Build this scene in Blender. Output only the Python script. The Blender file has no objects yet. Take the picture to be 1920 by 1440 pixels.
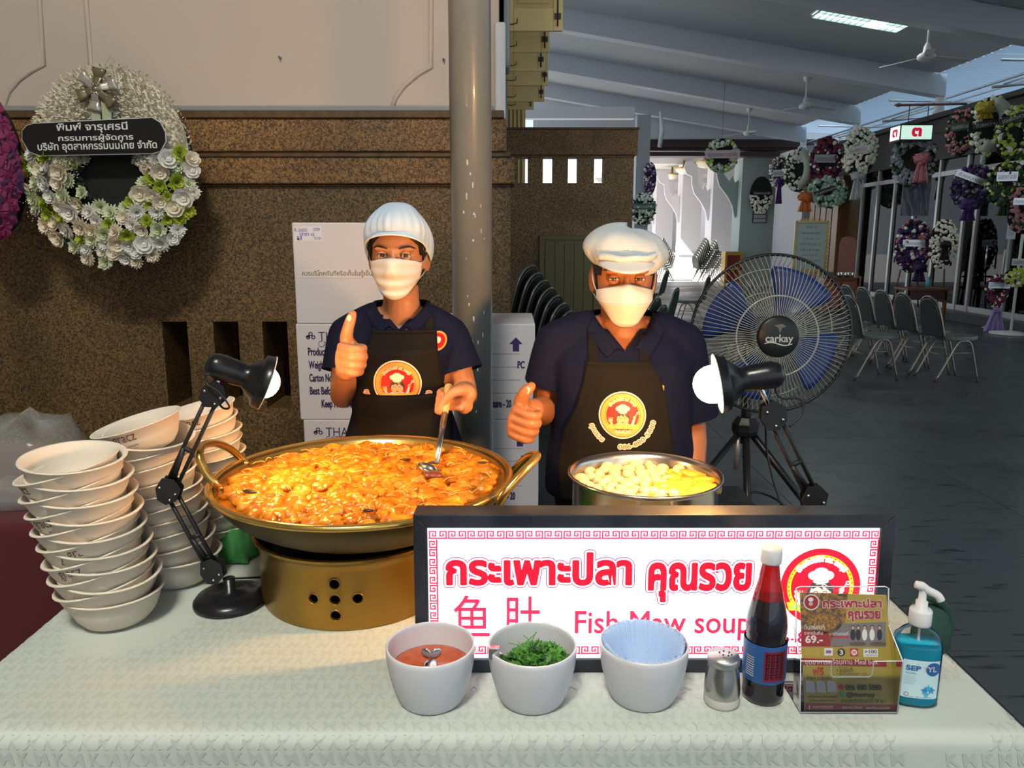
import bpy, bmesh, math, random
from math import sin, cos, tan, pi, radians, sqrt, atan2, hypot
from mathutils import Vector, Matrix, noise
from mathutils.bvhtree import BVHTree

scene = bpy.context.scene
COL = scene.collection
rnd = random.Random(7)

# ------------------------------------------------------------------ camera, sky, sun, exposure
TILT = radians(10.81)
CAMZ = 1.5
cd = bpy.data.cameras.new('camera'); cam = bpy.data.objects.new('camera', cd); COL.objects.link(cam)
cam.location = (0, 0, CAMZ); cam.rotation_euler = (pi/2 - TILT, 0, 0)
cd.sensor_width = 36; cd.lens = 27; cd.clip_start = .02; cd.clip_end = 300
scene.camera = cam
vs = scene.view_settings
scene.display_settings.display_device = 'sRGB'
vs.view_transform = 'Standard'; vs.look = 'None'; vs.gamma = 1.0; vs.use_curve_mapping = False
vs.exposure = 0.15
W = bpy.data.worlds.new('world'); scene.world = W; W.use_nodes = True
bg = W.node_tree.nodes['Background']; bg.inputs[0].default_value = (.78, .9, 1.0, 1); bg.inputs[1].default_value = 1.0
sd = bpy.data.lights.new('sun', 'SUN'); sd.energy = 15.0; sd.angle = radians(.6); sd.color = (1, .95, .88)
so = bpy.data.objects.new('sun', sd); COL.objects.link(so)
so.rotation_euler = Vector((.60, .28, -.75)).to_track_quat('-Z', 'Y').to_euler()
scene.cycles.max_bounces = 6
scene.cycles.diffuse_bounces = 3
scene.cycles.transparent_max_bounces = 12
scene.cycles.sample_clamp_indirect = 6.0
scene.cycles.use_denoising = True

# ------------------------------------------------------------------ pixel helpers (1920x1440 frame)
def ray(px, py):
    xr = (px-960)/1440; yr = (720-py)/1440
    return Vector((xr, cos(TILT)+yr*sin(TILT), -sin(TILT)+yr*cos(TILT)))
def atY(px, py, Y):
    d = ray(px, py); t = Y/d.y; return Vector((d.x*t, Y, CAMZ+d.z*t))
def atZ(px, py, z):
    d = ray(px, py); t = (z-CAMZ)/d.z; return Vector((d.x*t, d.y*t, z))
def atX(px, py, X):
    d = ray(px, py); t = X/d.x; return Vector((X, d.y*t, CAMZ+d.z*t))

# ------------------------------------------------------------------ materials
MATS = {}
def mat(name, col, rough=.6, metal=0.0, nz=None, bump=None, emit=None, spec=.5, alpha=None, trans=0, sheen=0, sss=0, ior=1.45, coat=0):
    """nz=(scale, col2, contrast) mixes a noise colour; bump=(scale, strength[, dist])"""
    if name in MATS: return MATS[name]
    m = bpy.data.materials.new(name); m.use_nodes = True; MATS[name] = m
    nt = m.node_tree; b = nt.nodes['Principled BSDF']
    def S(k, v):
        if k in b.inputs: b.inputs[k].default_value = v
    c4 = (col[0], col[1], col[2], 1)
    S('Base Color', c4); S('Roughness', rough); S('Metallic', metal); S('Specular IOR Level', spec); S('IOR', ior)
    if trans: S('Transmission Weight', trans)
    if coat: S('Coat Weight', coat)
    if sheen: S('Sheen Weight', sheen)
    if sss:
        S('Subsurface Weight', sss); S('Subsurface Radius', (.02, .008, .004)); S('Subsurface Scale', .5)
    if emit: S('Emission Color', (emit[0], emit[1], emit[2], 1)); S('Emission Strength', emit[3])
    if alpha is not None: S('Alpha', alpha)
    tc = None
    if nz or bump: tc = nt.nodes.new('ShaderNodeTexCoord')
    if nz:
        n = nt.nodes.new('ShaderNodeTexNoise'); n.inputs['Scale'].default_value = nz[0]; n.inputs['Detail'].default_value = 6
        r = nt.nodes.new('ShaderNodeValToRGB'); w = nz[2] if len(nz) > 2 else .15
        r.color_ramp.elements[0].position = .5-w; r.color_ramp.elements[1].position = .5+w
        r.color_ramp.elements[0].color = c4; r.color_ramp.elements[1].color = (*nz[1], 1)
        nt.links.new(tc.outputs['Object'], n.inputs['Vector']); nt.links.new(n.outputs['Fac'], r.inputs['Fac'])
        nt.links.new(r.outputs['Color'], b.inputs['Base Color'])
    if bump:
        n = nt.nodes.new('ShaderNodeTexNoise'); n.inputs['Scale'].default_value = bump[0]; n.inputs['Detail'].default_value = 5
        u = nt.nodes.new('ShaderNodeBump'); u.inputs['Strength'].default_value = bump[1]
        u.inputs['Distance'].default_value = bump[2] if len(bump) > 2 else .01
        nt.links.new(tc.outputs['Object'], n.inputs['Vector']); nt.links.new(n.outputs['Fac'], u.inputs['Height'])
        nt.links.new(u.outputs['Normal'], b.inputs['Normal'])
    return m

# ------------------------------------------------------------------ mesh helpers
class MB:
    """collects shapes, links them as ONE mesh object"""
    def __init__(s): s.v = []; s.f = []; s.m = []; s.sm = []
    def add(s, V, F, mi=0, smooth=True, mtx=None):
        o = len(s.v)
        if mtx is not None: V = [mtx @ Vector(p) for p in V]
        s.v += [tuple(p) for p in V]
        for f in F:
            s.f.append(tuple(i+o for i in f)); s.m.append(mi); s.sm.append(smooth)
        return s
    def box(s, x0, y0, z0, x1, y1, z1, mi=0, mtx=None):
        V = [(x0,y0,z0),(x1,y0,z0),(x1,y1,z0),(x0,y1,z0),(x0,y0,z1),(x1,y0,z1),(x1,y1,z1),(x0,y1,z1)]
        F = [(0,3,2,1),(4,5,6,7),(0,1,5,4),(1,2,6,5),(2,3,7,6),(3,0,4,7)]
        return s.add(V, F, mi, False, mtx)
    def tube(s, pts, r, n=10, mi=0, caps=True, closed=False, mtx=None):
        pts = [Vector(p) for p in pts]; N = len(pts)
        rr = r if isinstance(r, (list, tuple)) else [r]*N
        V = []; F = []
        T = []
        for i in range(N):
            if closed: t = pts[(i+1) % N]-pts[i-1]
            else: t = pts[min(i+1, N-1)]-pts[max(i-1, 0)]
            T.append(t.normalized() if t.length > 1e-9 else Vector((0,0,1)))
        a = Vector((0,0,1)) if abs(T[0].z) < .9 else Vector((1,0,0))
        u = T[0].cross(a).normalized()
        for i in range(N):
            if i:
                q = T[i-1].rotation_difference(T[i]); u = (q @ u)
                u = (u - T[i]*u.dot(T[i])).normalized()
            w = T[i].cross(u)
            for k in range(n):
                an = 2*pi*k/n; V.append(pts[i]+(u*cos(an)+w*sin(an))*rr[i])
        for i in range(N if closed else N-1):
            j = (i+1) % N
            for k in range(n):
                k2 = (k+1) % n; F.append((i*n+k, i*n+k2, j*n+k2, j*n+k))
        if caps and not closed:
            F.append(tuple(range(n-1, -1, -1))); F.append(tuple((N-1)*n+k for k in range(n)))
        return s.add(V, F, mi, True, mtx)
    def lathe(s, prof, n=32, mi=0, mtx=None, smooth=True, a0=0, a1=2*pi, sx=1, sy=1):
        """prof [(r,z)...]"""
        full = abs(a1-a0-2*pi) < 1e-6; V = []; F = []; nn = n if full else n+1
        for r, z in prof:
            for k in range(nn):
                a = a0+(a1-a0)*k/n; V.append((r*cos(a)*sx, r*sin(a)*sy, z))
        for i in range(len(prof)-1):
            for k in range(n):
                k2 = (k+1) % nn
                F.append((i*nn+k, i*nn+k2, (i+1)*nn+k2, (i+1)*nn+k))
        return s.add(V, F, mi, smooth, mtx)
    def disc(s, r, z, n=32, mi=0, mtx=None, up=True):
        V = [(r*cos(2*pi*k/n), r*sin(2*pi*k/n), z) for k in range(n)]
        return s.add(V, [tuple(range(n)) if up else tuple(range(n-1,-1,-1))], mi, False, mtx)
    def ball(s, c, r, nu=12, nv=8, mi=0, mtx=None):
        if not hasattr(r, '__len__'): r = (r, r, r)
        V = []; F = []
        for i in range(nv+1):
            t = pi*i/nv
            for k in range(nu):
                p = 2*pi*k/nu; V.append((c[0]+r[0]*sin(t)*cos(p), c[1]+r[1]*sin(t)*sin(p), c[2]+r[2]*cos(t)))
        for i in range(nv):
            for k in range(nu):
                k2 = (k+1) % nu; a, b2, c2, d = i*nu+k, i*nu+k2, (i+1)*nu+k2, (i+1)*nu+k
                F.append((d, c2, b2, a))
        return s.add(V, F, mi, True, mtx)
    def prism(s, poly, h, mi=0, mtx=None, z0=0):
        """poly in XY, extruded to z0..z0+h"""
        n = len(poly); V = [(x, y, z0) for x, y in poly]+[(x, y, z0+h) for x, y in poly]
        F = [tuple(range(n-1,-1,-1)), tuple(range(n, 2*n))]+[(k, (k+1) % n, n+(k+1) % n, n+k) for k in range(n)]
        return s.add(V, F, mi, False, mtx)
    def loft(s, rings, mi=0, caps=True, mtx=None, smooth=True):
        n = len(rings[0]); V = [p for r in rings for p in r]; F = []
        for i in range(len(rings)-1):
            for k in range(n):
                k2 = (k+1) % n; F.append((i*n+k, i*n+k2, (i+1)*n+k2, (i+1)*n+k))
        if caps:
            F.append(tuple(range(n-1,-1,-1))); F.append(tuple((len(rings)-1)*n+k for k in range(n)))
        return s.add(V, F, mi, smooth, mtx)
    def grid(s, fn, nu, nv, mi=0, smooth=True, mtx=None):
        V = [fn(i/nu, j/nv) for j in range(nv+1) for i in range(nu+1)]
        F = [(j*(nu+1)+i, j*(nu+1)+i+1, (j+1)*(nu+1)+i+1, (j+1)*(nu+1)+i) for j in range(nv) for i in range(nu)]
        return s.add(V, F, mi, smooth, mtx)
    def mesh(s, name, mats):
        me = bpy.data.meshes.new(name); me.from_pydata(s.v, [], s.f)
        for m in mats: me.materials.append(m)
        me.polygons.foreach_set('material_index', s.m); me.polygons.foreach_set('use_smooth', s.sm)
        me.update(); return me

def wm(o):
    m = Matrix.LocRotScale(o.location, o.rotation_euler, o.scale)
    return wm(o.parent) @ m if o.parent else m
def link(name, me, parent=None, loc=None, rot=None, world=False, scale=None):
    o = bpy.data.objects.new(name, me); COL.objects.link(o)
    if parent: o.parent = parent
    if world and parent is not None: me.transform(wm(parent).inverted())
    if loc is not None: o.location = loc
    if rot is not None: o.rotation_euler = rot
    if scale is not None: o.scale = scale
    return o
def obj(name, mb, mats, parent=None, loc=None, rot=None, world=False, bevel=0, solid=0, subsurf=0, label=None, kind=None, fixn=False, scale=None):
    if not isinstance(mats, (list, tuple)): mats = [mats]
    me = mb.mesh(name, mats) if isinstance(mb, MB) else mb
    if fixn:
        bm = bmesh.new(); bm.from_mesh(me); bmesh.ops.recalc_face_normals(bm, faces=bm.faces); bm.to_mesh(me); bm.free()
    o = link(name, me, parent, loc, rot, world, scale)
    if solid:
        md = o.modifiers.new('solid', 'SOLIDIFY'); md.thickness = solid; md.offset = 0
    if bevel:
        md = o.modifiers.new('bevel', 'BEVEL'); md.width = bevel; md.segments = 2; md.limit_method = 'ANGLE'
    if subsurf:
        md = o.modifiers.new('sub', 'SUBSURF'); md.levels = subsurf; md.render_levels = subsurf
    if label: o['label'] = label
    if kind: o['kind'] = kind
    return o
def tag(o, label, cat, group=None, kind=None):
    o['label'] = label; o['category'] = cat
    if group: o['group'] = group
    if kind: o['kind'] = kind
    return o
def thing(name, label, cat, loc=(0,0,0), rot=(0,0,0), group=None):
    o = bpy.data.objects.new(name, None); COL.objects.link(o); o.empty_display_size = .05
    o.location = loc; o.rotation_euler = rot
    return tag(o, label, cat, group)
def struct(name, mb, mats, parent=None, **k):
    o = obj(name, mb, mats, parent, **k)
    if parent is None: o['kind'] = 'structure'
    return o
def copy_tree(o, parent=None):
    c = o.copy(); COL.objects.link(c)
    if parent: c.parent = parent
    for ch in list(o.children): copy_tree(ch, c)
    return c
def remesh(mb, name, mats, voxel, smooth=4, parent=None, world=False, factor=.5):
    me = mb.mesh(name+'_src', mats[:1]); o = bpy.data.objects.new('tmp', me); COL.objects.link(o)
    r = o.modifiers.new('r', 'REMESH'); r.mode = 'VOXEL'; r.voxel_size = voxel; r.use_smooth_shade = True
    if smooth:
        q = o.modifiers.new('s', 'SMOOTH'); q.iterations = smooth; q.factor = factor
    dg = bpy.context.evaluated_depsgraph_get(); dg.update()
    m2 = bpy.data.meshes.new_from_object(o.evaluated_get(dg)); m2.name = name
    bpy.data.objects.remove(o)
    m2.materials.clear()
    for m in mats: m2.materials.append(m)
    m2.polygons.foreach_set('use_smooth', [True]*len(m2.polygons))
    return m2
def bvh_of(me):
    bm = bmesh.new(); bm.from_mesh(me); t = BVHTree.FromBMesh(bm); bm.free(); return t

def text_mesh(s, size=1.0, offset=0.0, align='CENTER', aspect=1.0, spacing=1.0, shear=0):
    """flat text mesh in XY, centred; returns (verts, faces, width)"""
    c = bpy.data.curves.new('t', 'FONT'); c.body = s; c.size = size; c.offset = offset; c.align_x = align; c.align_y = 'CENTER'
    c.resolution_u = 3; c.space_character = spacing; c.fill_mode = 'FRONT'; c.shear = shear
    o = bpy.data.objects.new('t', c); COL.objects.link(o)
    dg = bpy.context.evaluated_depsgraph_get(); dg.update()
    me = bpy.data.meshes.new_from_object(o.evaluated_get(dg))
    V = [(v.co.x*aspect, v.co.y, 0) for v in me.vertices]; F = [tuple(p.vertices) for p in me.polygons]
    bpy.data.objects.remove(o); bpy.data.meshes.remove(me); bpy.data.curves.remove(c)
    return V, F
def text_box(s, x0, x1, y0, y1, offset=0.0, **k):
    """text fitted to the rectangle"""
    V, F = text_mesh(s, 1.0, offset, 'LEFT', **k)
    if not V: return V, F
    ax, bx = min(v[0] for v in V), max(v[0] for v in V); ay, by = min(v[1] for v in V), max(v[1] for v in V)
    return [((x0+(v[0]-ax)/(bx-ax)*(x1-x0)), (y0+(v[1]-ay)/(by-ay)*(y1-y0)), 0) for v in V], F
def arc_text(s, R, a_mid, size, offset=0.0, span=None, flip=False):
    """text bent on a circle of radius R centred on angle a_mid (radians)"""
    V, F = text_mesh(s, size, offset)
    if not V: return V, F
    ax, bx = min(v[0] for v in V), max(v[0] for v in V)
    w = bx-ax; sc = (span*R/w) if span else 1
    out = []
    for x, y, z in V:
        x = (x-(ax+bx)/2)*sc
        if not flip: a = a_mid-x/R; r = R+y
        else: a = a_mid+x/R; r = R-y
        out.append((r*cos(a), r*sin(a), 0))
    return out, F
def circ(cx, cy, r, n=40, ry=None):
    ry = ry or r
    return [(cx+r*cos(2*pi*k/n), cy+ry*sin(2*pi*k/n)) for k in range(n)]
def poly_vf(poly):
    return [(x, y, 0) for x, y in poly], [tuple(range(len(poly)))]
def ring_vf(cx, cy, r0, r1, n=48, a0=0, a1=2*pi):
    V = []; F = []
    for k in range(n+1):
        a = a0+(a1-a0)*k/n; V += [(cx+r0*cos(a), cy+r0*sin(a), 0), (cx+r1*cos(a), cy+r1*sin(a), 0)]
    for k in range(n): F.append((2*k, 2*k+1, 2*k+3, 2*k+2))
    return V, F
def rect_vf(x0, y0, x1, y1): return [(x0,y0,0),(x1,y0,0),(x1,y1,0),(x0,y1,0)], [(0,1,2,3)]
class Print:
    """flat print: layers of shapes by material on a plane (local XY, z = layer height)"""
    def __init__(s): s.mb = MB(); s.mats = []; s.z = 0.0; s.dz = .00035
    def mi(s, m):
        if m not in s.mats: s.mats.append(m)
        return s.mats.index(m)
    def put(s, vf, m, layer=None, dx=0, dy=0, sc=1, rot=0):
        V, F = vf
        c, sn = cos(rot), sin(rot)
        z = layer*s.dz if layer is not None else s.z
        s.mb.add([(dx+sc*(v[0]*c-v[1]*sn), dy+sc*(v[0]*sn+v[1]*c), z) for v in V], F, s.mi(m), False); return s
    def up(s): s.z += s.dz
def frame_mtx(origin, right, up):
    """matrix whose local X=right, Y=up, Z=toward viewer"""
    r = Vector(right).normalized(); u = Vector(up).normalized(); n = r.cross(u)
    return Matrix(((r.x, u.x, n.x, origin[0]), (r.y, u.y, n.y, origin[1]), (r.z, u.z, n.z, origin[2]), (0,0,0,1)))
def stroke_vf(V, F, w):
    """thick outline round a flat shape"""
    cnt = {}
    for f in F:
        for i in range(len(f)):
            e = (f[i], f[(i+1) % len(f)]); k = (min(e), max(e)); cnt[k] = cnt.get(k, 0)+1
    VV = [tuple(v) for v in V]; FF = [tuple(f) for f in F]; seen = set()
    pos = {}
    for (a, b), c in cnt.items():
        if c != 1: continue
        p, q = V[a], V[b]; dx, dy = q[0]-p[0], q[1]-p[1]; l = hypot(dx, dy)
        if l < 1e-7: continue
        nx, ny = -dy/l*w, dx/l*w; o = len(VV)
        VV += [(p[0]+nx,p[1]+ny,0),(p[0]-nx,p[1]-ny,0),(q[0]-nx,q[1]-ny,0),(q[0]+nx,q[1]+ny,0)]; FF.append((o,o+1,o+2,o+3))
        for i_ in (a,):
            k = (round(V[i_][0]/w*2), round(V[i_][1]/w*2))
            if k in seen: continue
            seen.add(k); o = len(VV); VV += [(V[i_][0]+w*cos(2*pi*t/8), V[i_][1]+w*sin(2*pi*t/8), 0) for t in range(8)]; FF.append(tuple(range(o, o+8)))
    return VV, FF
# ================================================================== THE SETTING
def granite(name, c1, c2, c3, scale=55):
    m = bpy.data.materials.new(name); m.use_nodes = True; nt = m.node_tree; b = nt.nodes['Principled BSDF']
    tc = nt.nodes.new('ShaderNodeTexCoord'); n = nt.nodes.new('ShaderNodeTexNoise'); n.inputs['Scale'].default_value = scale
    n.inputs['Detail'].default_value = 4; n.inputs['Distortion'].default_value = 1.2
    r = nt.nodes.new('ShaderNodeValToRGB'); e = r.color_ramp.elements
    e[0].position = .42; e[0].color = (*c1, 1); e[1].position = .6; e[1].color = (*c3, 1)
    k = e.new(.5); k.color = (*c2, 1)
    n2 = nt.nodes.new('ShaderNodeTexNoise'); n2.inputs['Scale'].default_value = 1.3; n2.inputs['Detail'].default_value = 3
    mx = nt.nodes.new('ShaderNodeMix'); mx.data_type = 'RGBA'; mx.blend_type = 'MULTIPLY'
    mr = nt.nodes.new('ShaderNodeMapRange'); mr.inputs[1].default_value = .35; mr.inputs[2].default_value = .6; mr.inputs[3].default_value = .55; mr.inputs[4].default_value = 1
    u = nt.nodes.new('ShaderNodeBump'); u.inputs['Strength'].default_value = .35; u.inputs['Distance'].default_value = .004
    L = nt.links.new
    L(tc.outputs['Object'], n.inputs['Vector']); L(tc.outputs['Object'], n2.inputs['Vector']); L(n.outputs['Fac'], r.inputs['Fac'])
    L(n2.outputs['Fac'], mr.inputs['Value']); mx.inputs['Factor'].default_value = 1
    L(r.outputs['Color'], mx.inputs['A']); L(mr.outputs['Result'], mx.inputs['B']); L(mx.outputs['Result'], b.inputs['Base Color'])
    L(n.outputs['Fac'], u.inputs['Height']); L(u.outputs['Normal'], b.inputs['Normal'])
    b.inputs['Roughness'].default_value = .55
    return m
GRAN = granite('washed_stone', (.05,.031,.012), (.15,.092,.032), (.27,.155,.05), 92)
GRAN2 = granite('washed_stone_orange', (.07,.038,.012), (.23,.12,.034), (.38,.20,.06), 92)
GTRIM = mat('stone_edge', (.07,.042,.02), .5, nz=(30, (.14,.08,.035), .2))
PLASTER = mat('painted_plaster', (.56,.47,.40), .75, nz=(.8, (.61,.52,.44), .3), bump=(60, .08, .003))
CEIL = mat('ceiling_paint', (.38,.41,.43), .7, nz=(.5, (.44,.47,.49), .3))
CEILB = mat('ceiling_beam_paint', (.54,.58,.62), .6)
GREYM = mat('grey_trim', (.3,.31,.32), .4)
WHITE = mat('white_paint', (.72,.73,.74), .5)

def floor_mat():
    m = bpy.data.materials.new('slate_floor'); m.use_nodes = True; nt = m.node_tree; b = nt.nodes['Principled BSDF']; L = nt.links.new
    tc = nt.nodes.new('ShaderNodeTexCoord'); mp = nt.nodes.new('ShaderNodeMapping'); mp.inputs['Scale'].default_value = (5, 26, 1)
    n = nt.nodes.new('ShaderNodeTexNoise'); n.inputs['Scale'].default_value = 1.0; n.inputs['Detail'].default_value = 5
    r = nt.nodes.new('ShaderNodeValToRGB'); e = r.color_ramp.elements
    e[0].position = .33; e[0].color = (.012,.014,.016,1); e[1].position = .43; e[1].color = (.062,.074,.084,1)
    n2 = nt.nodes.new('ShaderNodeTexNoise'); n2.inputs['Scale'].default_value = .9; n2.inputs['Detail'].default_value = 3
    mr = nt.nodes.new('ShaderNodeMapRange'); mr.inputs[1].default_value = .35; mr.inputs[2].default_value = .65; mr.inputs[3].default_value = .24; mr.inputs[4].default_value = .42
    u = nt.nodes.new('ShaderNodeBump'); u.inputs['Strength'].default_value = .5; u.inputs['Distance'].default_value = .006
    L(tc.outputs['Object'], mp.inputs['Vector']); L(mp.outputs['Vector'], n.inputs['Vector']); L(n.outputs['Fac'], r.inputs['Fac']); L(r.outputs['Color'], b.inputs['Base Color'])
    L(tc.outputs['Object'], n2.inputs['Vector']); L(n2.outputs['Fac'], mr.inputs['Value']); L(mr.outputs['Result'], b.inputs['Roughness'])
    L(r.outputs['Color'], u.inputs['Height']); L(u.outputs['Normal'], b.inputs['Normal'])
    return m
FLOORM = floor_mat()
# the hall floor: dark vinyl tiles laid as separate squares near the table, one slab beyond
floor = struct('floor', MB().box(-7, -8, -.2, 14, 24.2, -.006), FLOORM)
TS = 1.2
tile_me = MB().box(-TS/2+.002, -TS/2+.002, -.02, TS/2-.002, TS/2-.002, 0).mesh('floor_tile', [FLOORM])
for i in range(8):
    for j in range(8):
        t = link('floor_tile', tile_me, floor, loc=(-.2+TS*i, 2.0+TS*j, 0), rot=(0, 0, 0))
OUTF = mat('outdoor_paving', (.42,.41,.42), .35, nz=(2, (.5,.49,.49), .2))
struct('ground', MB().box(-30, 24.2, -.2, 60, 70, 0), OUTF)

# near building wall, washed stone below, plaster above
YW = 3.9
def wall_with_slots(x0, x1, y0, y1, z0, z1, slots):
    """box wall with vertical slot openings [(xa, xb, za, zb)]"""
    mb = MB(); xs = [x0]
    for a, b, za, zb in slots:
        mb.box(xs[-1], y0, z0, a, y1, z1); mb.box(a, y0, z0, b, y1, za); mb.box(a, y0, zb, b, y1, z1); xs.append(b)
    mb.box(xs[-1], y0, z0, x1, y1, z1); return mb
def X4(px, Y, py=600): return atY(px, py, Y).x
zt = atY(500, 213, YW).z
zs0, zs1 = atY(330, 765, YW).z, atY(330, 603, YW).z
sl = [(X4(303, YW, 603), X4(350, YW, 603), zs0, zs1), (X4(399, YW, 603), X4(446, YW, 603), zs0, zs1), (X4(491, YW, 603), X4(538, YW, 603), zs0, zs1)]
XE = X4(957, YW, 400)
zg1, zg2 = atY(500, 291, YW).z, atY(500, 350, YW).z
wl = struct('wall_left', wall_with_slots(-7.05, XE, YW, YW+.32, 0, zg2, sl), GRAN)
mb = MB().box(-7.05, YW-.035, zg2+.012, XE+.02, YW+.3, zg1-.012).box(-7.05, YW-.06, zg1+.012, XE-.02, YW+.3, zt-.03)
obj('stone_band', mb, GRAN2, wl, bevel=.006)
obj('ledge', MB().box(-6, YW-.075, zt-.03, XE-.03, YW+.3, zt+.005).box(-6, YW-.045, zg1-.012, XE, YW+.3, zg1+.012).box(-6, YW-.012, zg2, XE, YW+.3, zg2+.012), GTRIM, wl, bevel=.004)
GRAN3 = granite('washed_stone_far', (.075,.045,.016), (.24,.145,.048), (.40,.24,.08), 70)
# dim passage behind the slots
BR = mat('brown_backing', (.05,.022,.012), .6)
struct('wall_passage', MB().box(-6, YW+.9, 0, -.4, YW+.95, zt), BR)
up = struct('wall_upper', MB().box(-7.05, YW+.02, zt, X4(935, YW, 100), YW+.3, 7.6), PLASTER)
obj('grey_capping', MB().box(-6, YW-.02, zt, X4(926, YW, 200), YW+.04, zt+.035), GREYM, up, bevel=.006)
def wtube(pts, r=.011): return MB().tube([atY(px, py, YW+.016) for px, py in pts], r, 8)
def mould(pts): 
    obj('moulding', wtube(pts), PLASTER, up)
mould([(73,-260), (74,0), (82,122), (60,132), (35,150), (16,172), (6,200), (5,212)])
mould([(160,-260), (161,0), (170,122), (190,128), (225,150), (240,175), (246,212)])
mould([(808,-260), (808,0), (808,126), (785,138), (758,160), (742,182), (733,208)])
for px, py in ((525, 108), (832, 112)):
    p = atY(px, py, YW+.012)
    nl = obj('wall_nail', MB().lathe([(.0, -.012), (.007, -.01), (.007, 0), (.003, .002), (.003, .02)], 10), GREYM, up, loc=p, rot=(pi/2, 0, 0))

# building side running away from the table, with its grey window moulding
XB = X4(938, YW+.3, 200)
side = struct('wall_side', MB().box(XB-.25, YW+.3, zt-.1, XB, 12, 6.6).box(XB-.25, YW+.3, 0, XB+.0, 8.5, zt-.1), PLASTER)
for dz, dx in ((0, .05), (.12, .03)):
    obj('moulding', MB().box(XB-.02, YW+.25, 2.35+dz, XB+dx, YW+.42, 6.4), GREYM, side, bevel=.01)
obj('drip_moulding', MB().box(XB-.02, YW-.02, 1.95, XB+.03, YW+.06, 2.5), WHITE, side, bevel=.008)
YEL = mat('cream_yellow_paint', (.92,.68,.28), .5, nz=(3, (.95,.74,.34), .3))
YEL2 = mat('cream_yellow_panel', (.74,.55,.22), .5)
IRON = mat('dark_iron', (.08,.06,.05), .5, .6)
HSH = 3.0
for k, (py, px, lab) in enumerate(((58,1055,'nearest and largest'), (98,1030,'second nearest'), (133,1022,'third'), (160,1028,'fourth'), (190,1021,'fifth'), (205,1001,'farthest and smallest'))):
    dist = (HSH-CAMZ); d = ray(px, py); t = dist/d.z; p = d*t; Y = p.y; w = p.x-XB
    r = thing('window_shutter', ('cream yellow window shutter standing open, the %s of the six' if k in (0, 1, 5) else 'cream yellow window shutter standing open, %s from the near end') % lab, 'shutter', (XB, Y, HSH), group='yellow shutters above the side wall')
    H = 2.2; fw = .07
    obj('shutter_frame', MB().box(.01, 0, 0, fw, .035, H).box(w-fw, 0, 0, w, .035, H).box(fw, 0, 0, w-fw, .035, .16).box(fw, 0, .62, w-fw, .035, .72).box(fw, 0, H-.12, w-fw, .035, H), YEL, r, bevel=.006)
    for z0, z1 in ((.16, .62), (.72, H-.12)):
        obj('shutter_panel', MB().box(fw, .012, z0, w-fw, .026, z1).box(fw+.03, .004, z0+.03, w-fw-.03, .03, z1-.03), YEL2, r, bevel=.004)
    obj('bolt', MB().tube([(w-fw*.55, -.012, .03), (w-fw*.55, -.012, .42)], .006, 8).box(w-fw*.9, -.014, .34, w-fw*.2, 0, .38).box(w-fw*.9, -.014, .08, w-fw*.2, 0, .12), IRON, r)
    obj('hook', MB().tube([(.0, -.01, .05), (.06, -.02, .04), (.1, -.02, .05), (.1, -.02, .08)], .004, 6), IRON, r)

# second stone wall across the hall
YA = 8.5
GRAN_ = GRAN3
za, zb = atY(1050, 343, YA).z, atY(1050, 294, YA).z
sl = [(X4(a, YA, 320), X4(b, YA, 320), za, zb) for a, b in ((971,990), (1018,1037), (1065,1084), (1114,1133))]
zt2 = atY(1050, 240, YA).z; xr = X4(1186, YA, 400)
w2 = struct('wall_middle', wall_with_slots(XB, xr, YA, YA+.22, 0, zt2-.28, sl), GRAN3)
obj('stone_coping', MB().box(XB-.02, YA-.05, zt2-.28, xr+.03, YA+.27, zt2-.02), GRAN2, w2, bevel=.008)
obj('ledge', MB().box(XB-.02, YA-.06, zt2-.02, xr+.04, YA+.28, zt2).box(XB, YA-.02, zt2-.3, xr, YA+.2, zt2-.28), GTRIM, w2)
# yellow cupboard door let into it
DY = mat('dull_yellow_paint', (.17,.145,.07), .6)
x0, x1, z1 = X4(1020, YA, 460), X4(1114, YA, 460), atY(1060, 450, YA).z
d1 = struct('door_1', MB().box(x0, YA-.03, .25, x1, YA-.001, z1), DY)
obj('door_frame', MB().box(x0-.05, YA-.05, .2, x0, YA, z1+.05).box(x1, YA-.05, .2, x1+.05, YA, z1+.05).box(x0, YA-.05, z1, x1, YA, z1+.05), DY, d1, bevel=.005)
n = 5
for i in range(n):
    a = x0+.01+(x1-x0-.02)*i/n; b = x0+.01+(x1-x0-.02)*(i+1)/n
    obj('board', MB().box(a+.004, YA-.042, .28, b-.004, YA-.03, z1-.02), DY, d1)
obj('hinge', MB().box(x0-.004, YA-.05, z1-.3, x0+.012, YA-.04, z1-.2), IRON, d1)

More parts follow.
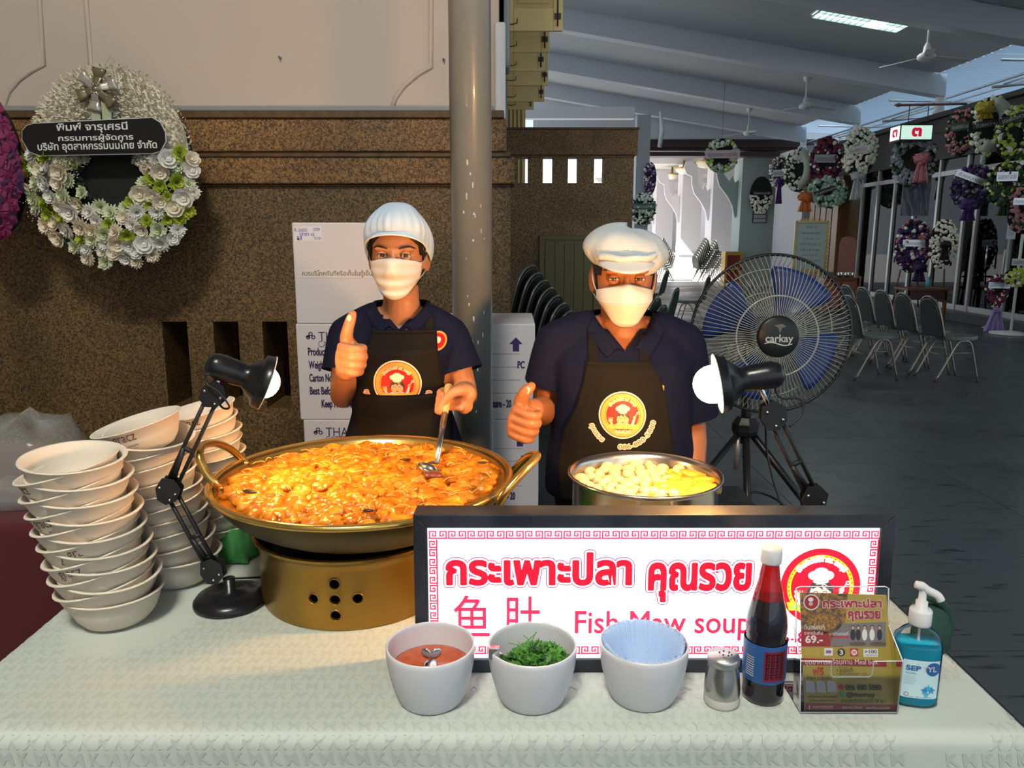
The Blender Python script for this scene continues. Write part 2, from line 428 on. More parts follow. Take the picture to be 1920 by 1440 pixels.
# ------------------------------------------------------------------ hall roof sloping down to the right
XR = 8.4
def zc(x): return 4.18+.163*(XR-x)
bays = [-2.7, 1.0, 4.7, 8.4, 12.1, 15.8, 19.5, 23.0]
roof = MB()
def sl_box(mb, x0, x1, y0, y1, h0, h1, mi=0):
    V = [(x0,y0,zc(x0)+h0),(x1,y0,zc(x1)+h0),(x1,y1,zc(x1)+h0),(x0,y1,zc(x0)+h0),(x0,y0,zc(x0)+h1),(x1,y0,zc(x1)+h1),(x1,y1,zc(x1)+h1),(x0,y1,zc(x0)+h1)]
    return mb.add(V, [(0,3,2,1),(4,5,6,7),(0,1,5,4),(1,2,6,5),(2,3,7,6),(3,0,4,7)], mi, False)
cl = struct('ceiling', sl_box(MB(), -7.3, 8.15, -4.5, 24.0, .42, .5), CEIL)
for k, y in enumerate(bays):
    obj('ceiling_beam', sl_box(MB(), -.1 if y > 3 else -7, XR, y-.14, y+.14, 0, .42), CEILB, cl, bevel=.01)
    # shallow sloping soffit boards between beams
    if k < len(bays)-1:
        y2 = bays[k+1]; obj('soffit_panel', sl_box(MB(), -.1 if y > 3 else -7, 8.2, y+.2, y2-.2, .39, .42), CEIL, cl)
# ceiling outlet slot
p0 = atY(1035, 72, 9.6)
vt = thing('ceiling_slot_vent', 'narrow dark slot vent in the grey ceiling near the yellow shutters', 'vent', (.62, 8.8, zc(.9)+.38), (0, radians(9.6), 0))
obj('vent_frame', MB().box(-.02, -.1, -.02, .62, -.085, 0).box(-.02, .085, -.02, .62, .1, 0).box(-.02, -.1, -.02, 0, .1, 0).box(.6, -.1, -.02, .62, .1, 0), WHITE, vt)
obj('vent_opening', MB().box(0, -.085, -.008, .6, .085, 0), mat('black_void', (.01,.01,.01), .9), vt)
# translucent corrugated sheet beyond the ceiling edge
CORR = mat('corrugated_translucent', (.25,.42,.62), .35, trans=.35)
def corr(u, v):
    y = 8+16.5*u; return (8.2+4.2*v, y, 4.62-.12*v-(.75*max(0,v-.8)/.2)+.03*sin(y*26))
struct('roof_sheet', MB().grid(corr, 500, 10), CORR)
TRUSS = mat('galvanised_steel', (.42,.43,.44), .4, .7)
pst = []
for k, y in enumerate((12.1, 15.8, 19.5, 23.0)):
    t = struct('trim_%d' % (k+1), MB().tube([(XR-.02, y, 3.8), (XR-.02, y, 4.3)], .085, 16), WHITE)
    obj('collar', MB().lathe([(.1, 0), (.115, .01), (.115, .05), (.1, .06)], 16), WHITE, t, loc=(XR-.02, y, 3.88))
tr = MB()
for y in range(10, 25, 4):
    tr.tube([(8.3, y, 4.05), (12.2, y, 4.42)], .025, 6).tube([(8.4, y, 4.5), (12.2, y, 4.42)], .025, 6).tube([(8.5, y, 4.1), (9.6, y+.6, 4.45)], .02, 6)
tr.tube([(8.75, 8, 4.25), (8.75, 24.5, 4.25)], .025, 6).tube([(9.8, 8, 4.45), (9.8, 24.5, 4.45)], .025, 6)
o = struct('trim_5', tr, TRUSS); 

# dark fascia the wreaths hang from, and the glazed shop front under it
DARK = mat('dark_brown_beam', (.022,.017,.016), .5)
MAROON = mat('maroon_fascia', (.06,.03,.03), .45)
XG = 8.5
fas = struct('trim_6', MB().box(XG-.1, 7, 3.0, XG+.15, 24, 3.84), DARK)
obj('top_rail', MB().box(XG-.25, 7, 3.78, XG+.2, 24, 3.87), DARK, fas)
# far end fascia across the hall
xa = atY(1212, 270, 24).x
zf0, zf1 = atY(1300, 294, 24).z, atY(1300, 262, 24).z
f2 = struct('trim_7', MB().box(xa, 23.9, zf0+.18, 9.5, 24.4, zf1), MAROON)
obj('fascia_step', MB().box(xa+.02, 23.8, zf0, 9.5, 24.3, zf0+.12).box(xa-.05, 23.75, zf0+.25, 9.5, 24.0, zf0+.34), MAROON, f2)
struct('wall_far', MB().box(xa-3.4, 24.0, zf1, 10, 24.3, 6.2), WHITE)
# grey post where the middle wall ends
gp = struct('trim_8', MB().box(atY(1190,400,19).x, 19, 0, atY(1215,400,19).x, 19.35, atY(1200,215,19).z), mat('pale_grey_paint', (.36,.39,.42), .5))
obj('carved_bracket', MB().tube([(3.5,18.97,3.6),(3.55,18.93,4.0),(3.48,18.9,4.4)], [.05,.06,.03], 8), WHITE, gp)
fw = struct('trim_9', MB().box(atY(985,220,21).x, 21, atY(985,222,21).z, atY(1190,220,21).x, 21.3, atY(985,200,21).z), WHITE)
wy = struct('wall_yellow', MB().box(XB, 12, 0, atY(985,220,12).x, 12.3, 6), mat('yellow_plaster', (.6,.48,.22), .6))
for i in range(4):
    obj('pilaster', MB().box(XB+.03+.06*i, 11.96, 0, XB+.06+.06*i, 12, 6), YEL, wy)

# ------------------------------------------------------------------ sunlit colonnade beyond the hall
COLW = mat('column_white', (.62,.60,.62), .6)
COLG = mat('column_green_grey', (.36,.44,.40), .6)
def column(idx, x0, x1, y, d, z1, m, base=True, brk=True):
    c = struct('trim_%d' % idx, MB().box(x0, y, 0, x1, y+d, z1), m)
    if base:
        obj('plinth', MB().box(x0-.06, y-.06, 0, x1+.06, y+d+.06, .75).box(x0-.1, y-.1, .75, x1+.1, y+d+.1, .83), m, c, bevel=.01)
    if brk:
        # carved S-shaped bracket on the left face
        pts = [(0,1.9),(-.06,1.75),(-.16,2.2),(-.35,2.55),(-.62,2.9),(-.72,3.25),(-.74,3.6),(-.95,3.7),(-1.06,3.95),(-.98,4.2),(-.7,4.22),(-.56,4.05),(-.52,3.7),(-.48,3.3),(-.3,3.05),(-.2,3.25),(-.1,3.0),(0,3.1)]
        q = MB().prism([(a*.95, b2*.88) for a, b2 in pts], .12, mtx=Matrix.Translation((x0, y+d/2+.06, .55)) @ Matrix.Rotation(pi/2, 4, 'X'))
        obj('carved_bracket', q, m, c, bevel=.012, fixn=True)
    return c
column(10, atY(1388,400,24.6).x, atY(1452,400,24.6).x, 24.6, .9, 4.4, COLG, False)
column(11, atY(1335,400,29).x, atY(1384,400,29).x, 29, .95, 4.8, COLW)
column(12, atY(1278,400,33.5).x, atY(1315,400,33.5).x, 33.5, .95, 5.0, COLW)
column(13, atY(1230,400,39).x, atY(1262,400,39).x, 39, .95, 5.2, COLW)
column(14, atY(1215,400,46).x, atY(1240,400,46).x, 46, .95, 5.4, COLW)
cc = struct('ceiling_outer', MB().box(4.6, 24.5, 4.75, 14, 60, 4.95), mat('cream_ceiling', (.66,.62,.56), .6))
for y in (28, 33, 38.5, 44):
    obj('cross_beam', MB().box(4.6, y, 4.5, 14, y+.35, 4.75), COLW, cc)
for i, (px, py) in enumerate(((1360,300),(1240-3,325),(1202+20,333))):
    pass
BOWLG = mat('lamp_glass_cream', (.8,.75,.6), .3)
for i, (px, py, Y, n_) in enumerate(((1320,312,29.5,'nearest to the dark fascia'), (1282,324,33,'middle one of the three'), (1260,334,37,'smallest and farthest'))):
    p = atY(px, py, Y)
    t = thing('ceiling_bowl_lamp', 'round cream ceiling bowl lamp in the sunlit colonnade, %s' % n_, 'ceiling lamp', (p.x, p.y, 4.75 if 0 else p.z+.15), group='bowl lamps over the colonnade')
    obj('bowl_shade', MB().lathe([(.02,-.22),(.2,-.18),(.32,-.08),(.36,0)], 24), BOWLG, t)
    obj('brass_rim', MB().lathe([(.36,-.02),(.42,0),(.42,.04),(.2,.06),(.05,.1),(.05,.35),(0,.35)], 24), mat('brass_dull', (.5,.36,.16), .4, .8), t)
# pale facades closing the view behind the colonnade
FAC = mat('facade_pale', (.62,.64,.68), .7)
fb = struct('wall_outer', MB().box(12.5, 24.6, 0, 13, 60, 6).box(-6, 58, 0, 14, 58.4, 8), FAC)
GLASSD = mat('window_dark', (.05,.06,.08), .15)
for i, y in enumerate((27, 31, 36, 41, 47)):
    f = struct('window_%d' % (i+1), MB().box(12.42, y, .2, 12.5, y+2.6, 3.6), GLASSD)
    obj('window_frame', MB().box(12.36, y-.08, .15, 12.46, y, 3.7).box(12.36, y+2.6, .15, 12.46, y+2.68, 3.7).box(12.36, y, 3.6, 12.46, y+2.6, 3.7).box(12.36, y+1.26, .2, 12.46, y+1.34, 3.6), WHITE, f)

# unseen walls added behind and left of the camera to cut ambient light
struct('wall_rear_light_shield', MB().box(-7, -4.4, 0, -.5, -4.2, 7.8), PLASTER)
struct('wall_end_light_shield', MB().box(-7.2, -4.4, 0, -7, 4.3, 7.8), PLASTER)
# ================================================================== THE TABLE AND WHAT STANDS ON IT
TZ = .75
TY0, TY1, TX0, TX1 = 1.065, 1.84, -.925, .80
CLOTH = mat('damask_cloth', (.50,.56,.51), .7, sheen=.2, nz=(3, (.55,.59,.53), .3), bump=(7, .35, .012))
WEAVE = mat('woven_letter_pattern', (.47,.525,.475), .5)
STEEL = mat('brushed_steel', (.62,.61,.58), .22, 1.0)
CHROME = mat('chrome', (.75,.75,.76), .12, 1.0)
BLACKP = mat('black_lacquer', (.008,.009,.011), .28)
BLACKM = mat('matt_black', (.012,.012,.014), .5)
hx = (TX1-TX0)/2; hy = (TY1-TY0)/2; cx = (TX0+TX1)/2; cy = (TY0+TY1)/2
def cloth_pt(x, y, lift=0.0, rr=.022):
    """x,y on the unfolded cloth, relative to its centre"""
    ix, iy = hx-.012, hy-.012
    ex = max(0, abs(x)-ix)*(1 if x > 0 else -1); ey = max(0, abs(y)-iy)*(1 if y > 0 else -1)
    d = hypot(ex, ey); bx = max(-ix, min(ix, x)); by = max(-iy, min(iy, y))
    n = (noise.noise(Vector((x*2.2, y*2.2, 0)))*.0015)
    if d < 1e-6: return (cx+bx, cy+by, TZ+n+lift)
    ux, uy = ex/d, ey/d; a = min(d/rr, pi/2)
    out = rr*sin(a); dn = rr*(1-cos(a))+max(0, d-rr*pi/2)
    al = x if abs(ey) > abs(ex) else y
    fold = (.010*sin(al*9+1)+.007*sin(al*23+2)+.010*noise.noise(Vector((al*3, dn*1.5, 3))))*min(1, dn/.35)
    if ex and ey: fold += .03*min(1, dn/.4)*sin(atan2(abs(ey), abs(ex))*2)
    out += fold+lift*sin(a)
    return (cx+bx+ux*out, cy+by+uy*out, TZ-dn+n+lift*cos(a))
drop = .68
tb = thing('serving_table', 'long serving table hidden under the pale damask cloth', 'table', (cx, cy, 0))
TOPM = mat('table_top_grey', (.3,.3,.3), .6)
obj('tabletop', MB().box(-hx+.015, -hy+.015, TZ-.035, hx-.015, hy-.015, TZ-.004), TOPM, tb)
for sx in (-1, 1):
    for sy in (-1, 1):
        obj('leg', MB().tube([(sx*(hx-.1), sy*(hy-.09), 0), (sx*(hx-.1), sy*(hy-.09), TZ-.035)], .015, 10), TRUSS, tb)
mb = MB()
def cf(u, v): return cloth_pt(-(hx+drop)+2*(hx+drop)*u, -(hy+drop)+2*(hy+drop)*v)
def nonlin(n_, h):   # denser sampling near the fold
    s = []
    for i in range(n_+1): s.append(-(h+drop)+2*(h+drop)*i/n_)
    for e in (-h+.012, h-.012):
        sg = 1 if e > 0 else -1
        s += [e+sg*rr for rr in (-.004, 0, .006, .012, .018, .024, .030, .036)]
    return sorted(set(round(q, 5) for q in s))
xs, ys = nonlin(90, hx), nonlin(60, hy)
V = [cloth_pt(x, y) for y in ys for x in xs]; nx = len(xs)
F = [(j*nx+i, j*nx+i+1, (j+1)*nx+i+1, (j+1)*nx+i) for j in range(len(ys)-1) for i in range(nx-1)]
cl_o = obj('tablecloth', MB().add(V, F), CLOTH)
tag(cl_o, 'pale green-white damask tablecloth with woven letters, draped over the serving table', 'tablecloth')
# woven letters of the damask
GL = {'M': text_mesh('M', .030, .0007), 'K': text_mesh('K', .030, .0007)}
pm = MB(); rp = random.Random(3); yv = -hy-.42; row = 0
while yv < hy-.05:
    xv = -hx-.02+(row % 2)*.013; i = 0
    while xv < hx+.10:
        if noise.noise(Vector((xv*2.1, yv*2.6, 5))) > -.28:
            V, F = GL['MK'[(i+row) % 2]]; sk = .25 if row % 2 else -.2
            q = [cloth_pt(xv+v[0]+v[1]*sk, yv+v[1], .0008) for v in V]
            pm.add(q, F, 0, False)
        xv += .0275; i += 1
    yv += .027; row += 1
obj('woven_pattern', pm, WEAVE, cl_o, kind='stuff')

# ---- white serving bowls
CHINA = mat('white_melamine', (.66,.67,.70), .3, coat=.3)
def bowl_prof(R, H, rb, t=.004):
    out = [(0, .004), (rb-.006, .004), (rb-.002, 0), (rb, .002)]
    for i in range(1, 15):
        s = i/14; out.append((rb+(R-rb)*(sin(s*pi/2)**.85), .002+(H-.002)*s))
    ins = [(r-t, z+(.003 if i < 4 else 0)) for i, (r, z) in enumerate(out[4:])]
    return out+[(R-.001, H+.0015), (R-t+.001, H+.0015)]+ins[::-1][:-1]+[(rb-.004, .010), (0, .008)]
bowls = []
for px, py, lab in ((803, 1343, 'white bowl of red sauce, closest to the brass burner'), (999, 1343, 'white bowl of chopped coriander in front of the lit sign'), (1214, 1338, 'white bowl lined with fanned pale blue napkins')):
    p = atZ(px, py, TZ+.001)
    t = obj('serving_bowl', MB().lathe(bowl_prof(.073, .096, .052), 56), CHINA, loc=(p.x, p.y+.052, TZ+.001))
    tag(t, lab, 'bowl', 'white bowls along the table front'); bowls.append(t)
B0 = [b.location for b in bowls]
SAUCE = mat('red_sauce', (.42,.06,.012), .12, nz=(60, (.55,.10,.02), .2))
s1 = obj('red_sauce', MB().lathe([(0,.003),(.058,.003),(.066,.0),(.066,-.012),(0,-.02)], 40), SAUCE, loc=B0[0]+Vector((0,0,.058)))
tag(s1, 'orange-red chilli sauce filling the bowl beside the burner', 'sauce')
sp = MB().tube([(.0,-.014,.018), (.012,-.034,.040), (.006,-.048,.047)], [.003,.004,.004], 8)
sp.ball((.0,-.004,.006), (.012,.016,.004))
for s_ in (-1, 1): sp.ball((0,0,0), (.0095,.0026,.0105), 12, 8, mtx=Matrix.Translation((s_*.0072+.006,-.047,.050)) @ Matrix.Rotation(s_*.45, 4, 'Y') @ Matrix.Rotation(s_*.4, 4, 'Z'))
o = obj('sauce_spoon', sp, CHROME, loc=B0[0]+Vector((0,0,.056))); tag(o, 'small steel spoon with a heart-shaped end in the red sauce', 'spoon')
# coriander
LEAFM = [mat('leaf_green_a', (.05,.20,.02), .5), mat('leaf_green_b', (.10,.32,.04), .5), mat('leaf_green_c', (.02,.09,.012), .5)]
lf = MB(); rl = random.Random(5)
for i in range(420):
    a = rl.random()*2*pi; r = .058*sqrt(rl.random()); h = .052+.040*max(0, 1-(hypot(r*cos(a)-.006, r*sin(a)+.0)/.058)**2)*(.65+.35*rl.random())
    s = rl.uniform(.006, .012); m = Matrix.Translation((r*cos(a)+.004, r*sin(a), h)) @ Matrix.Rotation(rl.random()*6.28, 4, 'Z') @ Matrix.Rotation(rl.uniform(-.9,.9), 4, 'X') @ Matrix.Rotation(rl.uniform(-.9,.9), 4, 'Y')
    pts = [(0,-1),(.25,-.2),(.8,-.45),(.6,0),(1.1,.3),(.5,.35),(.6,.95),(.15,.55),(0,1.2),(-.15,.55),(-.6,.95),(-.5,.35),(-1.1,.3),(-.6,0),(-.8,-.45),(-.25,-.2)]
    V = [(x*s, y*s, .25*s*(x*x-.4*abs(y))) for x, y in pts]+[(0,.1*s,.1*s)]
    lf.add(V, [(k, (k+1) % 16, 16) for k in range(16)], rl.choice((0,0,1,1,2)), True, m)
for i in range(26):
    a = rl.random()*6.28; r = .05*rl.random(); p = Vector((r*cos(a), r*sin(a), .07)); q = p+Vector((rl.uniform(-.025,.025), rl.uniform(-.02,.02), rl.uniform(-.005,.035)))
    lf.tube([p, (p+q)/2+Vector((.003,0,.002)), q], .0008, 5, 1)
o = obj('chopped_coriander', lf, LEAFM, loc=B0[1]); tag(o, 'heap of chopped green coriander leaves in the middle bowl', 'herbs', kind='stuff')
tg = MB()
for s_ in (-1, 1):
    tg.tube([(-.062+s_*.004,-.028,.098),(-.058+s_*.006,-.02,.088),(-.04+s_*.008,-.008,.066)], .0038, 8)
tg.box(-.070,-.034,.088,-.055,-.028,.106); tg.box(-.068,-.030,.089,-.053,-.024,.107)
o = obj('herb_tongs', tg, CHROME, loc=B0[1]); tag(o, 'short steel tongs stuck in the coriander bowl', 'tongs')
# napkins
NAP = mat('pale_blue_paper', (.42,.58,.82), .6)
nm = MB(); rn = random.Random(8)
N = 74
for k in range(N):
    a = 2*pi*k/N; da = .075+rn.uniform(-.02,.02); top = .0985+rn.uniform(-.002,.0035); ro = .0675
    P = []
    for j, (r, z) in enumerate(((.018,.020),(.040,.050),(.055,.075),(ro-.004,top-.004),(ro-.0005,top),(ro-.001,top-.008))):
        aa = a+da*(1-r/ro)*1.4
        P.append((r*cos(aa), r*sin(aa), z, aa))
    V = []
    for x, y, z, aa in P: V += [(x-.0012*sin(aa), y+.0012*cos(aa), z), (x+.0016*sin(aa)*1.2, y-.0016*cos(aa)*1.2, z+.0012)]
    nm.add(V, [(2*j, 2*j+1, 2*j+3, 2*j+2) for j in range(5)], 0, True)
def nf(u, v):
    r, z = [(.001,.018),(.018,.021),(.034,.040),(.047,.060),(.057,.080),(.0635,.0955),(.068,.099),(.0685,.092)][round(v*7)]
    a = 2*pi*u; q = r+(-.0045 if round(v*7) < 6 else -.0015)*v*abs(sin(38*a+v*2))+.002*v*sin(5*a); return (q*cos(a), q*sin(a), z+.0015*sin(38*a)*v)
nm.grid(nf, 304, 7)
o = obj('paper_napkins', nm, NAP, loc=B0[2]); tag(o, 'pale blue paper napkins fanned round the inside of the rightmost bowl', 'napkins', kind='stuff')

# ---- brass burner and wok
def brass(name, c1, c2, rough=.3, sc=6):
    m = mat(name, c1, rough, .9, nz=(sc, c2, .22), bump=(9, .12, .004)); return m
BRASS = brass('old_brass', (.42,.25,.05), (.26,.15,.035), .34)
BRASSD = brass('sooty_brass', (.12,.09,.035), (.06,.045,.02), .5, 7)
BRASSL = brass('polished_brass', (.72,.48,.14), (.55,.34,.08), .22)
bp = atZ(628, 1185, TZ); BR_ = .197; BC = Vector((bp.x+.003, bp.y+BR_, TZ+.001))
mbb = MB().lathe([(BR_*.93,.004),(BR_*.985,.0),(BR_,.012),(BR_*1.0,.12),(BR_*1.03,.135),(BR_*1.065,.142),(BR_*1.07,.148),(BR_*1.045,.150),(BR_*1.0,.142),(BR_*.97,.125),(BR_*.965,.012),(BR_*.93,.004)], 72)
cut = MB(); HOLES = []
for hx_, hz in ((0,.098),(-.043,.066),(0,.066),(.043,.066),(0,.033)):
    a = -pi/2+hx_/BR_; HOLES.append((a, hz))
    m = Matrix.Rotation(a, 4, 'Z') @ Matrix.Translation((BR_-.03, 0, hz)) @ Matrix.Rotation(pi/2, 4, 'Y')
    cut.prism(circ(0, 0, .0095, 20), .06, mtx=m)
def boolean(mba, mbb_, name, mats):
    a = bpy.data.objects.new('a', mba.mesh('a', mats)); b = bpy.data.objects.new('b', mbb_.mesh('b', mats)); COL.objects.link(a); COL.objects.link(b)
    for o_ in (a, b):
        bm = bmesh.new(); bm.from_mesh(o_.data); bmesh.ops.remove_doubles(bm, verts=bm.verts, dist=1e-5); bmesh.ops.recalc_face_normals(bm, faces=bm.faces); bm.to_mesh(o_.data); bm.free()
    md = a.modifiers.new('b', 'BOOLEAN'); md.object = b; md.operation = 'DIFFERENCE'; md.solver = 'EXACT'
    dg = bpy.context.evaluated_depsgraph_get(); dg.update(); me = bpy.data.meshes.new_from_object(a.evaluated_get(dg)); me.name = name
    me.polygons.foreach_set('use_smooth', [True]*len(me.polygons)); me.set_sharp_from_angle(angle=radians(35)); bpy.data.objects.remove(a); bpy.data.objects.remove(b); return me
bt = thing('brass_burner', 'round brass burner drum with five holes standing on the tablecloth', 'burner', BC)
obj('drum', boolean(mbb, cut, 'drum', [BRASS]), BRASS, bt)
for a, hz in HOLES:
    m = Matrix.Rotation(a, 4, 'Z') @ Matrix.Translation((BR_+.0005, 0, hz)) @ Matrix.Rotation(pi/2, 4, 'Y')
    obj('hole_rim', MB().lathe([(.0095,-.002),(.0100,.001),(.0115,.0015),(.0125,.0)], 20, mtx=m), BRASS, bt)
obj('gas_ring', MB().lathe([(.05,.04),(.07,.04),(.07,.07),(.05,.07),(.05,.04)], 24).lathe([(.185,.005),(.02,.02),(0,.02)], 24), BLACKM, bt)
for k in range(4):
    a = pi/4+k*pi/2; obj('pan_support', MB().box(.10,-.006,.12,.19,.006,.150, mtx=Matrix.Rotation(a, 4, 'Z')), BLACKM, bt)

WR = .312; WZ = .998; wy = 1.585; wx = atY(683, 900, wy).x
wok = thing('brass_wok', 'wide shallow brass wok full of orange fish maw soup on the burner', 'wok', (wx, wy, WZ))
def wprof():
    o_ = []
    for i in range(15):
        s = i/14; o_.append((WR*.985*sin(s*pi/2*1.0)**.9 if s > 0 else 0, -.122*cos(s*pi/2)**1.25-.004))
    rim = [(WR-.002,-.002),(WR+.004,-.003),(WR+.006,.001),(WR+.003,.005),(WR-.004,.005),(WR-.008,.001)]
    inn = [(max(0, r-.006), z+.005) for r, z in o_[::-1]][1:]
    return o_+rim+inn
obj('pan', MB().lathe(wprof(), 96), BRASSD, wok)
obj('rim', MB().lathe([(WR-.007,.003),(WR-.001,.008),(WR+.006,.006),(WR+.0085,.001),(WR+.006,-.004),(WR+.002,-.005)], 96), BRASSL, wok)
obj('inner_wall', MB().lathe([(WR-.034,-.036),(WR-.020,-.018),(WR-.009,-.001),(WR-.006,.003)], 96), BRASSL, wok)
def smooth_path(P, k=6):
    P = [Vector(p) for p in P]; out = []
    for i in range(len(P)-1):
        p0, p1, p2, p3 = P[max(0,i-1)], P[i], P[i+1], P[min(len(P)-1,i+2)]
        for j in range(k):
            t = j/k; out.append(.5*((2*p1)+(p2-p0)*t+(2*p0-5*p1+4*p2-p3)*t*t+(3*p1-p0-3*p2+p3)*t**3))
    out.append(P[-1]); return out
hl = [atY(412,915,1.50), atY(402,905,1.49), atY(385,884,1.49), atY(374,855,1.50), atY(380,836,1.54), atY(402,831,1.60), atY(430,841,1.66), atY(455,862,1.69), atY(462,872,1.68)]
obj('handle', MB().tube(smooth_path(hl), .0085, 12), BRASSL, wok, world=True)
hr = [atY(926,965,1.44), atY(934,945,1.43), atY(950,920,1.43), atY(985,880,1.46), atY(1004,860,1.50), atY(1006,853,1.54), atY(990,856,1.60), atY(965,880,1.66), atY(952,895,1.68)]
obj('handle', MB().tube(smooth_path(hr), .0085, 12), BRASSL, wok, world=True)
for (px, py, Y) in ((412,915,1.495), (928,955,1.44)):
    p = atY(px, py, Y); obj('handle_rivet', MB().ball(p, .007), BRASSL, wok, world=True)

def stew_mat():
    m = bpy.data.materials.new('orange_stew'); m.use_nodes = True; nt = m.node_tree; b = nt.nodes['Principled BSDF']; L = nt.links.new
    tc = nt.nodes.new('ShaderNodeTexCoord'); n = nt.nodes.new('ShaderNodeTexNoise'); n.inputs['Scale'].default_value = 26; n.inputs['Detail'].default_value = 6
    r = nt.nodes.new('ShaderNodeValToRGB'); e = r.color_ramp.elements
    e[0].position = .3; e[0].color = (.26,.075,.004,1); e[1].position = .70; e[1].color = (.74,.33,.03,1); k = e.new(.5); k.color = (.60,.19,.008,1)
    u = nt.nodes.new('ShaderNodeBump'); u.inputs['Strength'].default_value = .55; u.inputs['Distance'].default_value = .006
    n2 = nt.nodes.new('ShaderNodeTexNoise'); n2.inputs['Scale'].default_value = 90; n2.inputs['Detail'].default_value = 4
    L(tc.outputs['Object'], n.inputs['Vector']); L(tc.outputs['Object'], n2.inputs['Vector']); L(n.outputs['Fac'], r.inputs['Fac']); L(r.outputs['Color'], b.inputs['Base Color'])
    L(n2.outputs['Fac'], u.inputs['Height']); L(u.outputs['Normal'], b.inputs['Normal'])
    b.inputs['Roughness'].default_value = .22; b.inputs['Subsurface Weight'].default_value = .25; b.inputs['Subsurface Radius'].default_value = (.02,.008,.002); b.inputs['Subsurface Scale'].default_value = .5
    return m
STEW = stew_mat(); BROTH = mat('dark_broth', (.30,.10,.008), .06); SHRED = mat('chicken_shreds', (.72,.40,.10), .4); MUSH = mat('dark_mushroom', (.035,.018,.01), .3)
BLOOD = mat('dark_red_pudding', (.14,.035,.02), .35)
bmz = MB(); SR = WR-.016
base_n = 150
bmz.lathe([(0,-.013)]+[(SR*(i+1)/8,-.013) for i in range(8)], 64, 1)
rs = random.Random(11); cnt = 0; cells = []
while cnt < 900:
    a = rs.random()*2*pi; r = (SR-.020)*sqrt(rs.random()); x, y = r*cos(a), r*sin(a)
    den = .5+.5*noise.noise(Vector((x*9, y*9, 2)))
    if rs.random() > den+.42: continue
    s = rs.uniform(.008, .018); ang = rs.random()*pi
    V0, F0 = [], []
    nu, nv = 10, 7; q = rs.random()*50
    for i in range(nv+1):
        t = pi*i/nv
        for k in range(nu):
            p = 2*pi*k/nu; d = Vector((sin(t)*cos(p), sin(t)*sin(p), cos(t)))
            f = 1+.42*noise.noise(d*1.9+Vector((q,q,q)))
            V0.append((d.x*s*1.35*f, d.y*s*f, d.z*s*.72*f))
    for i in range(nv):
        for k in range(nu):
            k2 = (k+1) % nu; F0.append(((i+1)*nu+k, (i+1)*nu+k2, i*nu+k2, i*nu+k))
    zz = -.010+.004*noise.noise(Vector((x*12, y*12, 7)))+rs.uniform(-.002,.003)
    bmz.add(V0, F0, 0, True, Matrix.Translation((x, y, zz)) @ Matrix.Rotation(ang, 4, 'Z') @ Matrix.Rotation(rs.uniform(-.3,.3), 4, 'X')); cnt += 1
st = obj('fish_maw_soup', bmz, [STEW, BROTH], loc=(wx, wy, WZ)); tag(st, 'thick orange fish maw soup heaped in the brass wok', 'soup', kind='stuff')
sh = MB()
for i in range(110):
    a = rs.random()*2*pi; r = (SR-.02)*sqrt(rs.random()); x, y = r*cos(a), r*sin(a); ang = rs.random()*6.28; l = rs.uniform(.015,.045); c = rs.uniform(-.5,.5)
    P = [(x+l*(t-.5)*cos(ang)-c*l*(t-.5)**2*sin(ang), y+l*(t-.5)*sin(ang)+c*l*(t-.5)**2*cos(ang), .0025+.004*sin(pi*t)+rs.uniform(-.001,.001)) for t in (0,.25,.5,.75,1)]
    sh.tube(P, rs.uniform(.0007,.0014), 5)
obj('chicken_shreds', sh, SHRED, st, kind='stuff')
mu = MB()
for px, py in ((465,921),(470,924),(812,868),(905,868),(690,958),(760,862)):
    p = atZ(px, py, WZ+.003); mu.ball((p.x-wx, p.y-wy, .004), (.013,.004,.003), 8, 6)
obj('mushroom_slivers', mu, MUSH, st, kind='stuff')
p = atZ(812, 891, WZ+.006); bl = MB().ball((0,0,0), (.021,.015,.009), 12, 8)
o = obj('pudding_cube', bl, BLOOD, loc=(p.x, p.y, WZ+.006)); tag(o, 'dark red-brown blood pudding lump floating by the ladle', 'food')

# ladle
la = thing('steel_ladle', 'steel ladle with a pale wooden grip dipped in the orange soup', 'ladle', atY(803, 876, 1.60))
p0 = atY(842, 722, 1.83); p1 = atY(834, 775, 1.77); p2 = atY(819, 868, 1.62)
obj('grip', MB().tube([p0, p0.lerp(p1, .05), p1], [.0075,.0105,.0085], 12), mat('pale_wood_grip', (.55,.33,.12), .5), la, world=True)
obj('shaft', MB().tube([p1, p1.lerp(p2,.5), p2], [.0080,.0068,.0055], 12), mat('ladle_steel', (.45,.52,.55), .25, 1.0), la, world=True)
c = atY(803, 878, 1.60)
obj('scoop', MB().lathe([(0,-.016),(.012,-.014),(.020,-.006),(.024,.003),(.0225,.003),(.019,-.004),(.011,-.011),(0,-.013)], 24, mtx=Matrix.Translation(c) @ Matrix.Rotation(.35, 4, 'Y')), STEEL, la, world=True)

# ---- steel pot with eggs
PR = .169; PY = 1.62; PZ = .992; pxx = atY(1209, 890, PY).x
pt = thing('stock_pot', 'wide stainless steel pot of egg soup behind the lit sign', 'pot', (pxx, PY, TZ))
Hp = PZ-TZ
obj('pot_body', MB().lathe([(0,0),(PR*.9,0),(PR*.93,.006),(PR*.935,Hp-.012),(PR*.975,Hp-.003),(PR,Hp-.003),(PR,Hp+.001),(PR*.97,Hp+.002),(PR*.925,Hp-.012),(PR*.92,.012),(0,.01)], 72), STEEL, pt)
for s_ in (-1, 1):
    obj('handle', MB().tube(smooth_path([(s_*PR*.93,-.05,Hp-.06),(s_*(PR+.03),-.045,Hp-.055),(s_*(PR+.04),0,Hp-.05),(s_*(PR+.03),.045,Hp-.055),(s_*PR*.93,.05,Hp-.06)]), .006, 8), STEEL, pt, rot=(0,0,pi/2))
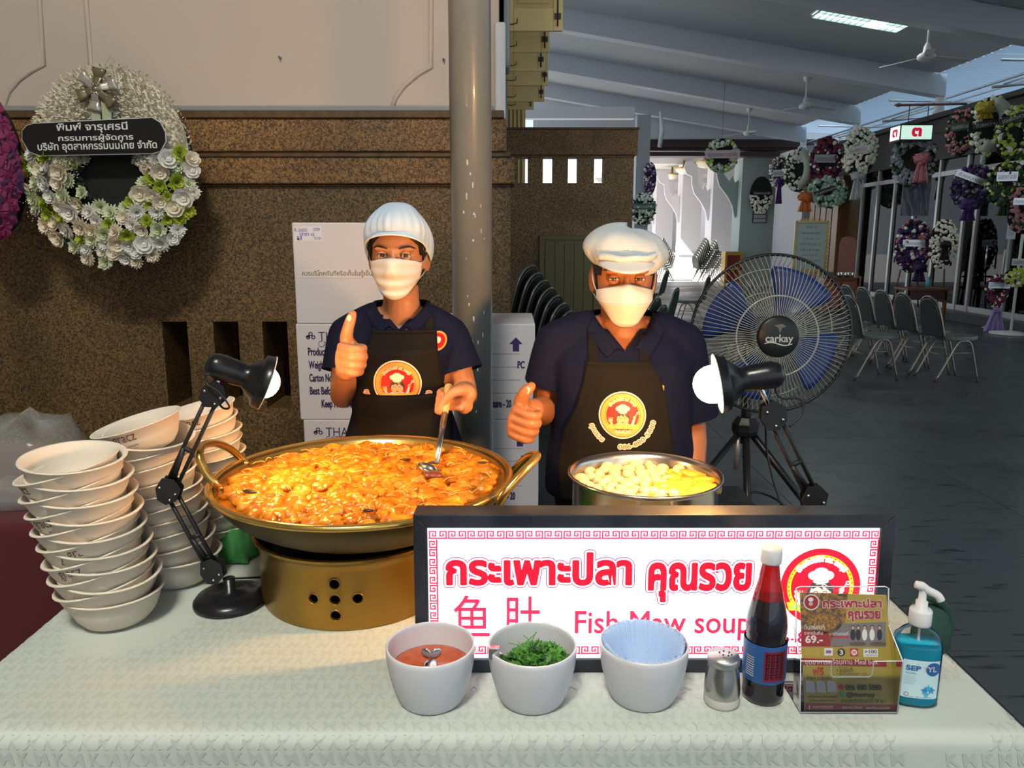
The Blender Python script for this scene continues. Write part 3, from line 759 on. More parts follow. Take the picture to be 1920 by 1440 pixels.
BRO = mat('golden_broth', (.46,.25,.018), .05, trans=.35, ior=1.33)
o = obj('clear_broth', MB().lathe([(0,0),(PR*.905,0),(PR*.905,-.10),(0,-.10)], 48), BRO, loc=(pxx, PY, PZ-.026)); tag(o, 'golden clear broth filling the stainless steel pot', 'broth')
EGG = mat('quail_egg', (.52,.45,.25), .3, sss=.1)
egg_me = MB(); V = []
for i in range(11):
    t = pi*i/10
    for k in range(14):
        p = 2*pi*k/14; z = cos(t)*.0155; rr = .0118*sin(t)*(1-.12*cos(t)); V.append((z, rr*cos(p), rr*sin(p)))
egg_me.add(V, [(i*14+k, i*14+(k+1) % 14, (i+1)*14+(k+1) % 14, (i+1)*14+k) for i in range(10) for k in range(14)])
egg_me = egg_me.mesh('egg', [EGG]); re_ = random.Random(4); ne = 0; pos = []
tries = 0
while ne < 62 and tries < 6000:
    tries += 1
    a = re_.random()*2*pi; r = PR*.84*sqrt(re_.random()); x, y = r*cos(a), r*sin(a)
    if x > .055+.25*y*0 and y < .07: continue
    if x > .10: continue
    if any(hypot(x-u, (y-v)*1.0) < .0215 for u, v in pos): continue
    pos.append((x, y)); o = link('quail_egg', egg_me, loc=(pxx+x, PY+y, PZ-.0235+re_.uniform(-.002,.002)), rot=(0, re_.uniform(-.15,.15), re_.random()*3.14))
    tag(o, 'small peeled white quail egg floating in the golden broth', 'egg', 'quail eggs in the steel pot'); ne += 1
MAW = mat('yellow_fish_maw', (.50,.26,.03), .25, nz=(30, (.60,.36,.06), .2), bump=(40, .5, .004), sss=.15)
for i in range(22):
    for _ in range(60):
        x, y = re_.uniform(.045,.145), re_.uniform(-.115,.075)
        if hypot(x, y) < PR*.80: break
    q = re_.random()*40; V = []; s = re_.uniform(.016,.027)
    for a_ in range(8):
        for b_ in range(12):
            t = pi*a_/7; p = 2*pi*b_/12; d = Vector((sin(t)*cos(p), sin(t)*sin(p), cos(t))); f = 1+.55*noise.noise(d*1.8+Vector((q,0,0)))
            V.append((d.x*s*1.5*f, d.y*s*.75*f, d.z*s*.4*f))
    F = [(a_*12+b_, a_*12+(b_+1) % 12, (a_+1)*12+(b_+1) % 12, (a_+1)*12+b_) for a_ in range(7) for b_ in range(12)]
    o = obj('fish_maw_piece', MB().add(V, F), MAW, loc=(pxx+x, PY+y, PZ-.024+re_.uniform(0,.005)), rot=(0,0,re_.random()*3.14))
    tag(o, 'crinkled yellow fish maw piece floating in the pot beside the eggs', 'fish maw', 'fish maw pieces in the steel pot')

# ---- stacks of paper bowls
PULP = mat('pulp_paper', (.68,.61,.50), .75, bump=(120, .15, .001), nz=(5, (.72,.65,.54), .3))
INKB = mat('brown_print', (.16,.08,.06), .7)
PRF = [(.0,.003),(.046,.003),(.051,.0),(.060,.003),(.0725,.018),(.081,.038),(.0878,.062),(.0925,.063),(.0935,.0645),(.0925,.066),(.0865,.0655),(.0795,.041),(.071,.021),(.058,.008),(0,.0065)]
bowl_me = MB().lathe(PRF, 44).mesh('paper_bowl', [PULP])
def bowl_print():
    mb = MB()
    def prof(h):  # h in 0..1 from z .020 to .050
        z = .018+.043*h
        for i in range(3, 6):
            (r0, z0), (r1, z1) = PRF[i], PRF[i+1]
            if z0 <= z <= z1: return r0+(r1-r0)*(z-z0)/(z1-z0), z
        return .086, z
    for s, w, y0, y1, off in (('gracz', .048, .42, .92, .002), ('simple', .022, .22, .40, .0), ('100% compostable bowl', .036, .10, .17, 0)):
        V, F = text_mesh(s, 1, 0); ax, bx = min(v[0] for v in V), max(v[0] for v in V); ay, by = min(v[1] for v in V), max(v[1] for v in V)
        q = []
        dx = .012 if s == 'simple' else 0
        for v in V:
            x = (v[0]-ax)/(bx-ax)*w-w/2+dx; h = y0+(v[1]-ay)/(by-ay)*(y1-y0); r, z = prof(h); a = -pi/2+x/.088; q.append(((r+.0006)*cos(a), (r+.0006)*sin(a), z))
        mb.add(q, F, 0, False)
    return mb.mesh('print', [INKB])
print_me = bowl_print()
ORD = ['topmost','second','third','fourth','fifth','sixth','seventh','eighth','ninth','tenth','eleventh','twelfth','thirteenth','fourteenth','fifteenth','sixteenth','seventeenth']
def stack(cx0, cy0, cx1, cy1, n, dz, tilts, where, prints, grp):
    for i in range(n):
        f = i/(n-1); x = cx0+(cx1-cx0)*f; y = cy0+(cy1-cy0)*f; tl = tilts[i % len(tilts)]
        k = n-1-i
        lab = ('topmost cream paper bowl of the %s' % where) if k == 0 else ('bottom cream paper bowl of the %s, on the cloth' % where if i == 0 else '%s cream paper bowl from the top of the %s' % (ORD[k], where))
        o = link('paper_bowl', bowl_me, loc=(x, y, TZ+.002+dz*i+(.008 if i else 0)), rot=(radians(tl[0]) if i else 0, radians(tl[1]) if i else 0, 0))
        tag(o, lab, 'bowl', grp)
        if k in prints: link('printed_mark', print_me, o, rot=(0, 0, radians(prints[k])))
sb = atZ(190, 1190, TZ); 
T1 = [(2,0),(-3,11),(3,-9),(4,12),(-2,-10),(4,9),(2,-12),(3,11),(-2,-9),(5,-14)]
T1 = [(3,3),(2,-11),(4,5),(3,-12),(2,4),(3,-13),(3,5),(2,-12),(4,4),(3,-13),(3,5),(2,-14),(3,4),(3,-14),(3,5),(3,-13),(4,3)]
stack(sb.x, sb.y+.062, atY(160,880,1.45).x, sb.y+.055, 17, .0166, T1, 'front stack at the table end', {0:-58, 1:-40, 2:-78, 4:-60, 5:-20, 9:16, 10:-34, 11:-4, 12:-46}, 'front stack of paper bowls')
sb = atZ(315, 1110, TZ)
stack(sb.x, sb.y+.062, atY(290,800,1.66).x, sb.y+.075, 11, .0287, [(2,-2),(4,-4),(3,-8),(2,-6),(4,-9),(2,-5),(5,-8),(3,-10),(4,-8),(6,6),(4,-14)], 'middle stack behind the lamp', {0:6}, 'middle stack of paper bowls')
sb = atZ(398, 1040, TZ)
stack(sb.x-.002, sb.y+.055, atY(368,800,1.76).x, sb.y+.06, 11, .0272, [(2,-2),(4,-9),(3,-6),(5,-10),(3,-5),(4,-8),(2,-4),(5,-7),(3,-5),(6,-9),(4,-12)], 'rear stack beside the wok handle', {0:10}, 'rear stack of paper bowls')

# ---- desk lamps
BULB = mat('warm_bulb', (1,.8,.5), .3, emit=(1,.50,.16,250)); BULB2 = mat('bright_warm_bulb', (1,.8,.5), .3, emit=(1,.50,.16,660))
LWARM = (1, .52, .17)
SHINN = mat('lamp_inside_white', (.75,.7,.6), .4)
def lamp(name, label, base, elbow, head, tip, grp, power, low=None, bulb_out=.0):
    """base on the table, elbow joint, head joint, tip = centre of the shade mouth"""
    t = thing(name, label, 'lamp', base, group=grp)
    W_ = lambda n_, mb, m, **k: obj(n_, mb, m, t, world=True, **k)
    W_('base', MB().lathe([(0,0),(.070,0),(.0745,.004),(.074,.010),(.066,.020),(.045,.026),(.012,.028),(.012,.055),(0,.055)], 48, mtx=Matrix.Translation(base)), BLACKP)
    lo = low or Vector(base)+Vector((0,0,.075))
    def plate(c, a, b2):
        c = Vector(c); m = Matrix.Translation(c)
        an = atan2((b2-a).z, (b2-a).x)
        q = MB()
        for s_ in (-.009, .009):
            q.prism([(-.026,-.014),(-.006,-.026),(.020,-.018),(.028,.004),(.016,.024),(-.010,.022),(-.028,.006)], .0025, mtx=m @ Matrix.Translation((0,s_,0)) @ Matrix.Rotation(-an+.6, 4, 'Y') @ Matrix.Rotation(pi/2, 4, 'X'))
        return q
    pe = plate(elbow, lo, Vector(head)); W_('elbow_bracket', pe, BLACKM)
    W_('base_bracket', plate(lo, lo, Vector(elbow)), BLACKM)
    W_('head_bracket', plate(head, Vector(elbow), Vector(head)), BLACKM)
    for nm_, a, b2 in (('lower_arm', lo, Vector(elbow)), ('upper_arm', Vector(elbow), Vector(head))):
        d = (b2-a).normalized(); sd_ = Vector((-d.z, 0, d.x))*.0105
        for s_ in (-1, 1): W_(nm_, MB().tube([a+sd_*s_, b2+sd_*s_], .0042, 6), BLACKM)
        W_('spring', MB().tube([a+d*.03+sd_*.2, a.lerp(b2, .42)+sd_*.9], .0052, 8), BLACKM)
        W_('crossbar', MB().tube([a.lerp(b2,.42)-sd_*1.2, a.lerp(b2,.42)+sd_*1.2], .005, 6), BLACKM)
    for c in (elbow, lo, head):
        for dx, dz_ in ((-.014,.008),(.016,-.006),(.004,-.018)):
            W_('screw', MB().ball(Vector(c)+Vector((dx,-.0125,dz_)), .003, 8, 6), CHROME)
    h = Vector(head); tp = Vector(tip)
    return t, h, tp
def shade(t, back, mouth, R=.056, bulb_m=None, bulb_out=.02, bulb_r=.03):
    back = Vector(back); mouth = Vector(mouth); ax = (mouth-back).normalized(); L = (mouth-back).length
    m = Matrix.Translation(back) @ ax.to_track_quat('Z', 'Y').to_matrix().to_4x4()
    pr = [(0,-.004),(.012,-.003),(.022,.004),(.026,.015),(.0265,.03),(.025,.060),(.0235,.072),(.030,.080),(.044,.098),(.052,.118),(R,L)]
    k = L/.135
    pr = [(r, z if z < .072 else .072+(z-.072)*(L-.072)/(max(.118,L)-.072) if z != L else L) for r, z in pr]
    pr[-1] = (R, L); pr[-2] = (R*.95, L*.86)
    full = pr+[(R-.0012, L)]+[(max(0, r-.0015), z+.001) for r, z in pr[::-1][1:-3]]
    obj('shade', MB().lathe(pr, 40, mtx=m), BLACKP, t, world=True)
    obj('shade_lining', MB().lathe([(max(0.001, r-.0018), z) for r, z in pr[5:]], 40, mtx=m), SHINN, t, world=True)
    obj('shade_lip', MB().lathe([(R-.002, L-.001), (R+.0008, L), (R+.0008, L+.0015), (R-.002, L+.0015), (R-.002, L-.001)], 40, mtx=m), SHINN, t, world=True)
    bc = mouth+ax*(bulb_out-bulb_r)
    obj('bulb', MB().ball(bc, bulb_r, 20, 12), bulb_m, t, world=True)
    obj('bulb_socket', MB().tube([bc-ax*bulb_r*.9, bc-ax*(bulb_r+.025)], [.016,.012], 12), SHINN, t, world=True)
    return bc, ax
YL = 1.49
lb = atZ(408, 1162, TZ+.001); lb = Vector((lb.x, lb.y+.0735, TZ+.001)); YL = lb.y
low = atY(400, 1068, YL); elb = atY(318, 918, YL); hd = atY(402, 738, YL)
l1, h, _ = lamp('desk_lamp', 'black jointed desk lamp in front of the paper bowl stacks, aimed over the wok', lb, elb, hd, atY(500,712,YL), 'black desk lamps', 1, low=low)
shade(l1, atY(390, 681, YL-.005), atY(500, 718, YL+.032), R=.056, bulb_m=BULB, bulb_out=.026, bulb_r=.033)
obj('lamp_stem', MB().tube([hd+Vector((0,0,.0)), atY(415,700,YL)], .005, 8), CHROME, l1, world=True)
obj('cable', MB().tube(smooth_path([atY(385,700,YL), atY(388,720,YL-.02), atY(410,735,YL-.025), atY(430,762,YL-.02), atY(418,765,YL), atY(402,745,YL+.01)]), .0022, 6), BLACKM, l1, world=True)
obj('cable', MB().tube(smooth_path([low+Vector((.01,.02,-.03)), Vector((lb.x+.05,lb.y+.06,TZ+.03)), Vector((lb.x+.09,lb.y+.13,TZ+.005)), Vector((lb.x+.16,lb.y+.2,TZ+.005))]), .0022, 6), BLACKM, l1, world=True)
YR = 1.40
rb = Vector((atY(1490,1000,YR).x, YR, TZ+.001)); low = Vector((rb.x, YR, TZ+.078)); elb = atY(1524, 933, YR); hd = atY(1448, 778, YR)
l2, h, _ = lamp('desk_lamp', 'black jointed desk lamp behind the lit sign, its bulb glowing beside the man', rb, elb, hd, atY(1345,718,YR), 'black desk lamps', 1, low=low)
shade(l2, atY(1466, 700, YR+.005), atY(1346, 719, YR+.018), R=.056, bulb_m=BULB2, bulb_out=.046, bulb_r=.036)
obj('lamp_stem', MB().tube([hd, atY(1430,735,YR), atY(1420,700,YR)], .0045, 8), CHROME, l2, world=True)
obj('cable', MB().tube(smooth_path([atY(1450,712,YR+.01), atY(1462,745,YR-.0), atY(1500,748,YR+.03), atY(1504,775,YR+.03), atY(1480,800,YR+.02)]), .0022, 6), BLACKM, l2, world=True)
# ================================================================== LIT SIGN, LEAFLETS, BOTTLES
def plane_map(m):
    """pixel -> local XY on the plane of matrix m (modelling aid for flat printed things)"""
    inv = m.inverted(); n = m.to_3x3() @ Vector((0,0,1)); o_ = m.translation
    def f(px, py):
        d = ray(px, py); c = Vector((0,0,CAMZ)); t = (o_-c).dot(n)/d.dot(n); q = inv @ (c+d*t); return q.x, q.y
    return f
def emi(name, c, s=1.0):
    return mat(name, (c[0]*.6, c[1]*.6, c[2]*.6), .4, emit=(c[0], c[1], c[2], s))
def fit_text(pm, s, x0, x1, y0, y1, offset=0.0, **k):
    """text fitted into the pixel box on plane map pm (y0 top, y1 bottom)"""
    a = pm(x0, y1); b = pm(x1, y0); return text_box(s, a[0], b[0], a[1], b[1], offset, **k)
yS = 1.235; SB = atZ(960, 1262, TZ); yS = SB.y
top_y = yS+.012
pTL, pTR = atY(776, 965, top_y), atY(1682, 968, top_y); zT = (pTL.z+pTR.z)/2; xL = atY(776, 1170, yS).x*.5+pTL.x*.5; xR = pTR.x-.001
SW = xR-xL; SH = hypot(zT-TZ, top_y-yS)
sm_ = frame_mtx((xL, yS, TZ+.001), (1,0,0), (0, top_y-yS, zT-TZ))   # origin bottom-left front
sgn = thing('light_box_sign', 'wide black-framed lit white sign with red Thai, Chinese and English writing', 'sign', (xL+SW/2, yS+.03, TZ))
FRM = mat('black_sign_frame', (.012,.015,.022), .35, nz=(14, (.03,.035,.045), .12))
fr = MB(); fwid = .0235; dep = .055
for a, b_, c, d in ((0,0,SW,fwid),(0,SH-fwid,SW,SH),(0,fwid,fwid,SH-fwid),(SW-fwid,fwid,SW,SH-fwid)):
    pass
def fbar(P):  # mitred bar
    return [(x, y, 0) for x, y in P]
for P, nm in (([(0,0),(SW,0),(SW-fwid,fwid),(fwid,fwid)],'b'),([(SW,0),(SW,SH),(SW-fwid,SH-fwid),(SW-fwid,fwid)],'r'),([(SW,SH),(0,SH),(fwid,SH-fwid),(SW-fwid,SH-fwid)],'t'),([(0,SH),(0,0),(fwid,fwid),(fwid,SH-fwid)],'l')):
    obj('frame_bar', MB().prism(P, dep, mtx=sm_, z0=-dep), FRM, sgn, world=True, bevel=.0015)
obj('back_plate', MB().box(.004,.004,-dep-.004,SW-.004,SH-.004,-dep, mtx=sm_), FRM, sgn, world=True)
GLOW = emi('lit_white', (.93,.98,1.0), 1.2)
obj('lit_panel', MB().box(fwid-.002,fwid-.002,-.012,SW-fwid+.002,SH-fwid+.002,-.007, mtx=sm_), GLOW, sgn, world=True)
pl = sm_ @ Matrix.Translation((0,0,-.0066)); pm_ = plane_map(pl)
RED = emi('lit_red', (.86,.01,.035), .95); PINK = emi('lit_pink', (.86,.06,.16), .9); CRIM = emi('lit_crimson', (.72,.03,.10), .85)
WLIT = emi('lit_white_edge', (1,1,1), 1.3); PURP = emi('lit_purple_line', (.45,.05,.2), .7)
YLIT = emi('lit_yellow', (.95,.85,.03), .95); GLIT = emi('lit_green', (.35,.75,.30), .9); BLIT = emi('lit_pale_blue', (.55,.85,1), 1.1)
SKINL = emi('lit_skin', (.95,.80,.62), .95); HAIRL = emi('lit_hair', (.10,.08,.08), .6)
P = Print(); P.dz = .00025
# key pattern border
def key(P, x, y, s, rot, m, flip=False):
    t = .13*s
    segs = [(0,1,.0,1),(0,0,0,1)]
    R_ = [(-.05,0,1.06,.18),(0,0,.18,1),(0,.84,.9,1),(.72,.30,.9,1),(.34,.30,.9,.47),(.34,.30,.50,.70),(.45,.56,.6,.70)]
    for x0, y0, x1, y1 in R_:
        if flip: x0, x1 = 1-x1, 1-x0
        pts = [((x0-.5)*s,(y0-.5)*s),((x1-.5)*s,(y0-.5)*s),((x1-.5)*s,(y1-.5)*s),((x0-.5)*s,(y1-.5)*s)]
        P.put(poly_vf(pts), m, dx=x, dy=y, rot=rot)
ax, ay = pm_(812, 1003); bx_, by_ = pm_(1641, 1008); dx_, dy_ = pm_(812, 1219)
s = (pm_(860,1100)[1]-pm_(860,1115)[1])
n = int(round((bx_-ax)/(s*1.12)))
for i in range(n+1):
    x = ax+(bx_-ax)*i/n; key(P, x, ay, s, 0, PINK, i % 2); key(P, x, dy_, s, 0, CRIM, i % 2)
n2 = int(round((ay-dy_)/(s*1.12)))
for j in range(1, n2):
    y = dy_+(ay-dy_)*j/n2; key(P, ax, y, s, pi/2, CRIM, j % 2); key(P, bx_, y, s, pi/2, CRIM, j % 2)
# lettering
for s_, bx in (('กระเพาะปลา', (838,1184,1037,1096)), ('คุณรวย', (1216,1408,1056,1127))):
    V, F = fit_text(pm_, s_, *bx, .012)
    P.put(stroke_vf(V, F, .0068), PURP, 2); P.put(stroke_vf(V, F, .0052), WLIT, 3); P.put(stroke_vf(V, F, .0022), RED, 4)
P.put(fit_text(pm_, '鱼', 851, 918, 1116, 1193, .004), CRIM, 2); P.put(fit_text(pm_, '肚', 945, 1014, 1118, 1196, .004), CRIM, 2)
P.put(stroke_vf(*fit_text(pm_, 'Fish Maw soup', 1078, 1408, 1146, 1200, 0), .0006), CRIM, 2)
P.put(fit_text(pm_, '086-880-5880', 1422, 1646, 1184, 1206, .01), CRIM, 2)
# round emblem
ex, ey = pm_(1538, 1100); er = (pm_(1613,1100)[0]-pm_(1463,1100)[0])/2
def emblem(P, cx_, cy_, r, mats_, base=1, clip=None, arc='เจ้าเก่าวัดไผ่ รส. ธนบุรี', band='กระเพาะปลา'):
    R_, Y_, W_, G_, S_, H_, B_ = mats_
    P.put(poly_vf(circ(cx_, cy_, r, 72)), R_, base); P.put(ring_vf(cx_, cy_, r*.735, r*.83, 72), Y_, base+1)
    for i in range(44):
        a = 2*pi*i/44; P.put(poly_vf([(-.028*r,-.022*r),(.028*r,-.022*r),(.028*r,.0*r),(-.012*r,.0),(-.012*r,.02*r),(-.028*r,.02*r)]), R_, base+2, dx=cx_+.782*r*cos(a), dy=cy_+.782*r*sin(a), rot=a+pi/2)
    def e_(x, y, rx, ry, m, l): P.put(poly_vf(circ(cx_+x*r, cy_+y*r, rx*r, 28, ry*r)), m, base+l)
    r0_, y0_ = r, cy_; r = r*1.15; cy_ = cy_-.09*r
    # chef hat, hair, face, arms
    for x, y, rx, ry in ((-.16,.35,.12,.10),(0,.40,.17,.13),(.16,.35,.12,.10),(0,.30,.19,.08)): e_(x, y, rx, ry, W_, 3)
    e_(.05,.28,.14,.04,B_,4); e_(0,.22,.17,.06,W_,5)
    e_(0,.0,.285,.24,H_,4); e_(.0,-.07,.235,.245,S_,5); P.put(poly_vf([(cx_-.20*r,cy_+.14*r),(cx_+.02*r,cy_+.15*r),(cx_+.06*r,cy_+.02*r),(cx_-.06*r,cy_+.10*r),(cx_-.18*r,cy_+.04*r)]), H_, base+6)
    P.put(poly_vf([(cx_+.02*r,cy_+.15*r),(cx_+.24*r,cy_+.10*r),(cx_+.22*r,cy_-.02*r),(cx_+.12*r,cy_+.07*r)]), H_, base+6)
    for s_ in (-1, 1): P.put(ring_vf(cx_+s_*.10*r, cy_-.06*r, .045*r, .06*r, 10, .4, pi-.4), H_, base+6)
    e_(0,-.19,.05,.02,R_,6)
    P.put(poly_vf([(cx_-.36*r,cy_-.3*r),(cx_+.36*r,cy_-.3*r),(cx_+.2*r,cy_-.22*r),(cx_-.2*r,cy_-.22*r)]), W_, base+4)
    e_(-.47,-.12,.09,.08,S_,4); P.put(poly_vf([(cx_-.5*r,cy_-.15*r),(cx_-.42*r,cy_-.17*r),(cx_-.34*r,cy_-.32*r),(cx_-.46*r,cy_-.32*r)]), W_, base+4)
    for k in range(4): P.put(poly_vf([(-.012*r,0),(.012*r,0),(.012*r,.08*r),(-.012*r,.08*r)]), S_, base+4, dx=cx_+(-.53+.04*k)*r, dy=cy_-.07*r, rot=.4-.25*k)
    P.put(poly_vf([(cx_+.30*r,cy_-.32*r),(cx_+.42*r,cy_-.32*r),(cx_+.50*r,cy_-.02*r),(cx_+.42*r,cy_-.02*r)]), W_, base+4)
    e_(.46,.02,.06,.06,S_,5); P.put(poly_vf([(cx_+.45*r,cy_+.03*r),(cx_+.48*r,cy_+.02*r),(cx_+.58*r,cy_+.16*r),(cx_+.56*r,cy_+.18*r)]), W_, base+4); P.put(ring_vf(cx_+.59*r, cy_+.18*r, .025*r, .05*r, 14), W_, base+4)
    r, cy_ = r0_, y0_
    V, F = arc_text(arc, .72*r, pi/2, .12*r/.72, 0, span=1.9)
    P.put(stroke_vf(V, F, .018*r), W_, base+6, dx=cx_, dy=cy_); P.put((V, F), G_, base+7, dx=cx_, dy=cy_)
    P.put(poly_vf([(cx_-.83*r,cy_-.40*r),(cx_+.83*r,cy_-.40*r),(cx_+.76*r,cy_-.62*r),(cx_-.76*r,cy_-.62*r)]), Y_, base+4)
    V, F = text_box(band, cx_-.70*r, cx_+.70*r, cy_-.60*r, cy_-.42*r, .03); P.put((V, F), G_, base+5)
    V, F = text_box('คุณรวย', cx_-.34*r, cx_+.34*r, cy_-.86*r, cy_-.66*r, .03); P.put((V, F), W_, base+5)
emblem(P, ex, ey, er, (RED, YLIT, WLIT, GLIT, SKINL, HAIRL, BLIT), 1)
o = obj('sign_graphics', P.mb, P.mats, sgn); o.data.transform(wm(sgn).inverted() @ pl)

# ---- acrylic leaflet holder
def clear_mat(name, col=(1,1,1), f=.12, rough=.02, alpha=.12):
    m = bpy.data.materials.new(name); m.use_nodes = True; nt = m.node_tree; nt.nodes.clear(); L = nt.links.new
    o_ = nt.nodes.new('ShaderNodeOutputMaterial'); t = nt.nodes.new('ShaderNodeBsdfTransparent'); t.inputs[0].default_value = (*col, 1)
    g = nt.nodes.new('ShaderNodeBsdfGlossy'); g.inputs['Roughness'].default_value = rough; lw = nt.nodes.new('ShaderNodeFresnel'); lw.inputs['IOR'].default_value = 1.35
    mx = nt.nodes.new('ShaderNodeMixShader'); L(lw.outputs[0], mx.inputs[0]); L(t.outputs[0], mx.inputs[1]); L(g.outputs[0], mx.inputs[2]); L(mx.outputs[0], o_.inputs[0]); return m
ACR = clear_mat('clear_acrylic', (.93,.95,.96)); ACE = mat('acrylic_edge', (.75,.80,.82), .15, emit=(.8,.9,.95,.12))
hb = atZ(1595, 1338, TZ); hy0 = hb.y; hx0, hx1 = atY(1500,1338,hy0).x, atY(1682,1338,hy0).x
pT = atY(1500, 1104, hy0+.075); HH = pT.z-TZ; hx0t, hx1t = atY(1497,1104,hy0+.075).x, atY(1664,1104,hy0+.075).x
ho = thing('leaflet_holder', 'clear acrylic leaflet holder standing between sauce bottle and sanitizer', 'holder', ((hx0+hx1)/2, hy0+.05, TZ))
zp = atY(1600, 1238, hy0+.005).z
def sheet(P4, t=.0022):
    P4 = [Vector(p) for p in P4]; n_ = (P4[1]-P4[0]).cross(P4[3]-P4[0]).normalized()*t
    return MB().add(P4+[p+n_ for p in P4], [(0,3,2,1),(4,5,6,7),(0,1,5,4),(1,2,6,5),(2,3,7,6),(3,0,4,7)], 0, False)
z0 = TZ+.002
backw = (hx0+.002, hx1-.004)
B_ = [(hx0+.003,hy0+.028,z0),(hx1-.003,hy0+.028,z0),(hx1t+.003,hy0+.077,TZ+HH),(hx0t-.003,hy0+.077,TZ+HH)]
obj('back_panel', sheet(B_), ACR, ho, world=True)
obj('back_panel_edge', MB().tube([B_[0],B_[3],Vector(B_[3])+Vector((.006,0,.003)),Vector(B_[2])+Vector((-.006,0,.003)),B_[2],B_[1]], .0011, 6), ACE, ho, world=True)
Fq = [(hx0,hy0,z0),(hx1,hy0,z0),(hx1+.002,hy0+.003,zp),(hx0-.004,hy0+.003,zp)]
obj('front_pocket', sheet(Fq), ACR, ho, world=True)
nx0, nx1 = hx0+.044, hx1-.044; zn = zp-.027
obj('front_pocket_edge', MB().tube([Fq[0],Fq[3],(nx0,hy0+.002,zp),(nx0+.001,hy0+.002,zn+.004),(nx0+.005,hy0+.002,zn),(nx1-.005,hy0+.002,zn),(nx1-.001,hy0+.002,zn+.004),(nx1,hy0+.002,zp),Fq[2],Fq[1],Fq[0]], .001, 6), ACE, ho, world=True)
for x_, xt in ((hx0, hx0-.004), (hx1, hx1+.002)):
    obj('side_panel', MB().add([(x_,hy0,z0),(x_,hy0+.03,z0),(x_,hy0+.052,zp+.035),(xt,hy0+.003,zp)], [(0,1,2,3)], 0, False), ACR, ho, world=True)
    obj('side_panel_edge', MB().tube([(xt,hy0+.003,zp),(x_,hy0+.052,zp+.035)], .001, 6), ACE, ho, world=True)
obj('foot_plate', MB().box(hx0, hy0, TZ+.0005, hx1, hy0+.09, TZ+.0025), ACR, ho, world=True)
lo_ = Vector((0, hy0+.0085, TZ+.004)); hi_ = Vector((0, hy0+.068, atY(1600,1114,hy0+.068).z))
lm = frame_mtx((hx0+.004, lo_.y, lo_.z), (1,0,0), (0, hi_.y-lo_.y, hi_.z-lo_.z)); pf = plane_map(lm)
c_ = [pf(1510,1336), pf(1679,1336), pf(1662,1116), pf(1501,1111)]
PAPR = mat('leaflet_red', (.27,.015,.02), .35); PAPY = mat('leaflet_yellow', (.33,.24,.035), .35); PW = mat('print_white', (.60,.58,.55), .4); PK = mat('print_black', (.025,.02,.02), .4)
PG = mat('print_grey', (.16,.14,.14), .4); PFood = mat('print_food', (.30,.14,.03), .4, nz=(160, (.07,.04,.02), .1)); PSk = mat('print_skin', (.45,.32,.24), .4)
lst = thing('leaflet_stack', 'stack of red and yellow menu leaflets in the acrylic holder', 'leaflet', ((hx0+hx1)/2, hy0+.02, TZ+.004))
Lb = MB(); Lb.prism(c_, .004, z0=-.0045); o = obj('paper_stack', Lb, mat('paper_edge', (.55,.5,.42), .6), lst); o.data.transform(wm(lst).inverted() @ lm)
L = Print(); L.dz = .00012
def q4(a, b, c, d, m, lay): L.put(poly_vf([pf(*a), pf(*b), pf(*c), pf(*d)]), m, lay)
q4((1510,1336),(1679,1336),(1662,1116),(1501,1111), PAPY, 0)
q4((1501,1111),(1590,1113),(1580,1214),(1502,1210), PFood, 1); q4((1502,1181),(1552,1184),(1560,1212),(1502,1212), PAPR, 2)
q4((1570,1170),(1661,1166),(1661,1213),(1556,1211), PG, 2)
L.put(poly_vf([pf(1545+34*cos(a)*1.0,1168+20*sin(a)) for a in [2*pi*k/24 for k in range(24)]]), mat('print_wok', (.10,.07,.04), .4), 2)
L.put(poly_vf([pf(1543+30*cos(a),1166+16*sin(a)) for a in [2*pi*k/24 for k in range(24)]]), mat('print_soup', (.34,.17,.03), .4, nz=(300, (.12,.06,.02), .1)), 3)
L.put(poly_vf([pf(1521+15*cos(a),1129+15*sin(a)) for a in [2*pi*k/28 for k in range(28)]]), PW, 4); L.put(poly_vf([pf(1521+13*cos(a),1129+13*sin(a)) for a in [2*pi*k/28 for k in range(28)]]), PAPR, 5)
L.put(poly_vf([pf(1520+5*cos(a),1124+4*sin(a)) for a in [2*pi*k/14 for k in range(14)]]), PW, 6); L.put(poly_vf([pf(1520+4*cos(a),1132+4*sin(a)) for a in [2*pi*k/14 for k in range(14)]]), PSk, 6)
def lt(s, x0, x1, y0, y1, m, lay=4, off=.0): L.put(fit_text(pf, s, x0, x1, y0, y1, off), m, lay)
PRED = mat('print_red', (.42,.02,.03), .4)
for s, b in (('กระเพาะปลา', (1543,1652,1123,1139)), ('คุณรวย', (1591,1650,1146,1166))):
    vf_ = fit_text(pf, s, *b, .01); L.put(stroke_vf(*vf_, .0014), PW, 4); L.put(stroke_vf(*vf_, .0004), PRED, 5)
lt('อิ่มอร่อยที่', 1508, 1545, 1170, 1180, PW); lt('ราคาเริ่มต้น', 1508, 1542, 1183, 1190, PW); lt('69.-', 1510, 1542, 1191, 1206, PW, off=.03)
lt('ความอร่อยที่', 1562, 1590, 1184, 1191, PW); q4((1560,1193),(1592,1193),(1592,1196),(1560,1196), PRED, 4)
for i, x in enumerate((1599,1609,1621,1635,1649)):   # small printed figures
    L.put(poly_vf([pf(x+5*cos(a),1190+11*sin(a)) for a in [2*pi*k/12 for k in range(12)]]), PK if i in (0,1,4) else PW, 3); L.put(poly_vf([pf(x+2.6*cos(a),1177+3.2*sin(a)) for a in [2*pi*k/12 for k in range(12)]]), PSk, 5); L.put(poly_vf([pf(x+3.6*cos(a),1176+4.2*sin(a)) for a in [2*pi*k/12 for k in range(12)]]), PK, 4)
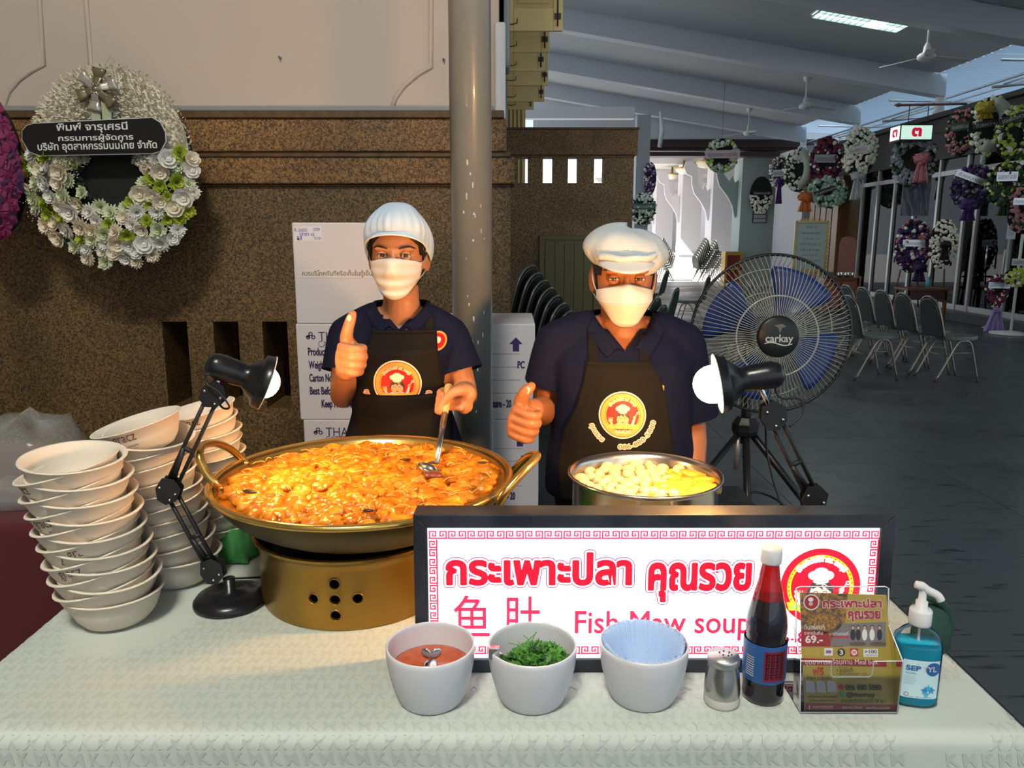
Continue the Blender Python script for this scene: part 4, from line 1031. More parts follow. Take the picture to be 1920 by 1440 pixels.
for x in (1608, 1646): L.put(poly_vf([pf(x+16*cos(a),1207+4*sin(a)) for a in [2*pi*k/18 for k in range(18)]]), mat('print_wok', (0,0,0)), 5)
q4((1502,1212),(1661,1214),(1661,1238),(1503,1234), PAPY, 6)
q4((1509,1215),(1536,1216),(1536,1229),(1509,1228), mat('print_gold', (.38,.27,.05), .3), 7); lt('ONER', 1512, 1533, 1218, 1225, PAPY, 8)
def rrect(x, y, w, h, m, lay): q4((x-w,y+h),(x+w,y+h),(x+w,y-h),(x-w,y-h), m, lay)
rrect(1553, 1222, 8, 7, PW, 7); rrect(1553, 1222, 5, 3, mat('print_violet', (.25,.08,.3), .4), 8)
L.put(poly_vf([pf(1577+7.5*cos(a),1223+7.5*sin(a)) for a in [2*pi*k/20 for k in range(20)]]), PK, 7); lt('3', 1574, 1580, 1218, 1228, PW, 8, .03)
rrect(1601, 1223, 7.5, 7.5, PRED, 7); L.put(poly_vf([pf(1601+5.5*cos(a),1223+5.5*sin(a)) for a in [2*pi*k/20 for k in range(20)]]), PW, 8); lt('W', 1597.5, 1604.5, 1220, 1226, PRED, 9, .03)
rrect(1632, 1224, 13.5, 7.5, PW, 7); lt('>100', 1621, 1643, 1218, 1225, mat('print_navy', (.02,.03,.12), .4), 8, .02); lt('รายการอาหาร', 1622, 1643, 1227, 1230, PK, 8)
q4((1503,1234),(1661,1238),(1662,1250),(1504,1246), PAPR, 7); lt('ชุดอาหารพร้อมทาน Meal box', 1510, 1645, 1234, 1249, PW, 8)
q4((1510,1318),(1676,1322),(1679,1336),(1510,1335), PAPR, 7)
lt('ฟรี', 1524, 1544, 1250, 1265, PRED, 8, .02); lt('• ไม่มีขั้นต่ำ', 1569, 1599, 1250, 1260, PK, 8); lt('• ส่งทั่วกรุงเทพ 1 ชม.', 1569, 1626, 1260, 1267, PK, 8)
lt('• 250 ถ้วย จุได้สูงสุด 10 ท่าน', 1570, 1650, 1268, 1276, PG, 8); lt('น้ำซุป + วุ้นเส้น', 1512, 1558, 1268, 1275, PK, 8)
for k in range(3): q4((1511+20*k,1297),(1529+20*k,1299),(1526+20*k,1277),(1510+20*k,1276), mat('print_pale_panel', (.42,.40,.42), .4), 8)
L.put(poly_vf([pf(1577+5*cos(a),1288+5*sin(a)) for a in [2*pi*k/16 for k in range(16)]]), PRED, 8); L.put(poly_vf([pf(1579+5*cos(a),1302+5*sin(a)) for a in [2*pi*k/16 for k in range(16)]]), mat('print_green', (.05,.25,.12), .4), 8)
lt('086 880 5880', 1585, 1652, 1283, 1294, PK, 8, .02); lt('@khunruay', 1587, 1640, 1297, 1309, PK, 8, .015); lt('สามารถติดต่อเราได้ 24 ชม.', 1577, 1660, 1309, 1318, PK, 8)
lt('หน้าร้าน กด สั่ง เดลิเวอรี่', 1516, 1569, 1303, 1308, PK, 8); lt('เสิร์ฟอยู่ ขอนแก่น เลยจ้า', 1518, 1566, 1311, 1316, PK, 8)
lt('f', 1516, 1519, 1322, 1330, PW, 8); lt('กระเพาะปลาคุณรวย', 1524, 1561, 1322, 1329, PW, 8); lt('khunruay_fishmaw', 1579, 1616, 1323, 1330, PW, 8); lt('www.khunruay.com', 1623, 1667, 1324, 1331, PW, 8)
o = obj('leaflet_print', L.mb, L.mats, lst); o.data.transform(wm(lst).inverted() @ lm)

# ---- salt shaker
p = atZ(1361, 1336, TZ); r = .0285; sx, sy = p.x, p.y+r
t = thing('pepper_shaker', 'small brushed steel shaker with a holed lid beside the sauce bottle', 'shaker', (sx, sy, TZ+.001))
obj('glass_base', MB().lathe([(0,0),(r*.95,0),(r,.003),(r,.014),(r*.97,.020),(0,.020)], 32), mat('milky_glass', (.6,.58,.52), .15), t)
obj('steel_body', MB().lathe([(r*1.01,.017),(r*1.02,.03),(r*.93,.052),(r*.83,.066),(r*.82,.070)], 40), STEEL, t)
obj('lid', MB().lathe([(r*.82,.069),(r*.90,.070),(r*.91,.080),(r*.86,.084),(0,.086)], 40), mat('satin_steel', (.66,.66,.65), .38, 1.0), t)
for a, b_ in ((-.006,.004),(.002,.008),(.010,.004),(-.002,-.004),(.006,-.006),(.012,-.003)): obj('shaker_hole', MB().prism(circ(a, b_, .0014, 8), .001, z0=.0855), mat('black_void', (0,0,0)), t)
# ---- sauce bottle
p = atZ(1441, 1328, TZ); r = .0335; bx0, by0 = p.x, p.y+r
t = thing('sauce_bottle', 'tall dark red sauce bottle with white cap and blue label', 'bottle', (bx0, by0, TZ+.001))
GL_ = mat('dark_sauce', (.010,.007,.012), .07, coat=.6); RG = mat('red_sauce_glass', (.45,.006,.008), .06, trans=.5, coat=.5, ior=1.4)
r2 = random.Random(2)
body = [(0,0),(r*.90,0),(r*.98,.004),(r,.012),(r*.97,.022),(r*.99,.030),(r*1.0,.038)]
body += [(r*(1.0+.012*(i % 2)), .038+.008*i) for i in range(1, 9)]+[(r*.93,.112),(r*.98,.122),(r*.97,.135),(r*.90,.15),(r*.80,.165),(r*.70,.178)]
obj('bottle_body', MB().lathe(body, 40), GL_, t)
obj('bottle_neck', MB().lathe([(r*.70,.178),(r*.66,.186),(r*.52,.205),(r*.44,.225),(r*.40,.236),(r*.40,.240)], 36), RG, t)
obj('cap', MB().lathe([(r*.44,.236),(r*.48,.237),(r*.50,.239),(r*.50,.258),(r*.46,.262),(0,.263)], 32), mat('white_plastic', (.66,.67,.68), .35), t)
obj('label', MB().lathe([(r*1.03,.040),(r*1.035,.042),(r*1.035,.104),(r*1.02,.106)], 40), mat('blue_label', (.02,.09,.27), .35), t)
LB = MB(); 
def cyl_panel(mb, a0, a1, z0, z1, rr, mi=0, n=10): mb.grid(lambda u, v: (rr*cos(a0+(a1-a0)*u), rr*sin(a0+(a1-a0)*u), z0+(z1-z0)*v), n, 1, mi)
obj('label_red_panel', (cyl_panel(LB, -pi/2-.35, -pi/2+.75, .046, .098, r*1.045) or LB), mat('label_red', (.20,.012,.03), .4), t)
LB = MB()
for j in range(4):
    for i in range(4):
        a = -pi/2-.27+.235*i; z = .050+.0115*j
        cyl_panel(LB, a, a+.06, z, z+.010, r*1.06, 0, 2); cyl_panel(LB, a, a+.2, z+.008, z+.010, r*1.06, 0, 3); cyl_panel(LB, a+.10, a+.15, z, z+.006, r*1.06, 0, 2)
obj('label_lettering', LB, mat('label_ink', (.008,.006,.01), .4), t)
LB = MB()
for j in range(9): cyl_panel(LB, -pi/2-1.25, -pi/2-.8, .05+.004*j, .0515+.004*j, r*1.045, 0, 3)
obj('label_lettering', LB, PW, t)
# ---- sanitizer pump bottle
p = atZ(1724, 1332, TZ); sxx, syy = p.x, p.y+.026
t = thing('sanitizer_bottle', 'clear pump bottle of bright blue hand sanitizer at the table corner', 'bottle', (sxx, syy, TZ+.001), (0,0,radians(-12)))
def oval(prof, n=40): return prof
BL = mat('blue_gel', (.03,.72,.98), .05, trans=.4, ior=1.34); BCL = clear_mat('clear_plastic', (.92,.96,.97))
a_, b2_ = .0375, .022
def oloft(levels, mb=None, mi=0, n=40, e=2.6):
    rings = []
    for (sa, sb_, z) in levels:
        rings.append([(abs(cos(q))**(2/e)*(1 if cos(q) > 0 else -1)*sa, abs(sin(q))**(2/e)*(1 if sin(q) > 0 else -1)*sb_, z) for q in [2*pi*k/n for k in range(n)]])
    return (mb or MB()).loft(rings, mi)
obj('blue_gel', oloft([(a_*.85,b2_*.85,.002),(a_*.93,b2_*.93,.006),(a_*.94,b2_*.94,.05),(a_*.94,b2_*.94,.100),(a_*.90,b2_*.9,.108)]), BL, t)
obj('bottle_body', oloft([(a_*.9,b2_*.9,0),(a_,b2_,.006),(a_,b2_,.06),(a_,b2_,.102),(a_*.93,b2_*.93,.116),(a_*.62,b2_*.8,.127),(.0135,.0135,.133),(.0135,.0135,.140)]), BCL, t)
WP = mat('white_plastic', (.66,.67,.68), .35)
obj('pump_collar', MB().lathe([(.0145,.136),(.0165,.137),(.017,.140),(.017,.160),(.0155,.163),(.009,.164),(.009,.176),(.006,.178),(.0055,.196)], 30), WP, t)
obj('pump_head', MB().tube(smooth_path([(-.012,0,.2035),(0,0,.2),(.006,-.001,.196),(.020,-.004,.190),(.026,-.005,.182)]), [.006,.0062,.0065,.007,.0075,.0075,.007]+[.0065]*18, 10), WP, t)
obj('dip_tube', MB().tube([(0,0,.14),(.002,0,.06),(.01,0,.01)], .002, 8), WP, t)
SLB = mat('label_pale', (.55,.75,.80), .4); 
def on_front(x, z, off=.0006): # front oval surface
    s_ = max(0, 1-abs(x/a_)**2.6)**(1/2.6); return (x, -(b2_*s_+off), z)
LB = MB().grid(lambda u, v: on_front(-.024+.055*u, .018+.066*v), 14, 2)
obj('label', LB, SLB, t)
NB = mat('label_navy', (.02,.12,.35), .4)
def ol(s, x0, x1, z0, z1, m, off=0): 
    V, F = text_box(s, x0, x1, z0, z1, off); obj('label_lettering', MB().add([on_front(v[0], v[1], .0013) for v in V], F, 0, False), m, t)
obj('label_badge', MB().grid(lambda u, v: on_front(.021+.0115*v*cos(2*pi*u), .070+.0115*v*sin(2*pi*u), .0010), 20, 3), NB, t)
ol('SEP', -.020, .002, .066, .075, NB, .03); ol('TYL', .0045, .026, .066, .075, PW, .02); ol('ALCOHOL', -.020, -.004, .060, .063, NB)
for j in range(5): ol('hand sanitizer gel', -.021, -.007+.002*(j % 3), .0545-.0032*j, .0562-.0032*j, NB)
ol('no flame', -.016, .022, .020, .0215, NB)
for k in range(4):
    a = .3+k*1.3; P5 = [(x*.007*(.7 if k % 2 else 1)+.016+.005*cos(a), z*.007+.032+.006*sin(a)) for x, z in ((0,1),(.3,.3),(1,.1),(.4,-.3),(.6,-1),(0,-.5),(-.6,-1),(-.4,-.3),(-1,.1),(-.3,.3))]
    obj('label_picture', MB().add([on_front(x, z, .0013) for x, z in P5], [tuple(range(10))], 0, False), mat('label_teal', (.05,.45,.6), .4) if k % 2 else mat('label_navy2', (.03,.25,.55), .4), t)
obj('label_mark', MB().add([on_front(-.016+v[0], .024+v[1], .0013) for v in ring_vf(0,0,.0028,.0036,16)[0]], ring_vf(0,0,.0028,.0036,16)[1]), mat('label_brown', (.3,.08,.05), .4), t)
# ---- dark green bag behind the sanitizer
gp_ = atZ(1768, 1235, TZ)
GRN = mat('dark_green_cloth', (.012,.05,.035), .7, bump=(60,.3,.002))
t = thing('green_purse', 'dark green fabric purse with a looped strap behind the sanitizer bottle', 'bag', (gp_.x-.01, gp_.y+.03, TZ+.001))
obj('purse_body', oloft([(.026,.020,0),(.034,.026,.012),(.032,.022,.05),(.026,.012,.078),(.02,.004,.09)]), GRN, t)
obj('purse_strap', MB().tube(smooth_path([(-.03,0,.05),(-.04,-.004,.085),(-.018,-.006,.108),(.015,-.004,.09),(.030,0,.06),(.034,0,.03)]), .008, 10), GRN, t)
# ---- green towels beside the wok
TOW = mat('green_towel', (.05,.24,.06), .95, bump=(200,.5,.002))
def cloth_lump(name, lab, pts, w, h, parentless=True, matr=TOW, cat='towel', seed=1, grp=None):
    rc = random.Random(seed); x0, y0, z0_ = pts
    def fn(u, v):
        a = u*pi; x = (u-.5)*w; y = (v-.5)*h
        hgt = .06*sin(pi*u)**.7*sin(pi*v)**.6*(1+.5*noise.noise(Vector((u*3, v*3, seed))))+.012*noise.noise(Vector((u*9, v*7, seed+3)))*sin(pi*u)*sin(pi*v)
        return (x+.02*noise.noise(Vector((v*4, seed, u))), y+.01*noise.noise(Vector((u*4, seed, 2))), max(.0, hgt))
    o_ = obj(name, MB().grid(fn, 40, 26), matr, loc=pts, solid=.004); tag(o_, lab, cat, grp); return o_
tw1 = atZ(985, 985, TZ); 
cloth_lump('green_towel', 'crumpled green towel between the wok and the steel pot', (atY(975,960,1.70).x, 1.70, TZ+.004), .24, .17, seed=3)
cloth_lump('green_towel', 'small green towel tucked behind the rear bowl stack and the wok', (atY(440,1000,1.74).x, 1.74, TZ+.004), .10, .12, seed=5)
# ================================================================== PILLAR, BOXES, RED TABLE, FAN
PY_ = 2.58; pl0 = atY(845, 400, PY_); pr0 = atY(923, 400, PY_)
PAINT = mat('grey_gloss_paint', (.20,.215,.20), .3, nz=(2.5, (.26,.27,.25), .3), coat=.3)
pc = (pl0.x+pr0.x)/2; prd = (pr0.x-pl0.x)/2*.985
pil = struct('trim_20', MB().tube([(pc,PY_,0),(pc,PY_,6.4)], prd, 48), PAINT)
chp = MB(); rc = random.Random(6)
for i in range(26):
    a = -pi/2+rc.uniform(-.4,.75); z = rc.uniform(.9,1.75); w, h = rc.uniform(.001,.003), rc.uniform(.004,.014); P6 = []
    for k in range(7):
        an = 2*pi*k/7; q = rc.uniform(.6,1.2); P6.append(((prd+.0007)*cos(a+w*cos(an)*q/prd), PY_*0+(prd+.0007)*sin(a+w*cos(an)*q/prd), z+h*sin(an)*q))
    chp.add(P6, [tuple(range(7))], 0, False)
obj('paint_chips', chp, mat('chip_white', (.55,.54,.48), .7), pil, loc=(pc,PY_,0), kind='stuff')
# boxes
CARD = mat('white_carton', (.60,.58,.60), .6, bump=(14,.1,.003)); INKN = mat('navy_ink', (.035,.02,.11), .6); TAPE = mat('clear_tape', (.52,.50,.49), .25)
BY = 2.86; bxL, bxR = atY(559, 700, BY).x, atY(1003, 700, BY).x; zA, zB_, zC_ = atY(700,417,BY).z, atY(700,607,BY).z, atY(700,787,BY).z
hC = zB_-zC_; 
def carton(x0, x1, z0, z1, lab, arrow=True, pr=True, dx=0, dy=0, depth=.42):
    t = thing('carton', lab, 'box', ((x0+x1)/2+dx, BY+depth/2+dy, z0), group='white cartons stacked by the pillar')
    w = (x1-x0)/2; h = z1-z0-.002
    obj('carton_body', MB().box(-w, -depth/2, 0, w, depth/2, h), CARD, t, bevel=.004)
    obj('lid_flaps', MB().box(-w+.002, -depth/2+.002, h-.001, w-.002, -.003, h+.0015).box(-w+.002, .003, h-.001, w-.002, depth/2-.002, h+.0015), CARD, t)
    m = frame_mtx((-w, -depth/2-.0008, 0), (1,0,0), (0,0,1)); P = Print(); P.dz = .0004
    W_ = 2*w; S = h/.333
    if pr:
        k = W_/.43
        def T_(s, x, zc_, hh, off=.02, width=None):
            V, F = text_mesh(s, 1, off, 'LEFT')
            ax = min(v[0] for v in V); wd = max(v[0] for v in V)-ax
            sc = hh/.7; sx = (width/wd) if width else sc
            V = [(x+(v[0]-ax)*sx, zc_+v[1]*sc, 0) for v in V]
            P.put(stroke_vf(V, F, .0006) if off > 0 else (V, F), INKN)
        T_('THAI', .080*k, h-.048, .036, .0, .088*k); T_('CATERING', .078*k, h-.076, .024, -.01, .118*k)
        for q in ((0,.014),(.012,-.004),(-.012,-.004)):
            P.put(ring_vf(.052*k+q[0]*.8, h-.046+q[1]*.7, .004, .008, 18), INKN)
        P.put(poly_vf([(.033*k,h-.046),(.047*k,h-.040),(.047*k,h-.052)]), INKN)
        zz = h-.105
        for s, wd in (('Product :', .074), ('Weight :', .068), ('Carton No. :', .094), ('Best Before :', .104)):
            T_(s, .040*k, zz, .029, .015, wd*k)
            x = (.040+wd+.012)*k
            while x < W_*.86: P.put(rect_vf(x, zz-.009, x+.003, zz-.006), INKN); x += .0065
            if s == 'Weight :': T_('PC', W_*.85, zz, .027, .015, .026*k)
            zz -= .0500
        T_('Keep Frozen at Temperature - 20', .080*k, zz, .029, .02, .262*k)
    if arrow:
        ax = W_-.072; az = h-.075
        P.put(poly_vf([(ax-.012,az-.028),(ax+.012,az-.028),(ax+.012,az),(ax+.026,az),(ax,az+.026),(ax-.026,az),(ax-.012,az)]), INKN)
    if P.mats:
        o_ = obj('carton_lettering', P.mb, P.mats, t); o_.data.transform(m)
    return t, m, h
xM = atY(784, 700, BY).x
for a_, b_, wh in ((bxL, xM-.004, 'behind the woman'), (xM+.004, bxR, 'right of the pillar')):
    carton(a_, b_, .0, zC_-hC, 'lowest white carton of the pile %s' % wh)
    carton(a_+.006, b_+.012, zC_-hC, zC_, 'white catering carton second from the floor, pile %s' % wh, dx=.004)
    carton(a_, b_, zC_, zB_, 'printed white catering carton third from the floor, pile %s' % wh)
xT0, xT1 = atY(551, 500, BY).x, atY(742, 500, BY).x
t, m, h = carton(xT0, xT1, zB_, zA, 'topmost white carton with a pasted Thai label behind the woman', False, False, depth=.36)
LABP = mat('paper_label', (.66,.62,.58), .6); INKG = mat('grey_ink', (.12,.11,.11), .6); INKU = mat('blue_ink', (.04,.06,.35), .6)
k = (xT1-xT0)/(742-551); P = Print(); P.dz = .0005
def cp(px, py): return ((px-551)*k, (zA-zB_)*(607-py)/(607-417))
a, b_ = cp(556,520), cp(699,504); P.put(rect_vf(a[0],a[1],b_[0],b_[1]), LABP, 0)
V, F = text_box('ควรบริโภคทันทีหรือเก็บในตู้เย็น', cp(566,518)[0], cp(697,518)[0], cp(566,519)[1], cp(566,505)[1], .01); P.put((V, F), INKG, 1)
a, b_ = cp(555,452), cp(606,424); P.put(rect_vf(a[0],a[1],b_[0],b_[1]), mat('pale_sticker', (.66,.68,.74), .5), 0)
for s, bx in (('K. มนตรา', (556,580,427,434)), ('0709', (591,603,427,433)), ('(สาขา ๑)', (565,592,435,444)), ('ผล', (560,569,442,450)), ('12 ถุง', (592,604,443,450))):
    a, b_ = cp(bx[0], bx[3]), cp(bx[1], bx[2]); V, F = text_box(s, a[0], b_[0], a[1], b_[1], .01); P.put((V, F), INKU, 1)
o = obj('carton_label', P.mb, P.mats, t); o.data.transform(m)
# red-covered side table with plastic bags
REDC = mat('dark_red_cloth', (.07,.002,.007), .85, sheen=.15)
ry = 1.72; rz = atY(60, 985, ry).z; rx1 = atY(122, 1000, ry).x
def rcf(u, v):
    x = -3.2+(rx1+3.2)*u
    if v < .6: s = v/.6; return (x, ry+.012*sin(x*17)*(1-s), .02+(rz-.04)*s)
    if v < .7: s = (v-.6)/.1; return (x, ry+.02*(1-cos(s*pi/2)), rz-.02+.02*sin(s*pi/2))
    return (x, ry+.02+(v-.7)/.3*.7, rz)
t = thing('side_table', 'table at the far left covered with a plain dark red cloth', 'table', (-2.2, ry+.35, 0))
obj('red_tablecloth', MB().grid(rcf, 60, 40).add([(rx1,ry+.005,.02),(rx1,ry+.72,.02),(rx1,ry+.72,rz),(rx1,ry+.01,rz)], [(0,1,2,3)], 0, False), REDC, t, world=True)
for x in (-3.1, rx1-.06):
    for y in (ry+.05, ry+.66): obj('leg', MB().tube([(x,y,0),(x,y,rz-.02)], .015, 8), TRUSS, t, world=True)
PLB = bpy.data.materials.new('clear_bag'); PLB.use_nodes = True; b_ = PLB.node_tree.nodes['Principled BSDF']; b_.inputs['Base Color'].default_value = (.42,.44,.42,1); b_.inputs['Roughness'].default_value = .22; b_.inputs['Alpha'].default_value = .25
def bag(name, lab, c, r_, seed, al=None):
    q = seed*3.1; V = []; nu, nv = 34, 22
    for i in range(nv+1):
        t_ = pi*i/nv
        for k_ in range(nu):
            p_ = 2*pi*k_/nu; d = Vector((sin(t_)*cos(p_), sin(t_)*sin(p_), cos(t_))); f = 1+.28*noise.noise(d*2.2+Vector((q,0,0)))+.10*abs(noise.noise(d*7+Vector((0,q,0))))
            V.append((d.x*r_[0]*f, d.y*r_[1]*f, max(-.0, d.z+.6)*r_[2]*f*.62))
    F = [((i+1)*nu+k_, (i+1)*nu+(k_+1) % nu, i*nu+(k_+1) % nu, i*nu+k_) for i in range(nv) for k_ in range(nu)]
    o_ = obj(name, MB().add(V, F), PLB, loc=c); tag(o_, lab, 'bag', 'clear plastic bags on the red table'); return o_
bc_ = atY(40, 985, ry+.16)
bag('plastic_bag', 'tall crumpled clear plastic bag on the red-covered table', (bc_.x-.02, ry+.24, rz+.002), (.15,.12,.20), 1)
bag('plastic_bag', 'low crumpled clear plastic bag in front of the taller one', (bc_.x+.03, ry+.13, rz+.002), (.12,.05,.07), 2)
# ---- big pedestal fan
FB = mat('fan_black', (.01,.011,.013), .35); CAGE = mat('fan_cage_wire', (.42,.44,.38), .35, .3); BLUE = mat('fan_blade_blue', (.012,.035,.16), .35); 
fY = 3.15; fc = atY(1445, 627, fY); R = 147/1440*(fY*cos(TILT)+(CAMZ-fc.z)*sin(TILT))
ft = thing('pedestal_fan', 'large black pedestal fan with blue blades on a tripod behind the man', 'fan', (fc.x-.06, fY+.14, 0))
nrm = Vector((-.05, -1, .04)).normalized(); fm = Matrix.Translation(fc) @ nrm.to_track_quat('Z', 'Y').to_matrix().to_4x4()
# upright so that local Y is up
xax = Vector((0,0,1)).cross(nrm).normalized(); yax = nrm.cross(xax)
fm = Matrix(((xax.x,yax.x,nrm.x,fc.x),(xax.y,yax.y,nrm.y,fc.y),(xax.z,yax.z,nrm.z,fc.z),(0,0,0,1)))
def wirepath(a, front):
    pts = []
    for k in range(9):
        s = k/8; r_ = .082+(R-.082)*s
        z = (.095*(1-s**3.2)+.004) if front else -(.085*(1-s**4)+.004)
        pts.append((r_*cos(a), r_*sin(a), z))
    return pts
wf = MB(); wb = MB(); NW = 96
for k in range(NW):
    wf.tube(wirepath(2*pi*k/NW, True), .0014, 4, caps=False); wb.tube([p for p in wirepath(2*pi*k/NW+.02, False)], .0014, 4, caps=False)
for mb, s_, zs in ((wf, .50, .092), (wb, .52, -.08), (wb, .82, -.05)):
    mb.tube([(R*s_*cos(a), R*s_*sin(a), zs) for a in [2*pi*k/64 for k in range(64)]], .0035 if mb is wf else .002, 6, closed=True)
obj('front_cage', wf, CAGE, ft, world=True).data.transform(Matrix.Identity(4))
bpy.data.objects['front_cage'].data.transform(Matrix.Identity(4))
for nm in ('front_cage',):
    o_ = bpy.data.objects[nm]; o_.data.transform(wm(ft)); o_.data.transform(fm); o_.data.transform(wm(ft).inverted())
o_ = obj('rear_cage', wb, CAGE, ft); o_.data.transform(fm); o_.data.transform(wm(ft).inverted())
def fadd(nm, mb, m, **k):
    o_ = obj(nm, mb, m, ft, **k); o_.data.transform(fm); o_.data.transform(wm(ft).inverted()); return o_
fadd('cage_rim', MB().tube([(R*1.005*cos(a), R*1.005*sin(a), 0) for a in [2*pi*k/90 for k in range(90)]], .0065, 8, closed=True), FB)
fadd('hub_cover', MB().lathe([(.084,.094),(.084,.102),(.075,.108),(.03,.112),(0,.112)], 40), FB)
V, F = text_mesh('carkay', .042, .0008); LOGO = mat('logo_grey', (.5,.52,.5), .4)
lg = MB().add([(v[0]+.002, v[1]-.008, .1135) for v in V], F, 0, False)
sw = [(-.055+.11*i/16, -.026+.006*sin(i/16*2*pi)) for i in range(17)]
lg.add([(x, y, .1135) for x, y in sw]+[(x, y-.0035-.002*sin(pi*i/16), .1135) for i, (x, y) in enumerate(sw)], [(i, 17+i, 18+i, i+1) for i in range(16)], 0, False)
fadd('logo', lg, LOGO)
fadd('logo', MB().add([(x, y, .1132) for x, y in ((-.02,.045),(.012,.052),(.028,.04),(.012,.036),(.004,.014),(-.004,.036))], [tuple(range(6))], 0, False), mat('logo_dim', (.16,.14,.12), .4))
fadd('motor', MB().lathe([(0,-.20),(.05,-.195),(.065,-.17),(.068,-.10),(.05,-.085),(.03,-.08),(.03,.02),(.05,.03),(.05,.05),(0,.055)], 30), FB)
for ang in (62, 155, 332, 245):
    bl = []; nu, nv = 10, 8
    def bf(u, v, ang=ang):
        r_ = .05+(R*.86-.05)*u; w = (.42+.50*u-.15*max(0,u-.85)/.15); a = radians(ang)+w*(v-.5)*1.25
        return (r_*cos(a), r_*sin(a), .025-.05*v)
    if ang == 245 and False: continue
    fadd('blade', MB().grid(bf, 10, 8), BLUE, solid=.003)
ap = atY(1404, 785, fY+.10)
TP = lambda nm, mb, m=FB: obj(nm, mb, m, ft, world=True)
hub = Vector((fc.x-.035, fY+.17, fc.z-.03))
TP('neck', MB().tube([hub+Vector((0,0,.02)), Vector((ap.x, fY+.14, ap.z+.02)), Vector((ap.x, fY+.14, ap.z-.12))], [.03,.022,.022], 14))
TP('tripod_hub', MB().lathe([(0,-.05),(.05,-.05),(.06,-.03),(.06,.0),(.04,.03),(0,.035)], 8, mtx=Matrix.Translation((ap.x, fY+.14, ap.z-.03)), smooth=False))
for (px, py, dy) in ((1300,915,-.12),(1403,1000,-.42),(1562,1010,-.10)):
    e = atY(px, py, fY+.14+dy*.5); a0_ = Vector((ap.x, fY+.14, ap.z-.04)); d = (e-a0_); e2 = a0_+d*((a0_.z-.02)/(-d.z))
    TP('tripod_leg', MB().tube([a0_+d*.04, e2], .016, 4)); TP('rubber_foot', MB().lathe([(0,0),(.022,0),(.022,.02),(.012,.035),(0,.036)], 12, mtx=Matrix.Translation((e2.x, e2.y, 0))))
TP('inner_pole', MB().tube([(ap.x-.03,fY+.14,ap.z-.06),(ap.x-.03,fY+.14,ap.z-.24)], .012, 12), TRUSS)
for P7 in ([atY(1436,800,fY+.1), atY(1440,860,fY+.1), atY(1470,960,fY), atY(1500,1000,fY-.05), atZ(1520,1050,.01)], [atY(1330,900,fY), atY(1380,922,fY), atY(1430,925,fY), atY(1480,960,fY-.1), atZ(1500,1040,.01)]):
    TP('cable', MB().tube(smooth_path(P7), .005, 6))
# power box on floor behind pot
pb = atY(1352, 930, 2.7)
t = thing('stool', 'low dark stool with a power strip behind the steel pot', 'stool', (pb.x, 2.7, 0))
obj('stool_top', MB().box(-.12,-.12,pb.z-.03,.1,.12,pb.z), FB, t, bevel=.004)
for sx in (-1,1):
    for sy in (-1,1): obj('leg', MB().tube([(sx*.09-.01,sy*.1,0),(sx*.08-.01,sy*.09,pb.z-.03)], .01, 8), FB, t)
# ================================================================== THE TWO PEOPLE
HEADP = [(-.006,.016,.066,.005),(0,.028,.080,.02),(.012,.040,.087,.045),(.032,.053,.090,.066),(.055,.062,.091,.080),(.080,.068,.089,.088),(.105,.0715,.086,.092),(.125,.0735,.089,.094),(.150,.073,.087,.094),(.175,.066,.076,.086),(.195,.052,.056,.066),(.209,.030,.030,.038),(.215,.006,.006,.008)]
def headdim(z):
    if z <= HEADP[0][0]: return HEADP[0][1:]
    for p, q in zip(HEADP, HEADP[1:]):
        if p[0] <= z <= q[0]:
            t = (z-p[0])/(q[0]-p[0]); return tuple(p[i]+(q[i]-p[i])*t for i in (1,2,3))
    return HEADP[-1][1:]
def head_pt(z, ang, off=0.0):
    """ang 0 = straight ahead (-Y), positive = image right"""
    a, f, b = headdim(z); c = cos(ang); d = f if c > 0 else b
    return Vector(((a+off)*sin(ang), -(d+off)*c, z))
def capsule(mb, pts, rad, n=14):
    """tube with rounded ends"""
    pts = smooth_path(pts, 5) if len(pts) > 2 else [Vector(p) for p in pts]
    if isinstance(rad, (int, float)): rad = [rad]*len(pts)
    elif len(rad) != len(pts):
        R_ = []; m = len(rad)-1
        for i in range(len(pts)):
            s = i/(len(pts)-1)*m; k = min(int(s), m-1); R_.append(rad[k]+(rad[k+1]-rad[k])*(s-k))
        rad = R_
    mb.tube(pts, rad, n); mb.ball(pts[0], rad[0], n, 8); mb.ball(pts[-1], rad[-1], n, 8)
def ring(c, a, d, z, e=2.3, n=36, db=None):
    out = []
    for k in range(n):
        q = 2*pi*k/n; sx = abs(cos(q))**(2/e)*(1 if cos(q) > 0 else -1); sy = abs(sin(q))**(2/e)*(1 if sin(q) > 0 else -1)
        out.append((c[0]+a*sx, c[1]+(d if sy < 0 else (db or d))*sy, z))
    return out
